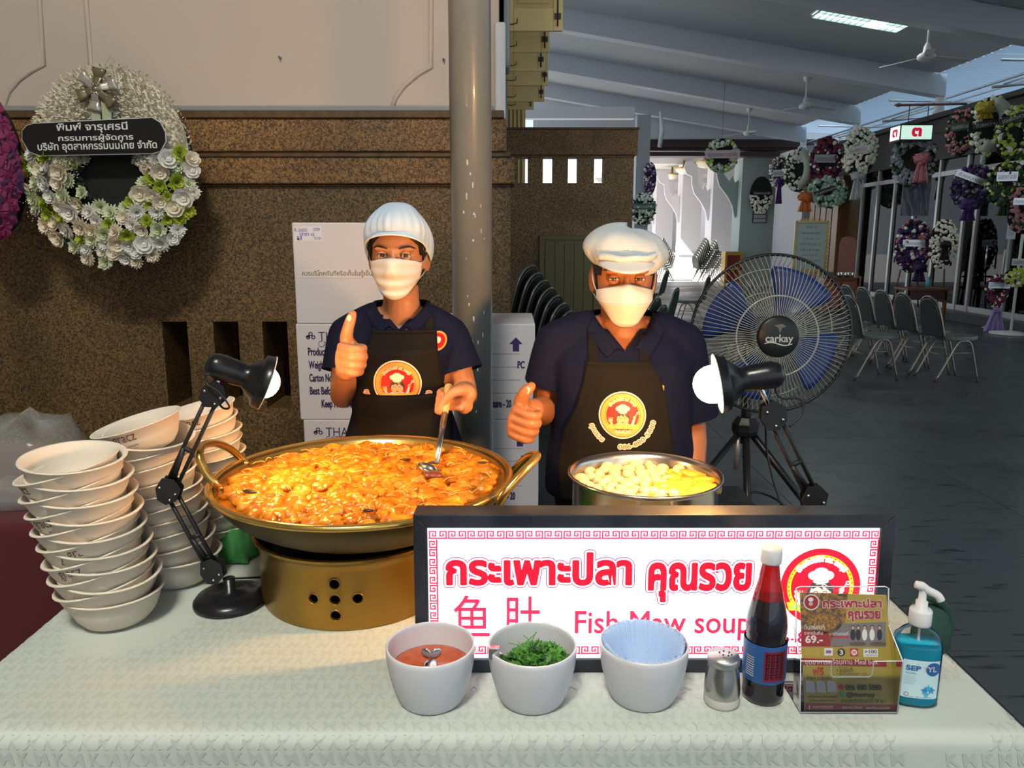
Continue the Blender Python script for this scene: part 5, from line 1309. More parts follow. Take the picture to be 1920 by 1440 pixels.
def fist_up(mb, wrist, c, s=1.0, roll=0.0, yaw=0.0, thumb_lean=0.0, tl=1.0):
    """thumbs-up fist, centre c; fingers folded toward +x (image right)"""
    m = Matrix.Translation(c) @ Matrix.Rotation(yaw, 4, 'Z') @ Matrix.Rotation(roll, 4, 'Y') @ Matrix.Scale(s, 4)
    q = MB()
    q.loft([[(x*sx_-.010, y, z*sz) for x, z in [(.017*cos(t), .040*sin(t)) for t in [2*pi*k/16 for k in range(16)]]] for y, sx_, sz in ((.05,.9,.62),(.03,1.0,.85),(.0,1.15,1.0),(-.03,1.1,.98),(-.046,.8,.85))])
    for i, (z, r, l) in enumerate(((.0285,.0105,1.0),(.0095,.0108,1.06),(-.0095,.0102,1.0),(-.027,.0092,.86))):
        capsule(q, [(-.012,-.038,z), (.020*l,-.052,z-.001), (.034*l,-.040,z-.002), (.035*l,-.020,z-.002), (.014,-.012,z-.001)], [r, r, r*.98, r*.94, r*.85], 12)
    capsule(q, [(-.008,.022,.018), (-.010,-.008,.040), (-.004+thumb_lean*.4,-.020,.066), (.001+thumb_lean,-.017,.066+.024*tl), (.003+thumb_lean*1.4,-.012,.066+.036*tl)], [.019,.0165,.0138,.0125,.0098], 14)
    mb.add(q.v, q.f, 0, True, m)
    w0 = m @ Vector((-.010,.045,-.008))
    capsule(mb, [wrist, w0], [.026*s, .026*s], 14)
    return m
def finish_body(src, name, mats, voxel, face):
    me = remesh(src, name, mats, voxel, 3)
    return me
SKW = mat('skin_light', (.43,.19,.092), .45, sss=.12, bump=(150,.12,.001)); SKM = mat('skin_tan', (.33,.125,.05), .45, sss=.1, bump=(120,.25,.0015))
NAVY = mat('navy_knit', (.0052,.0075,.024), .9, spec=.15, bump=(500,.25,.001)); APR = mat('black_apron', (.0075,.0065,.006), .9, spec=.2, bump=(16,.3,.006)); HAIR = mat('black_hair', (.008,.006,.006), .5)
MASK = mat('mask_white', (.60,.57,.54), .8, bump=(40,.12,.002)); EYEW = mat('eye_white', (.55,.5,.47), .25); IRIS = mat('iris_brown', (.05,.02,.01), .15); NAIL = mat('nail', (.75,.5,.4), .25)
CAPW = mat('cap_white_blue_shade', (.46,.58,.72), .75, bump=(30,.2,.003)); CAPM = mat('cap_pale', (.45,.51,.54), .75, bump=(18,.7,.010)); TROU = mat('black_trousers', (.012,.012,.014), .85); SHOE = mat('black_shoe', (.01,.01,.01), .4); SOLE = mat('pale_sole', (.5,.5,.48), .6)  # CAPW: white cap fabric with its bluish shading put into the colour
def smooth_falloff(d, r): return math.exp(-(d/r)**2)

def build_person(who, label, org, chin, S, skin, J, torso, shirtdim, hair, headrot, eyeopen):
    """org = floor point; chin = world point under the head centre; J = joints dict (world)"""
    O = Vector(org); inv = lambda p: Vector(p)-O
    hm = Matrix.Translation(inv(chin)) @ Matrix.Rotation(headrot[0], 4, 'X') @ Matrix.Rotation(headrot[1], 4, 'Z') @ Matrix.Rotation(headrot[2], 4, 'Y') @ Matrix.Scale(S, 4)
    src = MB()
    # head
    rings = []
    for z, a, f, b in HEADP:
        rings.append([(a*sin(t)*(1.0), -(f if cos(t) > 0 else b)*cos(t), z) for t in [2*pi*k/40 for k in range(40)]])
    src.loft(rings, mtx=hm)
    q = MB()
    capsule(q, [(0,-.082,.120),(0,-.094,.098),(0,-.106,.078)], [.007,.0085,.0105]); 
    for s_ in (-1, 1):
        q.ball((s_*.010,-.098,.075), (.008,.009,.007)); q.ball((s_*.043,-.062,.066), (.014,.016,.016))
        q.ball((s_*.031,-.078,.122), (.022,.012,.008)); 
        e = MB(); e.tube([(0,.018*cos(t)*.9+.004, .031*sin(t)) for t in [2*pi*k/16 for k in range(16)]], .0045, 8, closed=True); e.ball((0,.002,-.002), (.004,.014,.024))
        q.add(e.v, e.f, 0, True, Matrix.Translation((s_*.075,.004,.093)) @ Matrix.Rotation(s_*-.35, 4, 'Z'))
    capsule(q, [(-.018,-.088,.052),(0,-.094,.053),(.018,-.088,.052)], [.005,.0075,.005]); q.ball((0,-.084,.044), (.022,.010,.006))
    src.add(q.v, q.f, 0, True, hm)
    # neck
    nb = inv(J['neck']); hc = hm @ Vector((0,.022,.03)); nr = J['nr']
    capsule(src, [nb+Vector((0,.01,-.03)), (nb+hc)/2+Vector((0,.012,-.01)), hc], [nr*1.25, nr, nr*.98], 20)
    # torso
    tr_ = [ring(inv((t[0], t[1], 0))[:2], t[3], t[4], t[2]-O.z, db=t[5] if len(t) > 5 else None) for t in torso]
    src.loft(tr_)
    # shoulders, arms
    for sd in 'LR':
        sh, el, wr = inv(J['s'+sd]), inv(J['e'+sd]), inv(J['w'+sd]); ar = J['ar']
        capsule(src, [nb+Vector((0,.01,-.035)), (nb+sh)/2+Vector((0,.006,.0)), sh], [.045,.048,ar*1.15])
        capsule(src, [sh, sh.lerp(el,.5), el], [ar*1.18, ar*1.05, ar*.86]); capsule(src, [el, el.lerp(wr,.35), wr], [ar*.86, ar*.88, ar*.58])
    # legs
    hz = torso[0][2]
    for s_ in (-1, 1):
        hx_ = s_*.085
        capsule(src, [(hx_,.0,hz-O.z+.02),(hx_*1.05,-.01,.47),(hx_*1.05,.015,.10)], [.085,.058,.042]); capsule(src, [(hx_*1.05,.02,.07),(hx_*1.15,-.12,.05)], [.04,.032])
    return O, inv, hm, src
def eyes(root, hm, S, skin, open_=.36, look=(0,0)):
    for s_ in (-1, 1):
        c = hm @ Vector((s_*.031,-.0765,.1045)); r = .0122*S
        eb = obj('eye', MB().ball(c, r, 20, 14), EYEW, root)
        ax = (Vector((0,0,CAMZ))-(root.location+c)).normalized(); ax = (ax+Vector((look[0],0,look[1]))).normalized()
        m = Matrix.Translation(c) @ ax.to_track_quat('Z', 'Y').to_matrix().to_4x4()
        obj('iris', MB().lathe([(.0,r*1.02),(.003*S,r*.995),(.0062*S,r*.91),(.0066*S,r*.87)], 20, mtx=m), IRIS, eb)
        obj('pupil', MB().lathe([(.0,r*1.035),(.0030*S,r*1.01)], 14, mtx=m), BLACKM, eb)
        for lo_, nm in ((False, 'upper_lid'), (True, 'lower_lid')):
            def lf(u, v):
                a = -pi/2-1.35+2.7*u; top = (open_*(1-((u-.5)*2)**2*.75) if not lo_ else -.30*(1-((u-.5)*2)**2*.6))
                ph = (top+(1.25-top)*v) if not lo_ else (top+(-1.1-top)*v)
                rr = r*1.10; p = Vector((rr*cos(ph)*cos(a), rr*cos(ph)*sin(a), rr*sin(ph))); return c+p
            obj(nm, MB().grid(lf, 14, 6), skin, root, solid=.0012)
        def lash(u): a = -pi/2-1.2+2.4*u; top = open_*(1-((u-.5)*2)**2*.75); rr = r*1.13; return c+Vector((rr*cos(top)*cos(a), rr*cos(top)*sin(a), rr*sin(top)))
        obj('eyelashes', MB().tube([lash(u/10) for u in range(11)], .0009*S, 5), HAIR, root)
        bw = [hm @ (head_pt(.1235+.006*sin(pi*t*.9)-.002*t, s_*(.18+.62*t), .0045+.003*(1-t))) for t in (0,.2,.4,.6,.8,1)]
        obj('eyebrow', MB().tube(bw, [.0016,.0024,.0026,.0024,.0018,.0008], 6), HAIR, root)
def sockets(me, hm, S):
    inv_ = hm.inverted()
    for v in me.vertices:
        p = inv_ @ v.co
        if -.12 < p.y < -.03 and .06 < p.z < .14 and abs(p.x) < .07:
            for s_ in (-1, 1):
                d = hypot((p.x-s_*.031)/1.25, (p.z-.1045)); k = smooth_falloff(d, .0125)
                if k > .02: p = p+Vector((0,.011*k,0))
            v.co = hm @ p
def cut_faces(me, test):
    bm = bmesh.new(); bm.from_mesh(me)
    bmesh.ops.delete(bm, geom=[f for f in bm.faces if test(f.calc_center_median())], context='FACES'); bm.to_mesh(me); bm.free()
def wrinkle(me, amp, sc, seed, lo=None):
    N_ = [v.normal.copy() for v in me.vertices]; C_ = [v.co.copy() for v in me.vertices]; out = []
    for c, nn in zip(C_, N_):
        n = noise.noise(Vector((c.x*sc, c.y*sc, c.z*sc*.55+seed)))+.5*noise.noise(Vector((c.x*sc*2.3+seed, c.y*sc*2, c.z*sc)))
        out += list(c+nn*(amp*n))
    me.vertices.foreach_set('co', out); me.update()
def front_hit(tree, x, z, y0=-1.2):
    h = tree.ray_cast(Vector((x, y0, z)), Vector((0,1,0)))
    return h[0].y if h[0] is not None else None
def drape_grid(name, tree, rows, off, m, root, nu=24, solid=.003, smooth=2, seam=None):
    """rows: [(z, x0, x1)] from bottom to top; surface laid on the shirt"""
    V = []; nz = len(rows)
    Y = [[None]*(nu+1) for _ in rows]
    for j, (z, x0, x1) in enumerate(rows):
        for i in range(nu+1):
            x = x0+(x1-x0)*i/nu; Y[j][i] = front_hit(tree, x, z)
        row = Y[j]; good = [i for i in range(nu+1) if row[i] is not None]
        for i in range(nu+1):
            if row[i] is None:
                if good: g = min(good, key=lambda k: abs(k-i)); row[i] = row[g]+.012*abs(g-i)
                else: row[i] = Y[j-1][i] if j and Y[j-1][i] is not None else 0
    for _ in range(smooth):
        Y2 = [r_[:] for r_ in Y]
        for j in range(nz):
            for i in range(nu+1):
                nb_ = [Y[jj][ii] for jj, ii in ((j-1,i),(j+1,i),(j,i-1),(j,i+1)) if 0 <= jj < nz and 0 <= ii <= nu]
                Y2[j][i] = min(Y[j][i], (sum(nb_)/len(nb_)+Y[j][i])/2)
        Y = Y2
    for j, (z, x0, x1) in enumerate(rows):
        for i in range(nu+1): V.append((x0+(x1-x0)*i/nu, Y[j][i]-off, z))
    F = [(j*(nu+1)+i, j*(nu+1)+i+1, (j+1)*(nu+1)+i+1, (j+1)*(nu+1)+i) for j in range(nz-1) for i in range(nu)]
    mb = MB().add(V, F)
    o_ = obj(name, mb, m, root, solid=solid); return o_, BVHTree.FromPolygons([Vector(v) for v in V], F)
def drape_print(P, tree, cx_, cz_, root, name, off=.0022, maxlen=.010, zmin=None):
    me = P.mb.mesh(name, P.mats); bm = bmesh.new(); bm.from_mesh(me)
    if zmin is not None:
        bmesh.ops.bisect_plane(bm, geom=list(bm.verts)+list(bm.edges)+list(bm.faces), plane_co=(0, zmin-cz_, 0), plane_no=(0,-1,0), clear_outer=True)
    bmesh.ops.triangulate(bm, faces=bm.faces)
    for _ in range(6):
        es = [e for e in bm.edges if e.calc_length() > maxlen]
        if not es: break
        bmesh.ops.subdivide_edges(bm, edges=es, cuts=1); bmesh.ops.triangulate(bm, faces=[f for f in bm.faces if len(f.verts) > 3])
    for v in bm.verts:
        x, z = cx_+v.co.x, cz_+v.co.y; y = front_hit(tree, x, z)
        if y is None: y = front_hit(tree, x*.98+cx_*.02, z) or -.15
        v.co = Vector((x, y-off-v.co.z*1.2, z))
    bm.to_mesh(me); bm.free(); o_ = link(name, me, root); return o_
NP = [mat('print_bright_red', (.62,.008,.006), .5), mat('print_orange', (.72,.33,.05), .5), mat('print_cream', (.78,.68,.50), .5), mat('print_yellow_green', (.62,.50,.10), .5), mat('print_face', (.62,.36,.17), .5), mat('print_dark_hair', (.05,.03,.02), .5), mat('print_cream2', (.70,.60,.48), .5)]
def apron_emblem(r, arcs):
    P = Print(); P.dz = .0005
    P.put(poly_vf(circ(0, 0, r, 64)), NP[2], 0)
    emblem(P, 0, 0, r*.94, NP, 1, arc='เจ้าเก่าวัดไผ่ รส. ธนบุรี')
    P.put(ring_vf(0, 0, r*.78, r*.91, 64), NP[1], 2)
    for s, a, sp in arcs:
        V, F = arc_text(s, r*1.36, a, r*.26, 0, span=sp, flip=True)
        sv = stroke_vf(V, F, r*.045); P.put(sv, NP[2], 1); P.put((V, F), NP[0], 2)
    return P

# ------------------------------------------------------------------ woman
YW_ = 2.13
def WJ(px, py, Y=YW_): return atY(px, py, Y)
chinw = WJ(748, 549, YW_-.02); Sw = 1.0
fz = lambda py, Y=YW_: atY(750, py, Y).z
J = dict(neck=WJ(752, 584, YW_+.01), nr=.050, sL=WJ(657, 632, YW_+.03), eL=WJ(643, 742, YW_-.02), wL=WJ(648, 694, 1.93), sR=WJ(839, 633, YW_+.03), eR=WJ(872, 738, YW_-.01), wR=WJ(868, 742, 1.945), ar=.041)
cxw = WJ(752, 700).x
torso = [(cxw, YW_+.01, .80, .150, .105, .11), (cxw, YW_+.01, .90, .155, .110, .115), (cxw, YW_+.0, 1.02, .128, .098, .09), (cxw, YW_+.0, 1.12, .135, .102, .095), (cxw, YW_+.0, 1.20, .148, .108, .10), (cxw, YW_+.01, fz(636), .148, .088, .09), (cxw, YW_+.015, fz(606), .105, .062, .068), (cxw, YW_+.015, fz(588), .062, .05, .055)]
ow = (cxw, YW_, 0)
O, inv, hm, src = build_person('woman', '', ow, chinw, Sw, SKW, J, torso, None, None, (radians(2), 0, radians(1)), .3)
handL = inv(WJ(659, 669, 1.885)); fist_m = fist_up(src, inv(J['wL']), handL, 1.06, roll=radians(4), yaw=radians(-8), thumb_lean=.001)
# hand closed round the ladle grip
H = inv(atY(838, 748, 1.805)); d_l = (atY(842,722,1.83)-atY(834,775,1.77)).normalized()
q = MB()
for i, (k, r) in enumerate(((.020,.0100),(.002,.0103),(-.016,.0098),(-.032,.0088))):
    c = H+d_l*k; capsule(q, [c+Vector((.036,.022,0)), c+Vector((.014,.028,0)), c+Vector((-.010,.020,0)), c+Vector((-.019,.002,-.002)), c+Vector((-.010,-.013,-.003))], [r*1.05, r, r, r*.95, r*.85], 12)
capsule(q, [H+Vector((.045,.020,.015)), H+Vector((.030,-.008,.022)), H+Vector((.012,-.019,.016)), H+Vector((-.002,-.021,.000)), H+Vector((-.007,-.020,-.012))], [.017,.0135,.0115,.0105,.0088], 14)
pc_ = H+Vector((.040,.022,-.004))
q.ball(pc_, (.021,.019,.040), 16, 12); capsule(q, [pc_+Vector((.004,.004,.010)), inv(J['wR'])], [.026,.025]); capsule(q, [pc_+Vector((.002,.004,-.018)), inv(J['wR'])], [.020,.024])
src.add(q.v, q.f)
me = remesh(src, 'person', [SKW], .0042, 3); sockets(me, hm, Sw)
woman = link('person', me, loc=O); woman.rotation_euler = (0,0,0)
tag(woman, 'young woman in navy polo, black apron and white cap, thumb raised, holding the ladle', 'person')
body_m = woman
eyes(woman, hm, Sw, SKW, .42)
def nail(root, m, p, n, s=.006):
    q_ = Vector(n).normalized(); mm = m @ Matrix.Translation(p) @ q_.to_track_quat('Z','Y').to_matrix().to_4x4()
    obj('fingernail', MB().ball((0,0,0), (s, s*1.3, .0016), 10, 6, mtx=mm), NAIL, root)
nail(woman, fist_m, (.002,-.0285,.094), (0,-1,.15), .0062)
def shirt(root, torso, J, inv, hips, sleeve, off, seed, vneck, mats, vx=.006):
    s = MB(); O_ = root.location
    s.loft([ring((t[0]-O_.x, t[1]-O_.y), t[3]+off, t[4]+off, t[2], db=(t[5] if len(t) > 5 else t[4])+off) for t in hips+torso[2:]])
    nb = inv(J['neck'])
    for sd in 'LR':
        sh, el = inv(J['s'+sd]), inv(J['e'+sd]); ar = J['ar']; e2 = sh.lerp(el, sleeve[sd])
        capsule(s, [nb+Vector((0,.01,-.04)), (nb+sh)/2+Vector((0,.006,0)), sh], [.045+off, .050+off, ar*1.15+off+.003])
        s.tube([sh, sh.lerp(e2,.5), e2], [ar*1.18+off+.002, ar*1.13+off+.008, ar*1.10+off+.013], 24)
    s.tube([nb+Vector((0,.01,-.05)), nb+Vector((0,.012,.002))], [.075, J['nr']+off+.006], 24)
    me_ = remesh(s, 'polo_shirt', mats, vx, 3)
    wrinkle(me_, .0035, 9, seed)
    x0_, zV, k_ = vneck; top = nb.z-.014; nbx = nb.x+x0_
    bm = bmesh.new(); bm.from_mesh(me_)
    def bis(co, no, sel): 
        fs = [f for f in bm.faces if sel(f.calc_center_median())]; es = list({e for f in fs for e in f.edges}); vs_ = list({v for f in fs for v in f.verts})
        bmesh.ops.bisect_plane(bm, geom=vs_+es+fs, plane_co=co, plane_no=no)
    near = lambda c: c.y < nb.y+.03 and abs(c.x-nbx) < .12 and c.z > zV-.02
    bis((nbx, 0, zV), (1, 0, -k_), near); bis((nbx, 0, zV), (-1, 0, -k_), near); bis((0,0,top), (0,0,1), lambda c: c.z > top-.03)
    kill = lambda c: (c.y < nb.y and abs(c.x-nbx) < (c.z-zV)*k_) or (c.z > top and hypot(c.x-nb.x, c.y-nb.y-.012) < J['nr']+off+.020)
    bmesh.ops.delete(bm, geom=[f for f in bm.faces if kill(f.calc_center_median())], context='FACES')
    for sd in 'LR':
        sh, el = inv(J['s'+sd]), inv(J['e'+sd]); e2 = sh.lerp(el, sleeve[sd]-.03); d = (el-sh).normalized()
        arm = lambda c, lo=0: lo < (c-e2).dot(d) < .06 and (c-e2-d*(c-e2).dot(d)).length < J['ar']*1.10+off+.022
        bis(e2, d, lambda c: arm(c, -.03)); bmesh.ops.delete(bm, geom=[f for f in bm.faces if arm(f.calc_center_median())], context='FACES')
    bm.to_mesh(me_); bm.free()
    return link('polo_shirt', me_, root)
def add_collar(root, nb, J, zV, tree, w=.034):
    for s_ in (-1, 1):
        def cf_(u, v):
            th = pi/2-u*pi*.98; rr = J['nr']+.013; f_ = max(0, (u-.5)/.5)
            zi = nb.z+.024-(nb.z+.024-zV)*f_**1.25; xi = rr*1.08*max(0, cos(th))**(.8)*(1-.15*f_)+.003
            yi = nb.y+.012+rr*1.05*sin(th)-.012*f_
            ww = w*(1+.35*f_); xo = xi+ww*(.55+.25*f_)*(1 if u > .25 else u/.25); yo = yi+(.022 if u < .3 else .022*(1-min(1,(u-.3)/.3))); zo = zi-w*(.75 if u < .5 else .75+.05*f_)+.020*f_
            x = xi+(xo-xi)*v; y = yi+(yo-yi)*v; z = zi+(zo-zi)*v+.011*sin(pi*min(1,v*1.3))
            if u > .45:
                h = front_hit(tree, nb.x+s_*x, z)
                if h is not None: y = min(y, h-.005)*min(1,(u-.45)/.15)+y*(1-min(1,(u-.45)/.15))
            return (nb.x+s_*x, y, z)
        obj('collar', MB().grid(cf_, 30, 7), NAVY, root, solid=.003)
    def st_(u, v):
        a = pi/2+(u-.5)*2*pi*.80; f = max(0, abs(u-.5)*2-.45)/.55; rr = J['nr']+.040-.031*v
        return (nb.x+rr*1.06*cos(a), nb.y+.012+rr*sin(a), nb.z-.045+(.062-.040*f)*v)
    obj('collar_stand', MB().grid(st_, 40, 4), NAVY, root, solid=.002)
hipsw = [(cxw, YW_+.01, .82, .165, .118, .12), (cxw, YW_+.01, .92, .160, .114, .12)]
vn = (0, inv(WJ(757, 620, 2.03)).z, .62)
sw_ = shirt(woman, torso, J, inv, hipsw, {'L': .62, 'R': .66}, .012, 3, (.004, vn[1], .95), [NAVY])
tree = bvh_of(sw_.data)
add_collar(woman, inv(J['neck']), J, vn[1], tree)
def rows_px(lst, Yf, n=8):
    R_ = []
    for (py, a, b_), (py2, a2, b2) in zip(lst, lst[1:]):
        for k in range(n):
            t = k/n; y = py+(py2-py)*t; R_.append((inv(atY(750, y, Yf)).z, inv(atY(a+(a2-a)*t, y, Yf)).x, inv(atY(b_+(b2-b_)*t, y, Yf)).x))
    y, a, b_ = lst[-1]; R_.append((inv(atY(750, y, Yf)).z, inv(atY(a, y, Yf)).x, inv(atY(b_, y, Yf)).x)); return R_
YF = 2.02
apo, apt = drape_grid('apron', tree, rows_px([(965,655,850),(860,650,845),(790,655,843),(740,664,832),(700,668,826),(660,682,820),(623,692,814)], YF), .005, APR, woman)
o2, t2 = drape_grid('apron_pocket', apt, rows_px([(960,652,850),(860,650,845),(790,657,842),(742,668,833)], YF), .005, APR, woman)
for a, b_, a2, b2 in ((693,709,696,712), (795,811,792,808)):
    drape_grid('apron_strap', tree, rows_px([(626,a,b_),(608,(a+a2)/2,(b_+b2)/2),(595,a2,b2)], YF+.02, 6), .0045, APR, woman, nu=4, solid=.002)
drape_grid('apron_hem', apt, rows_px([(628,692,814),(622,692,814)], YF, 3), .004, APR, woman, solid=.002)

rw = .064; ez = inv(atY(743, 722, 1.99)); 
P = apron_emblem(rw, [('คุณรวย', -pi*.86, .42), ('086-880-5880', -pi*.24, .95)])
zcut = inv(atY(743, 742, 2.0)).z
drape_print(P, apt, ez.x, ez.z, woman, 'apron_emblem', zmin=zcut)
# small round badge on the polo
bd = Print(); bd.dz = .0006; rb_ = .024; bd.put(poly_vf(circ(0,0,rb_,28)), NP[1], 0); bd.put(poly_vf(circ(0,0,rb_*.8,28)), NP[0], 1); bd.put(poly_vf(circ(0,.002,rb_*.35,14)), NP[2], 2)
bz = inv(atY(819, 641, 2.04)); drape_print(bd, tree, bz.x, bz.z, woman, 'shirt_badge', off=.002)
for k in range(2):
    z_ = vn[1]-.012-.022*k; y_ = front_hit(tree, inv(J['neck']).x+.004, z_)
    if y_: obj('button', MB().lathe([(0,.0015),(.005,.001),(.0055,-.001)], 14, mtx=Matrix.Translation((inv(J['neck']).x+.004, y_-.001, z_)) @ Matrix.Rotation(pi/2, 4, 'X')), mat('button_grey', (.15,.15,.17), .3), woman)
# necklace
nb = inv(J['neck']); obj('necklace', MB().tube(smooth_path([nb+Vector((-.052,.01,.012)), nb+Vector((-.040,-.050,-.022)), nb+Vector((.004,-.084,-.052)), nb+Vector((.044,-.050,-.02)), nb+Vector((.054,.01,.014))]), .0008, 5), mat('gold_chain', (.8,.55,.2), .25, 1.0), woman)
# hair, cap, mask
def headgrid(f, nu, nv): return MB().grid(lambda u, v: hm @ f(u, v), nu, nv)
def hairf(u, v):
    an = -pi+2*pi*u; zb = .180-.050*abs(an)/.95 if abs(an) < .95 else (.105 if abs(an) < 1.3 else (.02 if abs(an) > 1.75 else .10)); z = zb+(.20-zb)*v
    return head_pt(z, an, .0035)
obj('hair', headgrid(hairf, 60, 12), HAIR, woman, solid=.003)
for s_ in (-1, 1): obj('hair_lock', MB().tube([hm @ head_pt(.140, s_*1.10, .004), hm @ head_pt(.115, s_*1.22, .004), hm @ head_pt(.088, s_*1.30, .003)], [.006,.004,.0015], 8), HAIR, woman)
def capf(u, v):
    an = -pi+2*pi*u; c = cos(an)
    zb = max(.085, .166-.046*(an/1.28)**2)
    t = v*pi/2; R_ = 1.0
    puff = .010+.012*sin(pi*min(1, v*1.5))+.0035*sin(an*26)*sin(pi*min(1,v*1.6+.05))*(1 if v < .9 else .3)+.003*sin(an*7+2)
    a, f, b = .0735, .088, .094
    rad = max(0, cos(t))**.72
    x = (a+puff)*sin(an)*rad; y = -((f if c > 0 else b)+puff)*c*rad; z = zb+(.240-zb)*max(0, sin(t))**1.15
    return Vector((x, y, z))
obj('cap', headgrid(capf, 96, 22), CAPW, woman, solid=.002)
def brimf(u, v):
    an = -1.28+2.56*u; e = max(0, cos(an/1.28*pi/2)); return head_pt(.172-.012*v-.046*(abs(an)/1.28)**2, an, .008+.024*v*e**.6)
obj('cap_brim', headgrid(brimf, 40, 5), CAPW, woman, solid=.0025)
obj('cap_band', MB().tube([hm @ (brimf(i/40, 1)) for i in range(41)], .0022, 6), mat('cap_edge_white', (.72,.72,.72), .7), woman)
def mask_pt(z, an, off, wa, wf):
    a, f, b = headdim(z); a = max(a, wa); f = max(f, wf); return Vector(((a+off)*sin(an), -(f+off)*cos(an), z))
def maskf(u, v):
    an = (-1.12+2.24*u); zt_ = .094+.006*cos(an*1.4)-.008*abs(an); zb_ = -.010+.034*abs(an/1.12)**2; z = zt_+(zb_-zt_)*v
    n_ = .020*smooth_falloff(an, .30)*smooth_falloff(z-.078, .030)+.004*smooth_falloff(an,.6)
    p = mask_pt(max(z, .0), an*(1-.25*max(0,(v-.6)/.4)), .006+n_+.0022*sin(v*pi*7)*smooth_falloff(an,.8)+.004*sin(pi*v), .056, .087)
    if z < .004: p.y += (.004-z)*.8
    p.z = z; return p
obj('face_mask', headgrid(maskf, 40, 30), MASK, woman, solid=.0022)
for s_ in (-1, 1):
    for v0, zz in ((0.0, .120), (1.0, .070)):
        a = maskf(0.01 if s_ < 0 else .99, v0*.94+.02); obj('ear_loop', MB().tube(smooth_path([hm @ a, hm @ (head_pt(.095 if v0 == 0 else .05, s_*1.42, .006)), hm @ Vector((s_*.078,.012,zz))]), .0013, 5), MASK, woman)
def legs(root, hz, w):
    t = MB()
    t.loft([ring((0,.01), w, .115, hz+.06), ring((0,.01), w+.005, .12, hz-.05), ring((0,.01), w*.95, .11, hz-.13)])
    for s_ in (-1, 1): capsule(t, [(s_*.085,0,hz-.02),(s_*.09,-.01,.47),(s_*.09,.015,.10)], [.095,.075,.062])
    link('trousers', remesh(t, 'trousers', [TROU], .012, 4), root)
    for s_ in (-1, 1):
        sh_ = MB(); capsule(sh_, [(s_*.092,.045,.045),(s_*.096,-.03,.05),(s_*.106,-.145,.036)], [.046,.048,.040]); me_ = remesh(sh_, 'shoe', [SHOE], .008, 3)
        for v in me_.vertices: v.co.z = max(v.co.z, .004)
        so_ = link('shoe', me_, root)
        obj('sole', MB().prism([(s_*.1+(.047*cos(2*pi*k/24)), -.05+.135*sin(2*pi*k/24)) for k in range(24)], .012, z0=.0), SOLE, so_)
legs(woman, .86, .165)

# ------------------------------------------------------------------ man
YM = 2.06
chinm = atY(1167, 594, YM-.015); Sm = 1.06
Jm = dict(neck=atY(1168, 603, YM+.02), nr=.058, sL=atY(1048, 646, YM+.04), eL=atY(1022, 772, YM+.06), wL=atY(1000, 768, 1.905), sR=atY(1276, 648, YM+.04), eR=atY(1297, 795, YM+.05), wR=atY(1301, 905, 1.99), ar=.046)
cxm = atY(1168, 700, YM).x; fm_ = lambda py: atY(1168, py, YM).z
torm = [(cxm, YM+.03, .78, .175, .13, .12), (cxm, YM+.03, .88, .182, .150, .12), (cxm, YM+.02, .98, .180, .155, .12), (cxm, YM+.02, 1.08, .175, .140, .12), (cxm, YM+.02, 1.17, .180, .125, .12), (cxm, YM+.03, fm_(660), .172, .100, .11), (cxm, YM+.035, fm_(628), .128, .075, .085), (cxm, YM+.035, fm_(609), .075, .058, .065)]
om = (cxm, YM, 0)
O, inv, hm, src = build_person('man', '', om, chinm, Sm, SKM, Jm, torm, None, None, (radians(4), radians(-3), 0), .2)
fm2 = fist_up(src, inv(Jm['wL']), inv(atY(980, 787, 1.855)), 1.12, roll=radians(10), yaw=radians(-14), thumb_lean=.004, tl=.45)
# left hand resting by the pot
hw = inv(Jm['wR']); hp = hw+Vector((-.005,-.075,-.045))
q = MB(); q.ball(hw+Vector((-.002,-.045,-.030)), (.040,.048,.018), 16, 10); capsule(q, [hw, hw+Vector((-.002,-.03,-.018))], [.026,.028])
for i in range(4):
    x = -.030+.020*i; l = (.85,1,.95,.78)[i]; b0 = hw+Vector((x,-.078,-.042)); capsule(q, [b0, b0+Vector((x*.12,-.030*l,-.002)), b0+Vector((x*.2,-.052*l,-.012)), b0+Vector((x*.25,-.070*l,-.024))], [.0105,.0100,.0092,.0082], 12)
capsule(q, [hw+Vector((-.026,-.035,-.030)), hw+Vector((-.048,-.058,-.036)), hw+Vector((-.054,-.082,-.046))], [.015,.0125,.0095], 12)
src.add(q.v, q.f)
me = remesh(src, 'person', [SKM], .0042, 3); sockets(me, hm, Sm)
man = link('person', me, loc=O); tag(man, 'older tanned man in navy polo, black apron and flat white cap, giving a thumbs up', 'person')
eyes(man, hm, Sm, SKM, .22)
nail(man, fm2, (.003,-.0295,.074), (0,-1,.2), .0066)
hipm = [(cxm, YM+.03, .80, .195, .150, .135), (cxm, YM+.03, .89, .195, .160, .135)]
vz = inv(atY(1163, 662, 1.95)).z
sm_o = shirt(man, torm, Jm, inv, hipm, {'L': .60, 'R': .93}, .014, 11, (-.005, vz, .80), [NAVY])
tree = bvh_of(sm_o.data); YF = 1.91
add_collar(man, inv(Jm['neck']), Jm, vz, tree, .042)
apo, apt = drape_grid('apron', tree, rows_px([(1010,1062,1290),(950,1050,1290),(880,1046,1272),(820,1058,1262),(770,1082,1256),(720,1097,1244),(684,1103,1226)], YF), .006, APR, man, nu=30)
for a, b_, a2, b2 in ((1106,1124,1108,1126), (1201,1221,1207,1226)):
    drape_grid('apron_strap', tree, rows_px([(688,a,b_),(660,(a+a2)/2,(b_+b2)/2),(632,a2,b2)], YF+.03, 6), .005, APR, man, nu=4, solid=.002)
drape_grid('apron_hem', apt, rows_px([(690,1103,1226),(683,1103,1226)], YF, 3), .0045, APR, man, solid=.002)
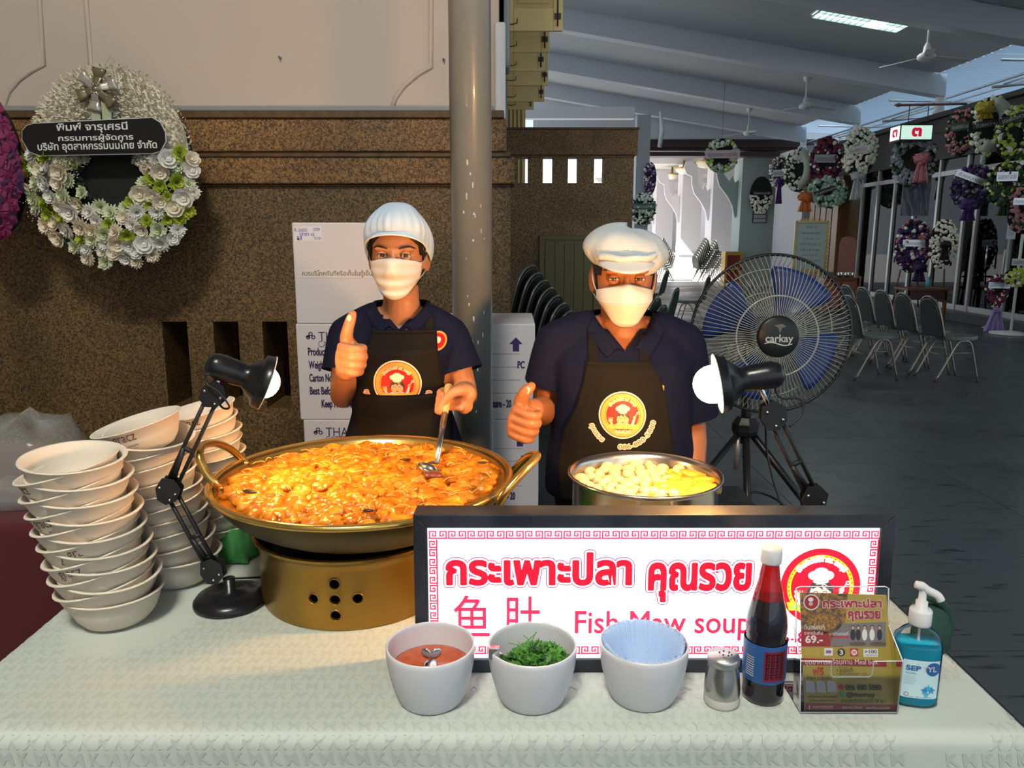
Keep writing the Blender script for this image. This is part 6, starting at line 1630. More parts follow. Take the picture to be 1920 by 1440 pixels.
P = apron_emblem(.060, [('คุณรวย', -pi*.80, .60), ('086-880-5880', -pi*.30, 1.5)])
ez = inv(atY(1169, 781, 1.90)); drape_print(P, apt, ez.x, ez.z, man, 'apron_emblem')
bd = Print(); bd.put(poly_vf([(-.002,.012),(.004,.010),(.002,-.012),(-.003,-.010)]), NP[1], 0); bz = inv(atY(1243, 731, 1.94)); drape_print(bd, tree, bz.x, bz.z, man, 'shirt_badge')
def hairm(u, v):
    an = -pi+2*pi*u; zb = .138 if abs(an) < .9 else (.110 if abs(an) < 1.35 else .055); z = zb+(.18-zb)*v; return head_pt(z, an, .0025)
obj('hair', headgrid(hairm, 60, 10), HAIR, man, solid=.002)
def capm(u, v):
    an = -pi+2*pi*u; c = cos(an); t = -.62+(pi/2+.62)*v
    wob = 1+.06*noise.noise(Vector((sin(an)*1.8, c*1.8, v*3)))+.012*sin(an*9+v*5)*(1-v)
    ct = max(0, cos(t)); R_ = .099 if c > 0 else .103
    return Vector((.004+R_*1.04*sin(an)*ct**(.95 if t > 0 else .75)*wob, .012-R_*c*ct**(.95 if t > 0 else .75)*wob, .168+(.056 if t > 0 else .040)*sin(t)*wob+.012*sin(an)*-.6+(.012*c if c < 0 else -.024*c*(1-.9*sin(t)))))
obj('cap', headgrid(capm, 72, 26), CAPM, man, solid=.002)
obj('cap_fold', MB().tube([hm @ head_pt(.160-.006*cos(a*1.6)+.0015*sin(a*9), a, .017) for a in [-.9+1.8*k/20 for k in range(21)]], [.004]+[.009]*19+[.004], 10), CAPM, man)
obj('cap_band', MB().loft([[tuple(hm @ head_pt(z, 2*pi*k/48, o_)) for k in range(48)] for z, o_ in ((.150,.004),(.158,.005),(.166,.006),(.172,.004))], caps=False), CAPM, man)
def vis(u, v):
    an = -.98+1.96*u; e = max(0, cos(an/.98*pi/2)); p = head_pt(.160, an, .004); return p+Vector((sin(an)*.010*v, -.052*v*e**.55, -.032*v*e**.35-.004*v))
obj('cap_visor', headgrid(vis, 36, 8), mat('visor_white', (.46,.50,.54), .6), man, solid=.003)
def maskm(u, v):
    an = -1.30+2.60*u; k = abs(an)/1.30
    zt_ = .097-.026*k**.9; zb_ = -.012+.046*k**2.4; z = zt_+(zb_-zt_)*v
    rid = (.024*max(0, 1-k)**.6)*max(0, 1-abs(v-.42)/.58 if v > .42 else (v/.42))**.8
    p = mask_pt(max(0, z), an*(1-.3*max(0,(v-.6)/.4)), .006+rid+.012*smooth_falloff(an,.25)*(1 if v < .35 else max(0, 1-(v-.35)*2)), .054, .087)
    if z < 0: p.y += -z*.9
    p.z = z; return p
obj('face_mask', headgrid(maskm, 44, 36), MASK, man, solid=.002)
obj('mask_fold', MB().tube([hm @ (maskm(i/30, .40)+Vector((0,-.0015,0))) for i in range(2, 29)], .0012, 5), MASK, man)
for s_ in (-1, 1):
    for v0, zz in ((0.0, .122), (1.0, .066)):
        a = maskm(.01 if s_ < 0 else .99, v0*.9+.05); obj('ear_loop', MB().tube(smooth_path([hm @ a, hm @ head_pt(.09 if v0 == 0 else .045, s_*1.5, .007), hm @ Vector((s_*.079,.014,zz))]), .0014, 5), MASK, man)
legs(man, .86, .185)
# ================================================================== HALL FURNITURE, WREATHS, FANS
VIN = mat('grey_green_vinyl', (.10,.135,.12), .35); VINB = mat('dark_vinyl_back', (.030,.040,.036), .3); TUBE = mat('chair_tube', (.28,.25,.21), .3, .8)
FLATM = mat('pale_mint_wall', (.42,.50,.46), .6)
def make_chair(label, group):
    t = thing('banquet_chair', label, 'chair', group=group)
    # faces +x, origin on the floor under the seat centre
    def arch(u, v):
        a = -pi/2+pi*(u*2-1)*.5
        w = .185*(1-.35*v**3.2); y = (u*2-1)*w; z = .47+.40*v; x = -.20-.10*v-.012*sin(pi*u)
        return (x, y, z)
    P = [(-.205-.10*v, s*w, .47+.41*v) for s, w, v in [(-1,.19,0),(-1,.19,.3),(-1,.18,.6),(-1,.150,.85),(-1,.08,.985),(0,0,1.02),(1,.08,.985),(1,.150,.85),(1,.18,.6),(1,.19,.3),(1,.19,0)]]
    ring_ = [(y*.94, (z-.47)) for x, y, z in smooth_path(P, 3)]
    m = Matrix.Translation((-.213,0,.47)) @ Matrix.Rotation(radians(-13.5), 4, 'Y') @ Matrix(((0,0,1,0),(1,0,0,0),(0,1,0,0),(0,0,0,1)))
    obj('backrest', MB().prism([(y, z*.985) for y, z in ring_], .03, mtx=m, z0=-.012), VINB, t, bevel=.008)
    obj('back_frame', MB().tube(smooth_path(P, 3)+[(-.20,.19,.42)], .011, 8), TUBE, t)
    seat = [(.20*cos(a)+.0+(.03 if cos(a) > 0 else 0), .20*sin(a)) for a in [2*pi*k/24 for k in range(24)]]
    obj('seat', MB().prism([(x*1.08, y*1.02) for x, y in seat], .045, z0=.435), VIN, t, bevel=.012)
    for s in (-1, 1):
        y = s*.19
        obj('side_frame', MB().tube(smooth_path([(.20,y,.02),(.13,y,.28),(.08,y,.415),(.0,y,.435),(-.06,y,.40),(-.16,y,.20),(-.25,y,.02)], 4), .0115, 8), TUBE, t)
        obj('side_bar', MB().tube([(.12,y,.31),(-.12,y,.31)], .007, 6), TUBE, t)
        for x in (.203, -.258): obj('rubber_foot', MB().tube([(x,y,0),(x*.985,y,.03)], .014, 8), IRON, t)
    obj('cross_bar', MB().tube([(-.13,-.19,.27),(-.13,.19,.27)], .008, 6), TUBE, t)
    return t
ch0 = make_chair('grey-green banquet chair nearest in the row of five behind the fan', 'row of banquet chairs behind the fan')
ch0.location = (4.70, 8.15, 0); ch0.rotation_euler = (0,0,radians(3))
for k, (x, y, lab) in enumerate(((4.66,8.62,'second nearest'),(4.65,9.10,'middle one'),(4.66,9.62,'second farthest'),(4.66,10.1,'farthest'))):
    c = copy_tree(ch0); c.location = (x, y, 0); c['label'] = 'grey-green banquet chair, %s in the row of five behind the fan' % lab
for x, y, lab in ((3.90,8.25,'grey-green banquet chair half hidden by the right rim of the fan cage'),(3.7,9.3,'grey-green banquet chair seen through the fan cage wires'),(2.95,9.0,'grey-green banquet chair behind the fan blades')):
    c = copy_tree(ch0); c.location = (x, y, 0); c['label'] = lab; c['group'] = 'banquet chairs seen through the fan'
ST = mat('pale_chair', (.45,.47,.46), .35)
def stack_chairs(x, y, n, yaw, where, grp, dx=.062, dz=.062, tilt=0):
    for i in range(n):
        c = copy_tree(ch0); c.location = (x+dx*i*cos(yaw), y+dx*i*sin(yaw), dz*i); c.rotation_euler = (0, radians(tilt), yaw)
        k = ('top' if i == n-1 else 'bottom' if i == 0 else ORD[i]+' from the floor')
        c['label'] = 'dark chair of the %s, %s' % (where, k); c['group'] = grp
stack_chairs(.22, 6.6, 7, radians(150), 'nested stack left of the cupboard door', 'nested chairs left of the cupboard door')
stack_chairs(.66, 5.55, 4, radians(140), 'stack by the cartons', 'nested chairs by the cartons')
stack_chairs(1.12, 7.2, 6, radians(150), 'nested stack hidden behind the man', 'nested chairs behind the man')
stack_chairs(5.4, 27.3, 9, radians(160), 'tall sunlit stack by the second white column', 'nested chairs by the second column', .05, .075)
stack_chairs(6.5, 26.6, 9, radians(20), 'tall sunlit stack in the colonnade middle', 'nested chairs in the colonnade middle', .05, .075)
stack_chairs(7.1, 27.6, 8, radians(20), 'sunlit stack beside the first white column', 'nested chairs by the first column', .05, .075)
for x, y, lab in ((2.6,14.5,'dark banquet chair alone on the bright floor left of the fan'),(2.95,12.8,'dark banquet chair just left of the fan rim'),(1.75,9.6,'dark banquet chair beside the ear of the man')):
    c = copy_tree(ch0); c.location = (x, y, 0); c.rotation_euler = (0,0,radians(155)); c['label'] = lab; c['group'] = 'single chairs left of the fan'
# ceiling fans
FW = mat('fan_white', (.62,.63,.62), .4)
def cfan(px, py, Y, X, lab, a0):
    p = atY(px, py, Y); top = zc(p.x)+.39
    t = thing('ceiling_fan', lab, 'fan', (p.x, Y, p.z), group='white ceiling fans')
    obj('rod', MB().tube([(0,0,.1),(0,0,top-p.z)], .018, 10), FW, t)
    obj('ceiling_cup', MB().lathe([(.02,top-p.z-.12),(.07,top-p.z-.06),(.08,top-p.z)], 20), FW, t)
    obj('motor_housing', MB().lathe([(0,-.05),(.08,-.05),(.13,-.02),(.135,.03),(.10,.06),(.06,.08),(.05,.16),(.03,.20),(.02,.22)], 28), FW, t)
    for k in range(3):
        m = Matrix.Rotation(a0+2*pi*k/3, 4, 'Z'); obj('blade', MB().add([m @ Vector(q) for q in ((.12,-.035,.012),(.20,-.06,.014),(.70,-.08,-.02),(.75,-.03,-.022),(.70,.05,-.04),(.20,.05,-.004),(.12,.035,.0))], [tuple(range(7))], 0, False), FW, t, solid=.008)
        obj('blade_arm', MB().box(.08,-.02,.0,.24,.02,.008, mtx=m), IRON, t)
cfan(1737, 108, 12.6, 0, 'white three-blade ceiling fan nearest, under the lit ceiling panel', .15)
cfan(1510, 200, 17.5, 0, 'white three-blade ceiling fan, middle one of the three', .3)
cfan(1403, 250, 21.6, 0, 'small white ceiling fan farthest, above the round wreath', .5)
# fluorescent panels
def fpanel(x, y, lab, w=1.5, h=.9, e=6.0, power=0, tint=(.90,1,.93)):
    z = zc(x)+.385; t = thing('ceiling_light', lab, 'ceiling light', (x, y, z), (0, 0, 0), group='louvred fluorescent ceiling lights')
    t.rotation_euler = (0, math.atan(.163), 0)
    obj('tray', MB().box(-w/2,-h/2,-.01,w/2,h/2,.02), FW, t)
    obj('glowing_diffuser', MB().box(-w/2+.03,-h/2+.03,-.02,w/2-.03,h/2-.03,-.012), mat('fluorescent', (.8,.9,.88), .4, emit=(.62,.86,.84,3.5)), t)
    l = MB()
    for i in range(15): xx = -w/2+.03+(w-.06)*i/14; l.box(xx-.006,-h/2+.02,-.055,xx+.006,h/2-.02,-.02)
    for j in range(4): yy = -h/2+.03+(h-.06)*j/3; l.box(-w/2+.02,yy-.008,-.06,w/2-.02,yy+.008,-.02)
    obj('louvre', l, mat('louvre_white', (.6,.63,.62), .35), t, kind='stuff')
    if power:
        ld = bpy.data.lights.new('fluorescent_light', 'AREA'); ld.shape = 'RECTANGLE'; ld.size = w; ld.size_y = h; ld.energy = power; ld.color = tint
        lo = bpy.data.objects.new('fluorescent_light', ld); COL.objects.link(lo); lo.location = (x, y, z-.08)
fpanel(5.68, 13.2, 'lit louvred fluorescent panel in the sloping ceiling above the hall', power=30)
fpanel(-.6, -1.7, 'lit louvred fluorescent panel in the ceiling over the serving table, above the picture', power=430, tint=(1,.94,.82))

# ------------------------------------------------------------------ glazed shop front on the right
ALU = mat('aluminium_frame', (.5,.49,.47), .35, .5); GLS = clear_mat('shop_glass', (.80,.86,.86))
ZT = 2.68
step = struct('trim_30', MB().box(XG-.45, 11, 0, XG+.3, 19.4, .14), mat('dark_stone_step', (.05,.05,.05), .4))
gf = struct('wall_glazed', MB().box(XG-.03, 11, .14, XG+.05, 19.2, .24), ALU)
obj('transom', MB().box(XG-.04, 11, ZT, XG+.05, 19.2, ZT+.09), ALU, gf)
obj('top_rail', MB().box(XG-.04, 11, 3.0, XG+.05, 19.2, 3.06), ALU, gf)
mull = [11.4, 12.35, 13.3, 14.35, 14.75, 15.7, 16.6, 17.5, 18.3, 19.1]
for y in mull: obj('mullion', MB().box(XG-.045, y-.035, .14, XG+.06, y+.035, 3.05), ALU, gf)
for a, b_ in zip(mull, mull[1:]):
    obj('glass_pane', MB().box(XG-.002, a+.035, .24, XG+.004, b_-.035, ZT), GLS, gf); obj('glass_pane', MB().box(XG-.002, a+.035, ZT+.09, XG+.004, b_-.035, 3.0), GLS, gf)
for y in (13.8, 15.2, 17.1): obj('door_handle', MB().tube([(XG-.09,y,.95),(XG-.09,y,1.35)], .014, 8).tube([(XG-.09,y,1.0),(XG-.03,y,1.0)], .008, 6).tube([(XG-.09,y,1.3),(XG-.03,y,1.3)], .008, 6), CHROME, gf)
room = struct('wall_shop', MB().box(XG+3.2, 9, 0, XG+3.3, 24, 4).box(XG+.1, 23.4, 0, XG+3.3, 23.5, 4).box(XG+.1, 9, 0, XG+3.3, 9.1, 4), mat('shop_wall', (.62,.63,.60), .7))
struct('ceiling_shop', MB().box(XG+.05, 9, 3.2, XG+3.3, 23.5, 3.3), mat('shop_ceiling', (.5,.5,.48), .7))
WOOD = mat('varnished_wood', (.16,.06,.018), .35, nz=(3, (.10,.035,.01), .2)); OCH = mat('ochre_panel', (.50,.26,.03), .5)
struct('floor_shop', MB().box(XG+.06, 9, .0, XG+3.3, 23.5, .13), mat('shop_floor', (.12,.11,.10), .3))
SHEETW = mat('white_reflection_and_panel', (.72,.72,.70), .8)  # pleated white sheets added for bright glass reflections; nearest is a frosted panel
for y0_, y1_ in ((16.75,17.35),(17.65,18.15),(15.85,16.2),(13.75,14.25)):
    obj('reflection_and_panel_sheet', MB().grid(lambda u, v: (XG+.25+.04*sin(u*40), y0_+(y1_-y0_)*u, .2+2.4*v), 60, 2), SHEETW, room)
for y_l in (12.6, 16.4):  # two strip lights added to brighten the shop behind the glass
    lt_ = thing('ceiling_light', 'added strip light brightening the shop behind the glass, %s' % ('nearer one' if y_l < 14 else 'farther one'), 'ceiling light', (XG+1.4, y_l, 3.19), group='added strip lights brightening the shop')
    obj('tray', MB().box(-.15,-.65,-.04,.15,.65,.005), FW, lt_); obj('glowing_diffuser', MB().box(-.12,-.6,-.05,.12,.6,-.04), mat('shop_fill_tube', (.8,.9,.88), .4, emit=(.75,1,.92,26)), lt_)
# timber panels at the far end
tp = struct('wall_timber', MB().box(XG-.35, 19.5, 0, XG+.1, 21.5, 3.0), WOOD)
for k in range(5): obj('panel', MB().box(XG-.40+.0*k, 19.55+.38*k, .1, XG-.35, 19.55+.38*k+.33, 2.9), WOOD if k % 2 else mat('varnished_wood_light', (.26,.12,.04), .35), tp, bevel=.01)
struct('trim_31', MB().box(XG-.5, 21.7, 0, XG-.1, 24, 3.95), COLW)
yc = thing('yellow_cabinet', 'bright yellow cabinet panels standing behind the shop glass', 'cabinet', (XG+.7, 14.6, .13))
obj('cabinet_body', MB().box(-.1,-.9,0,.4,.5,2.2), OCH, yc)
YP = mat('bright_yellow', (.75,.42,.01), .4)
for j in range(2):
    for i in range(3): obj('cabinet_door', MB().box(-.13,-.88+.46*i,.06+1.08*j,-.1,-.46+.46*i,1.08+1.08*j), YP, yc, bevel=.01)
nt_ = thing('paper_notice', 'white paper notice taped on the shop glass before the yellow cabinet', 'notice', (XG-.05, 13.25, 1.75)); obj('sheet', MB().box(0,-.12,-.28,.003,.12,.28), mat('notice_white', (.55,.58,.62), .5), nt_)
obj('notice_text', MB().box(-.002,-.09,.05,0,.09,.2).box(-.002,-.09,-.22,0,.09,-.02), mat('notice_grey', (.42,.44,.48), .5), nt_)

# ------------------------------------------------------------------ wreaths
BACKB = mat('wreath_board_black', (.008,.010,.008), .7); RIBW = mat('ribbon_white', (.6,.62,.6), .5); PLAST = mat('silver_plastic', (.55,.57,.60), .2, .6); BLKB = mat('banner_black', (.006,.008,.008), .35)
GYP = mat('baby_breath', (.6,.58,.52), .7)
def flower(kind, r, seed=0):
    """rose / mum / carnation facing +Z"""
    mb = MB(); q = random.Random(seed)
    def petal(a, l, w, el, base, cup):
        d = Vector((cos(a), sin(a), 0)); s = Vector((-sin(a), cos(a), 0)); P = []
        for t, ww in ((0,.35),(.45,1.0),(.8,.85),(1.0,.35)):
            h = base+sin(el)*l*t+cup*t*t*l; c = d*(cos(el)*l*t)+Vector((0,0,h)); P += [c-s*w*ww+Vector((0,0,.12*w)), c, c+s*w*ww+Vector((0,0,.12*w))]
        F = []
        for i in range(3): o = 3*i; F += [(o,o+1,o+4,o+3),(o+1,o+2,o+5,o+4)]
        mb.add(P, F)
    if kind == 'rose':
        for L_, (n, l, el, cup) in enumerate(((6,1.0,.35,.25),(6,.85,.75,.15),(5,.62,1.1,.0),(4,.42,1.35,-.1))):
            for k in range(n): petal(2*pi*k/n+L_*.5, l*r, .52*l*r, el, .05*r*L_, cup)
        mb.ball((0,0,.35*r), (.25*r,.25*r,.3*r), 8, 5)
    elif kind == 'mum':
        for L_, (n, l, el) in enumerate(((16,1.05,.1),(16,.95,.4),(14,.8,.75),(10,.6,1.1),(7,.4,1.35))):
            for k in range(n): petal(2*pi*k/n+L_*.2+q.uniform(-.06,.06), l*r*q.uniform(.9,1.08), .13*r, el, .03*r*L_, .05)
    else:
        for L_, (n, l, el) in enumerate(((10,.95,.25),(10,.85,.6),(9,.7,.95),(7,.5,1.3))):
            for k in range(n): petal(2*pi*k/n+L_*.35+q.uniform(-.15,.15), l*r*q.uniform(.85,1.1), .24*r, el+q.uniform(-.15,.15), .03*r*L_, .1)
    return mb
def banner_text(t, lines, w, h, m_txt, z):
    for s, cxx, cyy, ww, hh in lines:
        V, F = text_box(s, cxx-ww/2, cxx+ww/2, cyy-hh/2, cyy+hh/2, .01); obj('banner_lettering', MB().add([(v[0], v[1], z) for v in V], F, 0, False), m_txt, t)
# main wreath beside the near wall
WY = 3.62
c0 = atY(216, 310, WY); hx_ = (atY(376,310,WY).x-atY(58,310,WY).x)/2; hz_ = (atY(216,128,WY).z-atY(216,495,WY).z)/2
wr = thing('flower_wreath', 'large oval wreath of white and lime flowers with a black Thai banner', 'wreath', c0, (0,0,0))
fmx = Matrix(((1,0,0,0),(0,0,-1,0),(0,1,0,0),(0,0,0,1)))      # local X right, Y up, Z toward the camera
def wobj(nm, mb, m, parent=wr, **k):
    o_ = obj(nm, mb, m, parent, **k); o_.data.transform(fmx); return o_
wobj('backing_board', MB().prism(circ(0, 0, hx_*.88, 48, hz_*.90), .05, z0=-.06), BACKB)
FI = mat('wreath_fringe_cream', (.78,.70,.52), .75, nz=(9, (.82,.78,.64), .2))
fr_ = MB(); rw_ = random.Random(21)
for i in range(5200):
    a = rw_.uniform(-.15*pi, 1.15*pi) ; rr = rw_.uniform(.30, 1.0)
    x = hx_*.93*rr*cos(a); y = .06+hz_*.86*rr*sin(a)
    if hypot(x/(.10), (y-.03)/(.14)) < 1: continue
    bul = .075*sin(pi*min(1,max(0,(rr-.25)/.75)))**.8
    p = Vector((x, y, bul)); n = Vector((cos(a)*(rr-.6)*1.6, sin(a)*(rr-.6)*1.6, 1)).normalized()+Vector((rw_.uniform(-.6,.6), rw_.uniform(-.6,.6), 0)); l = rw_.uniform(.014,.028)
    s_ = n.cross(Vector((rw_.random(), rw_.random(), .3))).normalized()*.0055; e = p+n.normalized()*l
    fr_.add([p-s_*.6, p+s_*.6, p.lerp(e,.6)+s_, e, p.lerp(e,.6)-s_], [(0,1,2,4),(4,2,3)], 0, True)
fr_.grid(lambda u, v: ((lambda a, rr: (hx_*.90*rr*cos(a), .06+hz_*.84*rr*sin(a), .07*sin(pi*min(1,max(0,(rr-.25)/.75)))**.8-.006))(-.12*pi+1.24*pi*u, .32+.66*v)), 60, 10)
wobj('chrysanthemum_mass', fr_, FI, kind='stuff')
CR = mat('petal_cream', (.84,.76,.58), .6); WHI = mat('petal_white', (.84,.83,.76), .6); LIME = mat('petal_lime', (.42,.52,.05), .6); PALE = mat('petal_pale_green', (.70,.76,.50), .6)
FL = {}
for kd, m_, nm in (('rose', CR, 'rc'), ('rose', WHI, 'rw'), ('mum', WHI, 'mw'), ('mum', PALE, 'mp'), ('carnation', LIME, 'cl'), ('carnation', PALE, 'cp'), ('mum', CR, 'mc')):
    me_ = flower(kd, .043, len(FL)).mesh('blossom', [m_]); FL[nm] = me_
LFG = mat('leaf_dark', (.015,.04,.012), .6)
spots = []; tries = 0
while len(spots) < 92 and tries < 9000:
    tries += 1
    a = rw_.uniform(-pi*1.06, pi*.06); rr = rw_.uniform(.42, 1.02); x = hx_*.98*rr*cos(a); y = -.02+hz_*.96*rr*sin(a)
    if y > .02 and abs(x) < hx_*.65: continue
    if y > .07: continue
    if hypot(x/(.095), (y-.04)/(.13)) < 1: continue
    s = rw_.uniform(.78, 1.15)
    if any(hypot(x-u, y-v) < .047*(s+w)/2*1.0 for u, v, w in spots): continue
    spots.append((x, y, s))
for i, (x, y, s) in enumerate(spots):
    k = rw_.choice(('rc','rw','rw','mw','mw','mp','cl','cl','cl','cp','mp','mc','rc'))
    o_ = link('blossom', FL[k], wr); zz = .035+.05*(1-abs(hypot(x/hx_, y/hz_)-.7)/.4)
    o_.location = (x, -zz, y); o_.rotation_euler = (pi/2+rw_.uniform(-.35,.35)-y*.6, rw_.uniform(-.3,.3)*0, 0); o_.rotation_euler.rotate_axis('Y', x*1.4+rw_.uniform(-.25,.25)); o_.scale = (s,)*3
lv = MB()
for i in range(260):
    a = rw_.uniform(-pi*1.02, pi*.02); rr = rw_.uniform(.4,1.03); x = hx_*.96*rr*cos(a); y = -.02+hz_*.94*rr*sin(a); m = Matrix.Translation((x,y,.022)) @ Matrix.Rotation(rw_.random()*6.28,4,'Z') @ Matrix.Rotation(rw_.uniform(-.6,.6),4,'X')
    lv.add([m @ Vector(q) for q in ((0,0,0),(.012,.02,.004),(0,.045,0),(-.012,.02,.004))], [(0,1,2,3)])
wobj('leaves', lv, LFG, kind='stuff')
gy = MB()
for cx_, cy_ in ((-.155,-.02),(.36,-.10),(.29,-.20),(.10,-.38),(-.08,-.36),(-.37,-.13),(-.35,-.22),(.22,-.31),(-.2,-.3)):
    for i in range(46):
        x = cx_*hx_/.40+rw_.gauss(0,.022); y = cy_*hz_/.46+rw_.gauss(0,.024); gy.ball((x,y,.055+rw_.uniform(-.02,.03)), rw_.uniform(.0022,.0040), 5, 4)
wobj('baby_breath', gy, GYP, kind='stuff')
bz0 = .11
def wp(px, py, Y=WY-bz0): p_ = atY(px, py, Y); return p_.x-c0.x, p_.z-c0.z
bn = [wp(62,232), wp(285,221), wp(300,230), wp(309,248), wp(310,265), wp(300,283), wp(285,287), wp(75,291), wp(55,284), wp(42,262), wp(42,245), wp(50,236)]
mxx, myy = sum(p_[0] for p_ in bn)/12, sum(p_[1] for p_ in bn)/12
bnr = wobj('banner', MB().prism([(mxx+(x-mxx)*1.012, myy+(y-myy)*1.05) for x, y in bn], .004, z0=bz0-.006), RIBW)
bnb = wobj('banner_face', MB().prism(bn, .004, z0=bz0-.003), BLKB, bnr)
for s, x0, x1, y0, y1 in (('พิมพ์ จารุเศรนี', 107, 239, 229, 249), ('กรรมการผู้จัดการ', 110, 250, 251, 267), ('บริษัท อุตสาหกรรมนมไทย จำกัด', 72, 294, 264, 285)):
    a, b_ = wp(x0, y1), wp(x1, y0); V, F = text_box(s, a[0], b_[0], a[1], b_[1], .02)
    sk = -.032
    wobj('banner_lettering', MB().add([(v[0], v[1]-(v[0]-mxx)*sk*.6, bz0+.0022) for v in V], F, 0, False), mat('lettering_white', (.75,.74,.7), .5), bnr)
BOWM = mat('satin_olive', (.22,.19,.11), .25, .35); BOWL_ = mat('satin_silver', (.5,.48,.4), .22, .4)
def bow(parent, cx_, cy_, z, s, m1, m2, fx=wobj, tails=True, tl=.1):
    for k in range(6):
        a = 2*pi*k/6+.3; d = Vector((cos(a), sin(a), 0)); sd = Vector((-sin(a), cos(a), 0))
        def lf(u, v):
            t = u*pi; r_ = s*(sin(t))*.62+s*.25*sin(t/2); h = s*.42*(sin(2*t)*.35+(1-cos(t))*.35); w = s*.36*(v-.5)*(1-.35*cos(t*2)); p = Vector((cx_,cy_,z))+d*(s*.62*sin(t)*(1.0)+.1*s)+sd*w+Vector((0,0,h)); return p
        fx('bow_loop', MB().grid(lf, 12, 3), m1 if k % 2 else m2, parent, solid=.001)
    fx('bow_knot', MB().ball((cx_,cy_,z+s*.15), s*.16, 10, 8), m1, parent)
bx__, by__ = wp(182, 168); bow(wr, bx__, by__, .095, .125, BOWM, BOWL_, tails=False)
for s_ in (-1, 1):
    wobj('bow_tail', MB().grid(lambda u, v: (bx__+.003+s_*.024+(u-.5)*.042, by__-.03-.125*v, .10+.003*sin(u*40)), 20, 4), mat('ribbed_ribbon', (.42,.46,.30), .45), wr, solid=.001)
obj('hanging_wire', MB().tube([(-.03,.02,hz_-.02),(.0,.05,hz_+.05),(.05,.02,hz_-.02)], .0012, 5), CHROME, wr)

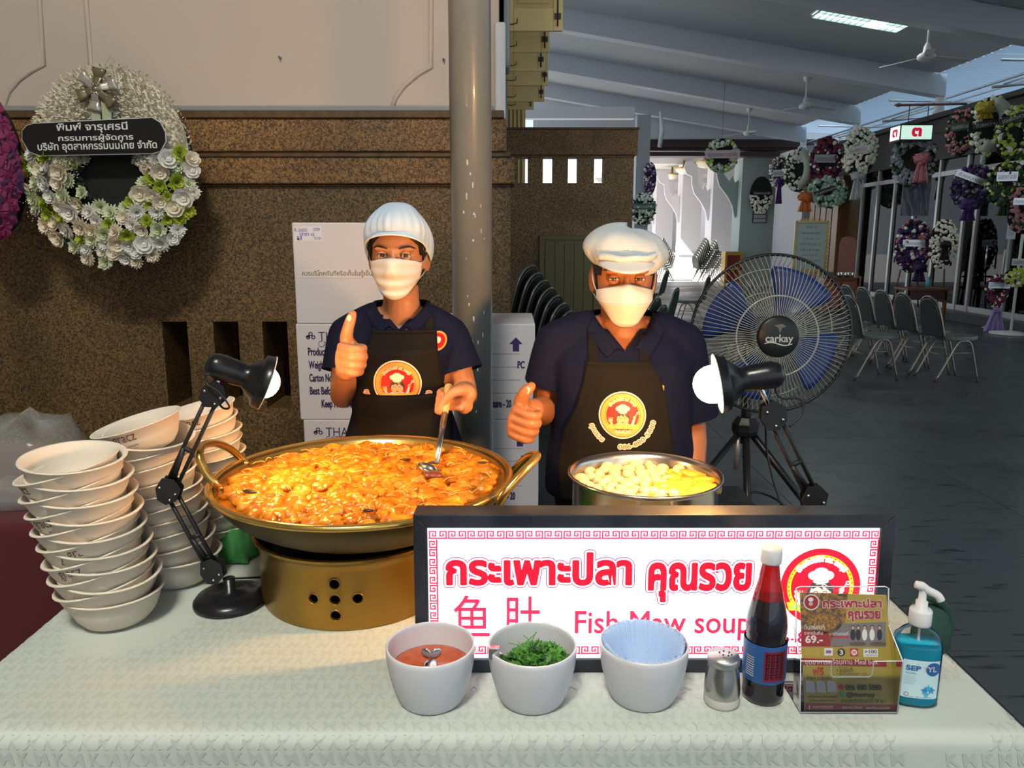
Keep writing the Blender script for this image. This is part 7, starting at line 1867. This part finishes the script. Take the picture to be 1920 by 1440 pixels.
# generic distant wreath
def pal(name, c): return mat('petal_'+name, c, .65)
CLR = dict(white=(.55,.56,.50), cream=(.55,.52,.40), mint=(.30,.48,.34), lime=(.30,.42,.08), dgreen=(.035,.075,.03), red=(.16,.012,.03), purple=(.07,.02,.16), dpurple=(.035,.012,.07), pink=(.50,.17,.20), rose=(.42,.24,.25), lav=(.32,.24,.50), orange=(.6,.16,.03), grey=(.22,.23,.27), silver=(.45,.46,.47), yellow=(.5,.36,.04), black=(.01,.012,.01), magenta=(.17,.012,.07))
def wreath(lab, px, py, w, h, Y, cols, yaw=.5, ringhole=.45, banner=None, ribbon=None, half=False, foam=None, n=150, seed=1, bow_c=None, X=None, group='funeral wreaths along the hall'):
    if px > 1440: Y = min(Y, 7.95*1440/(px-960))
    c = atY(px, py, Y); dist = Y*cos(TILT)+(CAMZ-c.z)*sin(TILT); a_ = w/2/1440*dist/max(.5, cos(yaw-atan2(c.x, Y)) if 0 else .92); b_ = h/2/1440*dist
    t = thing('flower_wreath', lab, 'wreath', c, (0,0,-yaw), group=group); q = random.Random(seed)
    def wo(nm, mb, m, parent=t, **k):
        o_ = obj(nm, mb, m, parent, **k); o_.data.transform(fmx); return o_
    wo('backing_board', MB().prism(circ(0,0,a_*.93,28,b_*.95), .04, z0=-.05), BACKB)
    mats_ = [pal(c_, CLR[c_]) for c_ in cols]; mb = MB(); sz = max(.028, a_*.11)
    for i in range(n):
        a = q.uniform(-pi, 0) if half else q.uniform(-pi, pi); rr = sqrt(q.uniform(ringhole**2, 1)); x, y = a_*.95*rr*cos(a), b_*.95*rr*sin(a)
        s = sz*q.uniform(.7,1.25); mi = q.randrange(len(mats_)) if len(mats_) > 1 else 0
        if len(mats_) > 2 and q.random() < .35: mi = 0
        z = .03+.09*(1-abs((rr-(1+ringhole)/2)/((1-ringhole)/2+.01))**2)
        rot = Matrix.Translation((x,y,z)) @ Matrix.Rotation(q.random()*6.28,4,'Z') @ Matrix.Rotation(q.uniform(-.5,.5),4,'X')
        V = [(0,0,s*.55)]
        for r_, hh, k_ in ((.5,.45,7),(1.0,.05,7)):
            for k in range(k_): an = 2*pi*k/k_+(.4 if r_ < 1 else 0); f = 1+.25*q.uniform(-1,1); V.append((s*r_*f*cos(an), s*r_*f*sin(an), s*hh+s*.12*q.uniform(-1,1)))
        F = [(0,1+k,1+(k+1) % 7) for k in range(7)]+[(1+k,8+k,8+(k+1) % 7,1+(k+1) % 7) for k in range(7)]
        mb.add(V, F, mi, False, rot)
    if px > 1440 and py < 430: obj('hanging_wire', MB().tube([c+Vector((0,.03,b_*.9)), Vector((XG-.1, c.y+.2, max(c.z+b_*.9+.1, 3.05)))], .004, 5), IRON, t, world=True)
    elif px in (1712, 1768) and py > 450:
        for s_ in (-1, 1): obj('easel_leg', MB().tube([c+Vector((s_*a_*.3,.06,0)), Vector((c.x+s_*a_*.8, c.y+.1, .0))], .015, 6), WOOD, t, world=True)
    elif px == 1353: obj('hanging_wire', MB().tube([c+Vector((0,.03,b_*.9)), Vector((c.x, c.y+.03, zc(c.x)+.42))], .004, 5), IRON, t, world=True)
    wo('flowers', mb, mats_, kind='stuff')
    if foam:
        a0, a1 = foam; pts = [(a_*.62*cos(a), b_*.68*sin(a), .09) for a in [a0+(a1-a0)*k/16 for k in range(17)]]
        wo('foam_petal_ring', MB().tube(pts, [a_*.30]*17, 12), mat('foam_ring_mint', (.50,.56,.46), .8, bump=(50,.8,.02)))
    if banner:
        bc, yy, bw, bh, rot = banner
        bm_ = {'silver': PLAST, 'black': BLKB, 'white': RIBW, 'pink': mat('banner_pink', (.62,.45,.47), .5), 'green': mat('banner_green', (.04,.09,.07), .4)}[bc]
        o_ = wo('banner', MB().box(-a_*bw,-b_*bh,.13,a_*bw,b_*bh,.138, mtx=Matrix.Translation((0, b_*yy, 0)) @ Matrix.Rotation(rot, 4, 'Z')), bm_)
        tm = mat('banner_ink', (.03,.03,.04), .5) if bc in ('silver','white','pink') else RIBW
        V, F = text_box('ด้วยความอาลัย' if seed % 2 else 'ขอแสดงความอาลัย', -a_*bw*.85, a_*bw*.85, -b_*bh*.55, b_*bh*.6, 0)
        wo('banner_lettering', MB().add([(v[0], v[1], .1395) for v in V], F, 0, False, Matrix.Translation((0, b_*yy, 0)) @ Matrix.Rotation(rot, 4, 'Z')), tm)
    if ribbon:
        rc_, rx, ry_, rl_ = ribbon; rm = mat('tulle_'+rc_, CLR[rc_], .6)
        bw_ = MB().ball((0,0,0), (1,1,1), 20, 12); bw_.v = [(a_*rx+v[0]*a_*.34*f_, b_*ry_+v[1]*a_*.27*f_, .15+.06*v[2]*f_) for v in bw_.v for f_ in (1+.9*noise.noise(Vector(v)*3.1+Vector((seed,0,0))),)]; wo('ribbon_bow', bw_, rm)
        for s_ in (-1, 1):
            wo('ribbon_tail', MB().grid(lambda u, v: (a_*rx+s_*a_*.03+(u-.5)*a_*(.22+.34*v)*(2.6 if rc_ == 'lav' else 1)+s_*a_*(.4 if rc_ == 'lav' else .05)*v, b_*ry_-b_*rl_*v, .14+.02*sin(u*14+s_)), 14, 6), rm, solid=.002)
    return t
WX = XG-.30
def YY(px): return 1440*WX/(px-960)*1.0
wreath('black oval wreath with white flowers below, on the green column', 1427, 366, 40, 72, 24.52, ['white','cream'], .1, .3, ('black', .1, .8, .12, 0), None, True, n=90, seed=1)
wreath('small white and plum wreath with a hanging violet ribbon, beside the green column', 1461, 322, 34, 62, 21.9, ['white','rose','dgreen'], .5, .4, ('white', -.1, .5, .2, 0), ('purple', .2, -.6, 1.3), seed=2)
wreath('grey-white wreath with a thick pale foam arc on its right', 1498, 318, 52, 86, 21.0, ['white','cream','dgreen'], .45, .35, None, None, foam=(-1.5,1.5), seed=3)
wreath('dark red and plum wreath with a silver banner', 1548, 303, 56, 92, 19.9, ['red','dpurple','magenta','white'], .5, .3, ('silver', .1, .62, .16, -.05), None, seed=4, n=190)
wreath('mint green wreath with orange flowers under the dark red one', 1552, 360, 66, 60, 19.6, ['mint','mint','white','dgreen'], .45, .3, ('black', .1, .7, .16, .35), ('orange', -1.05, -.3, .9), seed=5)
wreath('full pale green-white wreath with a grey-blue tulle tail', 1612, 286, 58, 94, 17.9, ['cream','white','mint'], .45, .0, ('silver', .1, .6, .14, .1), ('silver', 0, -.95, .9), seed=6, n=230)
wreath('silver leaf wreath with a pink bow, behind the lit number sign', 1712, 300, 74, 96, 15.9, ['grey','silver','dgreen'], .4, .5, None, ('pink', .35, .02, .9), seed=7, n=170)
wreath('pink rose wreath hanging beside the lit number sign', 1801, 248, 48, 92, 14.6, ['pink','rose','dgreen'], .4, .35, ('green', .2, .75, .16, .1), None, seed=8)
wreath('white foam crescent wreath with a yellow bow and black banner', 1858, 236, 72, 112, 13.8, ['white','lime','cream'], .4, .5, ('black', .05, .8, .11, .12), ('yellow', -.35, .55, .35), foam=(-2.0,1.6), seed=9, n=120)
wreath('lime and white wreath at the very right of the hanging row', 1906, 250, 70, 105, 13.0, ['lime','dgreen','white','dgreen'], .4, .3, ('black', .55, .9, .13, .3), None, seed=10, n=190)
wreath('dark violet wreath with a violet bow under the pink rose wreath', 1824, 352, 70, 84, 14.2, ['dpurple','purple','grey','dgreen'], .4, .0, ('silver', .35, .9, .14, -.4), ('purple', -.15, -.75, .7), seed=11, n=220)
wreath('leafy green wreath with a silver banner below the foam crescent', 1884, 345, 62, 84, 13.4, ['dgreen','lime','dgreen','cream'], .4, .2, ('silver', .3, .5, .2, 0), ('dgreen', 0, -.8, .6), seed=12, n=190)
wreath('pink wreath cut by the picture edge under the green one', 1913, 392, 40, 90, 12.9, ['rose','pink','dgreen'], .4, .2, ('silver', .3, .7, .14, 0), None, seed=13)
wreath('round white-green wreath with a pink banner, hanging over the hall middle', 1353, 292, 58, 66, 19.0, ['mint','white','lime','rose'], .1, .55, ('pink', .05, 1.0, .22, 0), None, seed=14, n=120, group=None)
wreath('white and leaf green wreath with a dark green banner on the grey post', 1205, 392, 46, 62, 18.93, ['white','mint','dgreen'], .0, .0, ('green', .15, .85, .17, 0), None, seed=15, n=170)
wreath('tall purple and white wreath above the one on the grey post', 1219, 335, 22, 64, 18.93, ['purple','white','rose'], .3, .0, None, None, seed=16, n=110)
wreath('purple and coral spray with a silver label, before the shop doors', 1712, 462, 62, 104, 15.6, ['dpurple','purple','pink','white'], .4, .0, ('silver', .12, .55, .12, 0), ('dpurple', .4, -.75, .5), seed=17, n=240)
wreath('round white wreath with a black bow, before the shop doors', 1768, 458, 46, 96, 14.9, ['white','cream'], .4, .0, None, ('black', .1, .0, .6), seed=18, n=180)
wreath('small wreath on a stand with lavender tulle beside the glass', 1868, 545, 36, 62, 12.7, ['magenta','white','dgreen'], .3, .3, ('silver', .35, .9, .18, 0), ('lav', .0, -1.15, 1.75), seed=19)
wreath('wreath with fresh lime leaves on a white pole at the right edge', 1908, 520, 44, 36, 12.3, ['lime','lime','white'], .3, .0, ('white', 1.6, .7, .35, 0), None, seed=20, n=90)
wreath('deep magenta wreath cut by the left edge of the picture', -22, 312, 110, 268, 3.55, ['magenta','magenta','dpurple'], -.1, .0, None, None, seed=22, n=1500, group=None)
p_ = atY(1886, 640, 12.3)
t = thing('stand_pole', 'white pole stand with a round foot by the glass at the right edge', 'stand', (atY(1893,640,12.1).x, 12.1, 0))
obj('pole', MB().tube([(0,0,.02),(0,0,1.55)], .022, 10), FW, t); obj('round_foot', MB().lathe([(.30,0),(.30,.02),(.04,.05),(0,.05)], 28), FW, t)
t = thing('stand_pole', 'thin stand carrying the lavender tulle wreath', 'stand', (atY(1868,640,12.8).x, 12.85, 0))
obj('pole', MB().tube([(0,0,.0),(0,0,1.3)], .02, 8), TRUSS, t); obj('round_foot', MB().lathe([(.2,0),(.2,.02),(.03,.04),(0,.04)], 24), TRUSS, t)
# lit number sign hanging from a red-brown rail
y_ = 14.9; a, b_ = atY(1688, 262, y_), atY(1750, 234, y_)
t = thing('number_sign', 'small lit hanging sign box with a crimson Thai numeral, under a red-brown rail', 'sign', ((a.x+b_.x)/2, y_+.2, (a.z+b_.z)/2))
w_, h_ = (b_.x-a.x)/2, (b_.z-a.z)/2
obj('sign_box', MB().box(-w_-.01,-.19,-h_-.02,w_+.01,.2,h_+.02), FRM, t)
LG = emi('lit_mint', (.58,.82,.70), .85); LC = emi('lit_dark_crimson', (.45,.01,.05), .8)
obj('lit_face', MB().box(-w_+.01,-.2,-h_+.01,w_-.01,-.19,h_-.01), LG, t)
side_ = MB().add([(-w_-.012,-.18,-h_+.01),(-w_-.012,.19,-h_+.01),(-w_-.012,.19,h_-.01),(-w_-.012,-.18,h_-.01)], [(0,3,2,1)], 0, False); obj('lit_face', side_, emi('lit_white2', (.9,.92,.95), .9), t)
V, F = text_box('๓', -w_*.28, w_*.28, -h_*.5, h_*.55, .01); V, F = stroke_vf(V, F, .012)
obj('numeral', MB().add([(v[0], -.202, v[1]) for v in V], F, 0, False), LC, t)
V, F = text_box('๓', -.09, .09, -h_*.45, h_*.5, .01); V, F = stroke_vf(V, F, .008)
obj('numeral', MB().add([(-w_-.014, -v[0], v[1]) for v in V], F, 0, False), LC, t)
t2 = thing('hanging_rail', 'red-brown rail with a pointed end carrying the lit number sign', 'rail', (0, y_, 0))
ra, rb2 = atY(1676, 197, y_), atY(1800, 195, y_)
obj('rail', MB().tube([ra, ra+Vector((.08,0,0)), ra+Vector((.14,0,0)), rb2], [.002,.04,.022,.022], 10), mat('red_brown_metal', (.22,.07,.05), .4), t2, world=True)
for x in (-w_*.6, w_*.6): obj('hanging_rod', MB().tube([((a.x+b_.x)/2+x, y_+.0, b_.z+.02), ((a.x+b_.x)/2+x, y_, ra.z)], .008, 6), IRON, t2, world=True)
obj('wall_arm', MB().tube([rb2, (XG-.1, y_, rb2.z)], .02, 8), IRON, t2, world=True)
# plastic-wrapped board
y_ = 15.4; a, b_ = atY(1690, 405, y_), atY(1745, 328, y_)
t = thing('wrapped_board', 'silver-grey board in wrinkled plastic hanging below the pink bow', 'board', ((a.x+b_.x)/2, y_, (a.z+b_.z)/2), (0,0,-.3))
w_, h_ = (b_.x-a.x)/2, (b_.z-a.z)/2
obj('board', MB().box(-w_,0,-h_,w_,.02,h_), mat('board_slate', (.16,.20,.24), .4), t)
obj('plastic_wrap', MB().grid(lambda u, v: ((u*2-1)*w_*1.02, -.012-.012*sin(u*19+v*6)*noise.noise(Vector((u*4,v*3,1))), (v*2-1)*h_*1.02), 40, 40), clear_mat('plastic_wrap', (.9,.92,.95)), t)
# menu board with gilt frame
y_ = 17.4; a, b_ = atY(1490, 505, y_), atY(1549, 418, y_)
t = thing('framed_notice_board', 'white notice board with a gilt pointed frame left of the timber panels', 'board', ((a.x+b_.x)/2, y_, a.z), (0,0,-.2))
w_, h_ = (b_.x-a.x)/2, (b_.z-a.z); GILT = mat('gilt', (.45,.33,.12), .4, .6)
obj('white_panel', MB().box(-w_,-.01,0,w_,.02,h_), FLATM, t)
fr_ = MB().box(-w_-.04,-.03,-.05,-w_,.03,h_+.04).box(w_,-.03,-.05,w_+.04,.03,h_+.04).box(-w_,-.03,-.05,w_,.03,0)
obj('gilt_frame', fr_, GILT, t)
for k in range(11):
    x = -w_+2*w_*k/10; hh = .05+.07*(1-abs(k-5)/5); obj('gilt_leaf', MB().add([(x-.04,-.03,h_),(x+.04,-.03,h_),(x,-.03,h_+hh+.03),(x,.02,h_)], [(0,1,2),(1,3,2),(3,0,2)], 0, False), GILT, t)
for k in range(12): obj('gilt_leaf', MB().add([(w_,-.03,h_*k/12),(w_+.10,-.03,h_*(k+.9)/12),(w_,-.03,h_*(k+1)/12)], [(0,1,2)], 0, False), GILT, t, solid=.01)
for k, s in enumerate(('ศาลา ๓','กำหนดการสวดพระอภิธรรม','วันที่ ๑๒ - ๑๕','เวลา ๑๘.๓๐ น.','เจ้าภาพ','คณะญาติ','ขอเชิญร่วมพิธี')):
    ww = w_*(.35 if k == 0 else .72-.1*(k % 3)); V, F = text_box(s, -ww, ww, h_*(.88-.12*k), h_*(.94-.12*k), 0); obj('board_lettering', MB().add([(v[0],-.013,v[1]) for v in V], F, 0, False), mat('ink_blue_grey', (.10,.15,.22), .6), t)
for s_ in (-1, 1): obj('leg', MB().tube([(s_*w_*.8,.05,h_*.3),(s_*w_*.9,.2,-a.z)], .02, 6), GILT, t)
# timber throne-like chair back and side table with cups
y_ = 16.6; p_ = atY(1587, 500, y_)
t = thing('carved_chair', 'reddish carved wooden chair with a tall arched back beside the notice board', 'chair', (p_.x, y_, 0), (0,0,-.3))
RW = mat('reddish_wood', (.26,.08,.05), .35)
zt_ = atY(1587, 443, y_).z
obj('backrest', MB().prism([(-.17,.45),(.17,.45),(.17,zt_-.14),(.12,zt_-.03),(0,zt_),(-.12,zt_-.03),(-.17,zt_-.14)], .04, mtx=Matrix(((1,0,0,0),(0,0,1,0),(0,1,0,0),(0,0,0,1)))), RW, t, fixn=True, bevel=.01)
obj('seat', MB().box(-.26,-.48,.42,.26,.02,.48), RW, t, bevel=.01)
for sx in (-1,1):
    for sy in (-.44,-.02): obj('leg', MB().tube([(sx*.22,sy,0),(sx*.2,sy,.42)], .025, 8), RW, t)
    obj('armrest', MB().box(sx*.24-.02,-.46,.66,sx*.24+.02,.0,.70).box(sx*.24-.015,-.44,.48,sx*.24+.015,-.41,.66), RW, t)
y_ = 15.6; p_ = atY(1572, 520, y_)
t = thing('side_cabinet', 'low dark wooden cabinet with cups and boxes on it beside the carved chair', 'cabinet', (p_.x, y_, 0))
obj('cabinet_body', MB().box(-.36,-.2,.06,.30,.2,p_.z), WOOD, t, bevel=.01)
for i in range(2): obj('drawer', MB().box(-.33+.32*i,-.22,.1,-.04+.32*i,-.2,p_.z-.08), RW, t, bevel=.006)
for sx in (-.32,.26):
    for sy in (-.16,.16): obj('leg', MB().box(sx-.02,sy-.02,0,sx+.02,sy+.02,.06), WOOD, t)
for i in range(5):
    o_ = obj('steel_cup', MB().lathe([(0,0),(.028,0),(.033,.10),(.030,.10),(.026,.01),(0,.01)], 14), CHROME, loc=(p_.x-.02+.07*i, y_-.05+.04*(i % 2), p_.z+.001)); tag(o_, 'steel cup standing on the low dark cabinet', 'cup', 'cups on the dark cabinet')
o_ = obj('storage_box', MB().box(-.09,-.07,0,.09,.07,.11), mat('box_dark', (.10,.10,.10), .5), loc=(p_.x-.2, y_, p_.z+.001), bevel=.005); tag(o_, 'dark storage box left of the cups on the low cabinet', 'box')
# table with a sanitizer bottle in front of the shop
y_ = 13.4; a, b_ = atY(1702, 541, y_), atY(1782, 541, y_)
t = thing('console_table', 'dark reddish table with a blue bottle, before the shop doors', 'table', ((a.x+b_.x)/2, y_+.25, 0), group=None)
w_ = (b_.x-a.x)/2
obj('tabletop', MB().box(-w_,-.25,a.z-.04,w_,.25,a.z), WOOD, t, bevel=.006); obj('apron_rail', MB().box(-w_+.03,-.22,a.z-.20,w_-.03,-.2,a.z-.04), mat('dark_maroon_wood', (.07,.02,.018), .4), t)
for sx in (-1,1):
    for sy in (-.2,.2): obj('leg', MB().box(sx*(w_-.04)-.02,sy-.02,0,sx*(w_-.04)+.02,sy+.02,a.z-.04), WOOD, t)
o_ = obj('blue_bottle', MB().lathe([(0,0),(.035,0),(.037,.10),(.03,.13),(.012,.14),(.012,.19),(0,.195)], 16), mat('far_blue_gel', (.05,.35,.45), .2), loc=((a.x+b_.x)/2+.08, y_+.2, a.z+.001)); tag(o_, 'small blue sanitizer bottle on the dark reddish table', 'bottle')
# gold-framed chair by the colonnade
p_ = atY(1380, 530, 24.0)
t = thing('gilt_cabinet', 'small gilt red-panelled cabinet between the white columns', 'cabinet', (p_.x, 24.6, 0))
obj('cabinet_body', MB().box(-.22,-.2,.08,.22,.2,1.0), mat('red_lacquer', (.25,.03,.02), .4), t)
obj('gilt_frame', MB().box(-.27,-.23,.95,.27,.23,1.06).box(-.27,-.23,0,-.20,.23,.95).box(.20,-.23,0,.27,.23,.95).box(-.27,-.23,.5,.27,-.2,.56), mat('gilt_bright', (.6,.36,.06), .35, .5), t)
# name boards under the black wreath
y_ = 24.56; a, b_ = atY(1411, 418, y_), atY(1438, 394, y_)
t = thing('name_board', 'three-line black-framed name board under the black oval wreath', 'board', ((a.x+b_.x)/2, y_, (a.z+b_.z)/2)); w_, h_ = (b_.x-a.x)/2, (b_.z-a.z)/2
obj('board_frame', MB().box(-w_,0,-h_,w_,.03,h_), BLKB, t)
for k in range(3): obj('name_strip', MB().box(-w_+.02,-.01,-h_+.02+(2*h_-.02)/3*k,w_-.02,0,-h_+(2*h_-.02)/3*(k+1)), mat('strip_grey', (.4,.42,.42), .5), t)
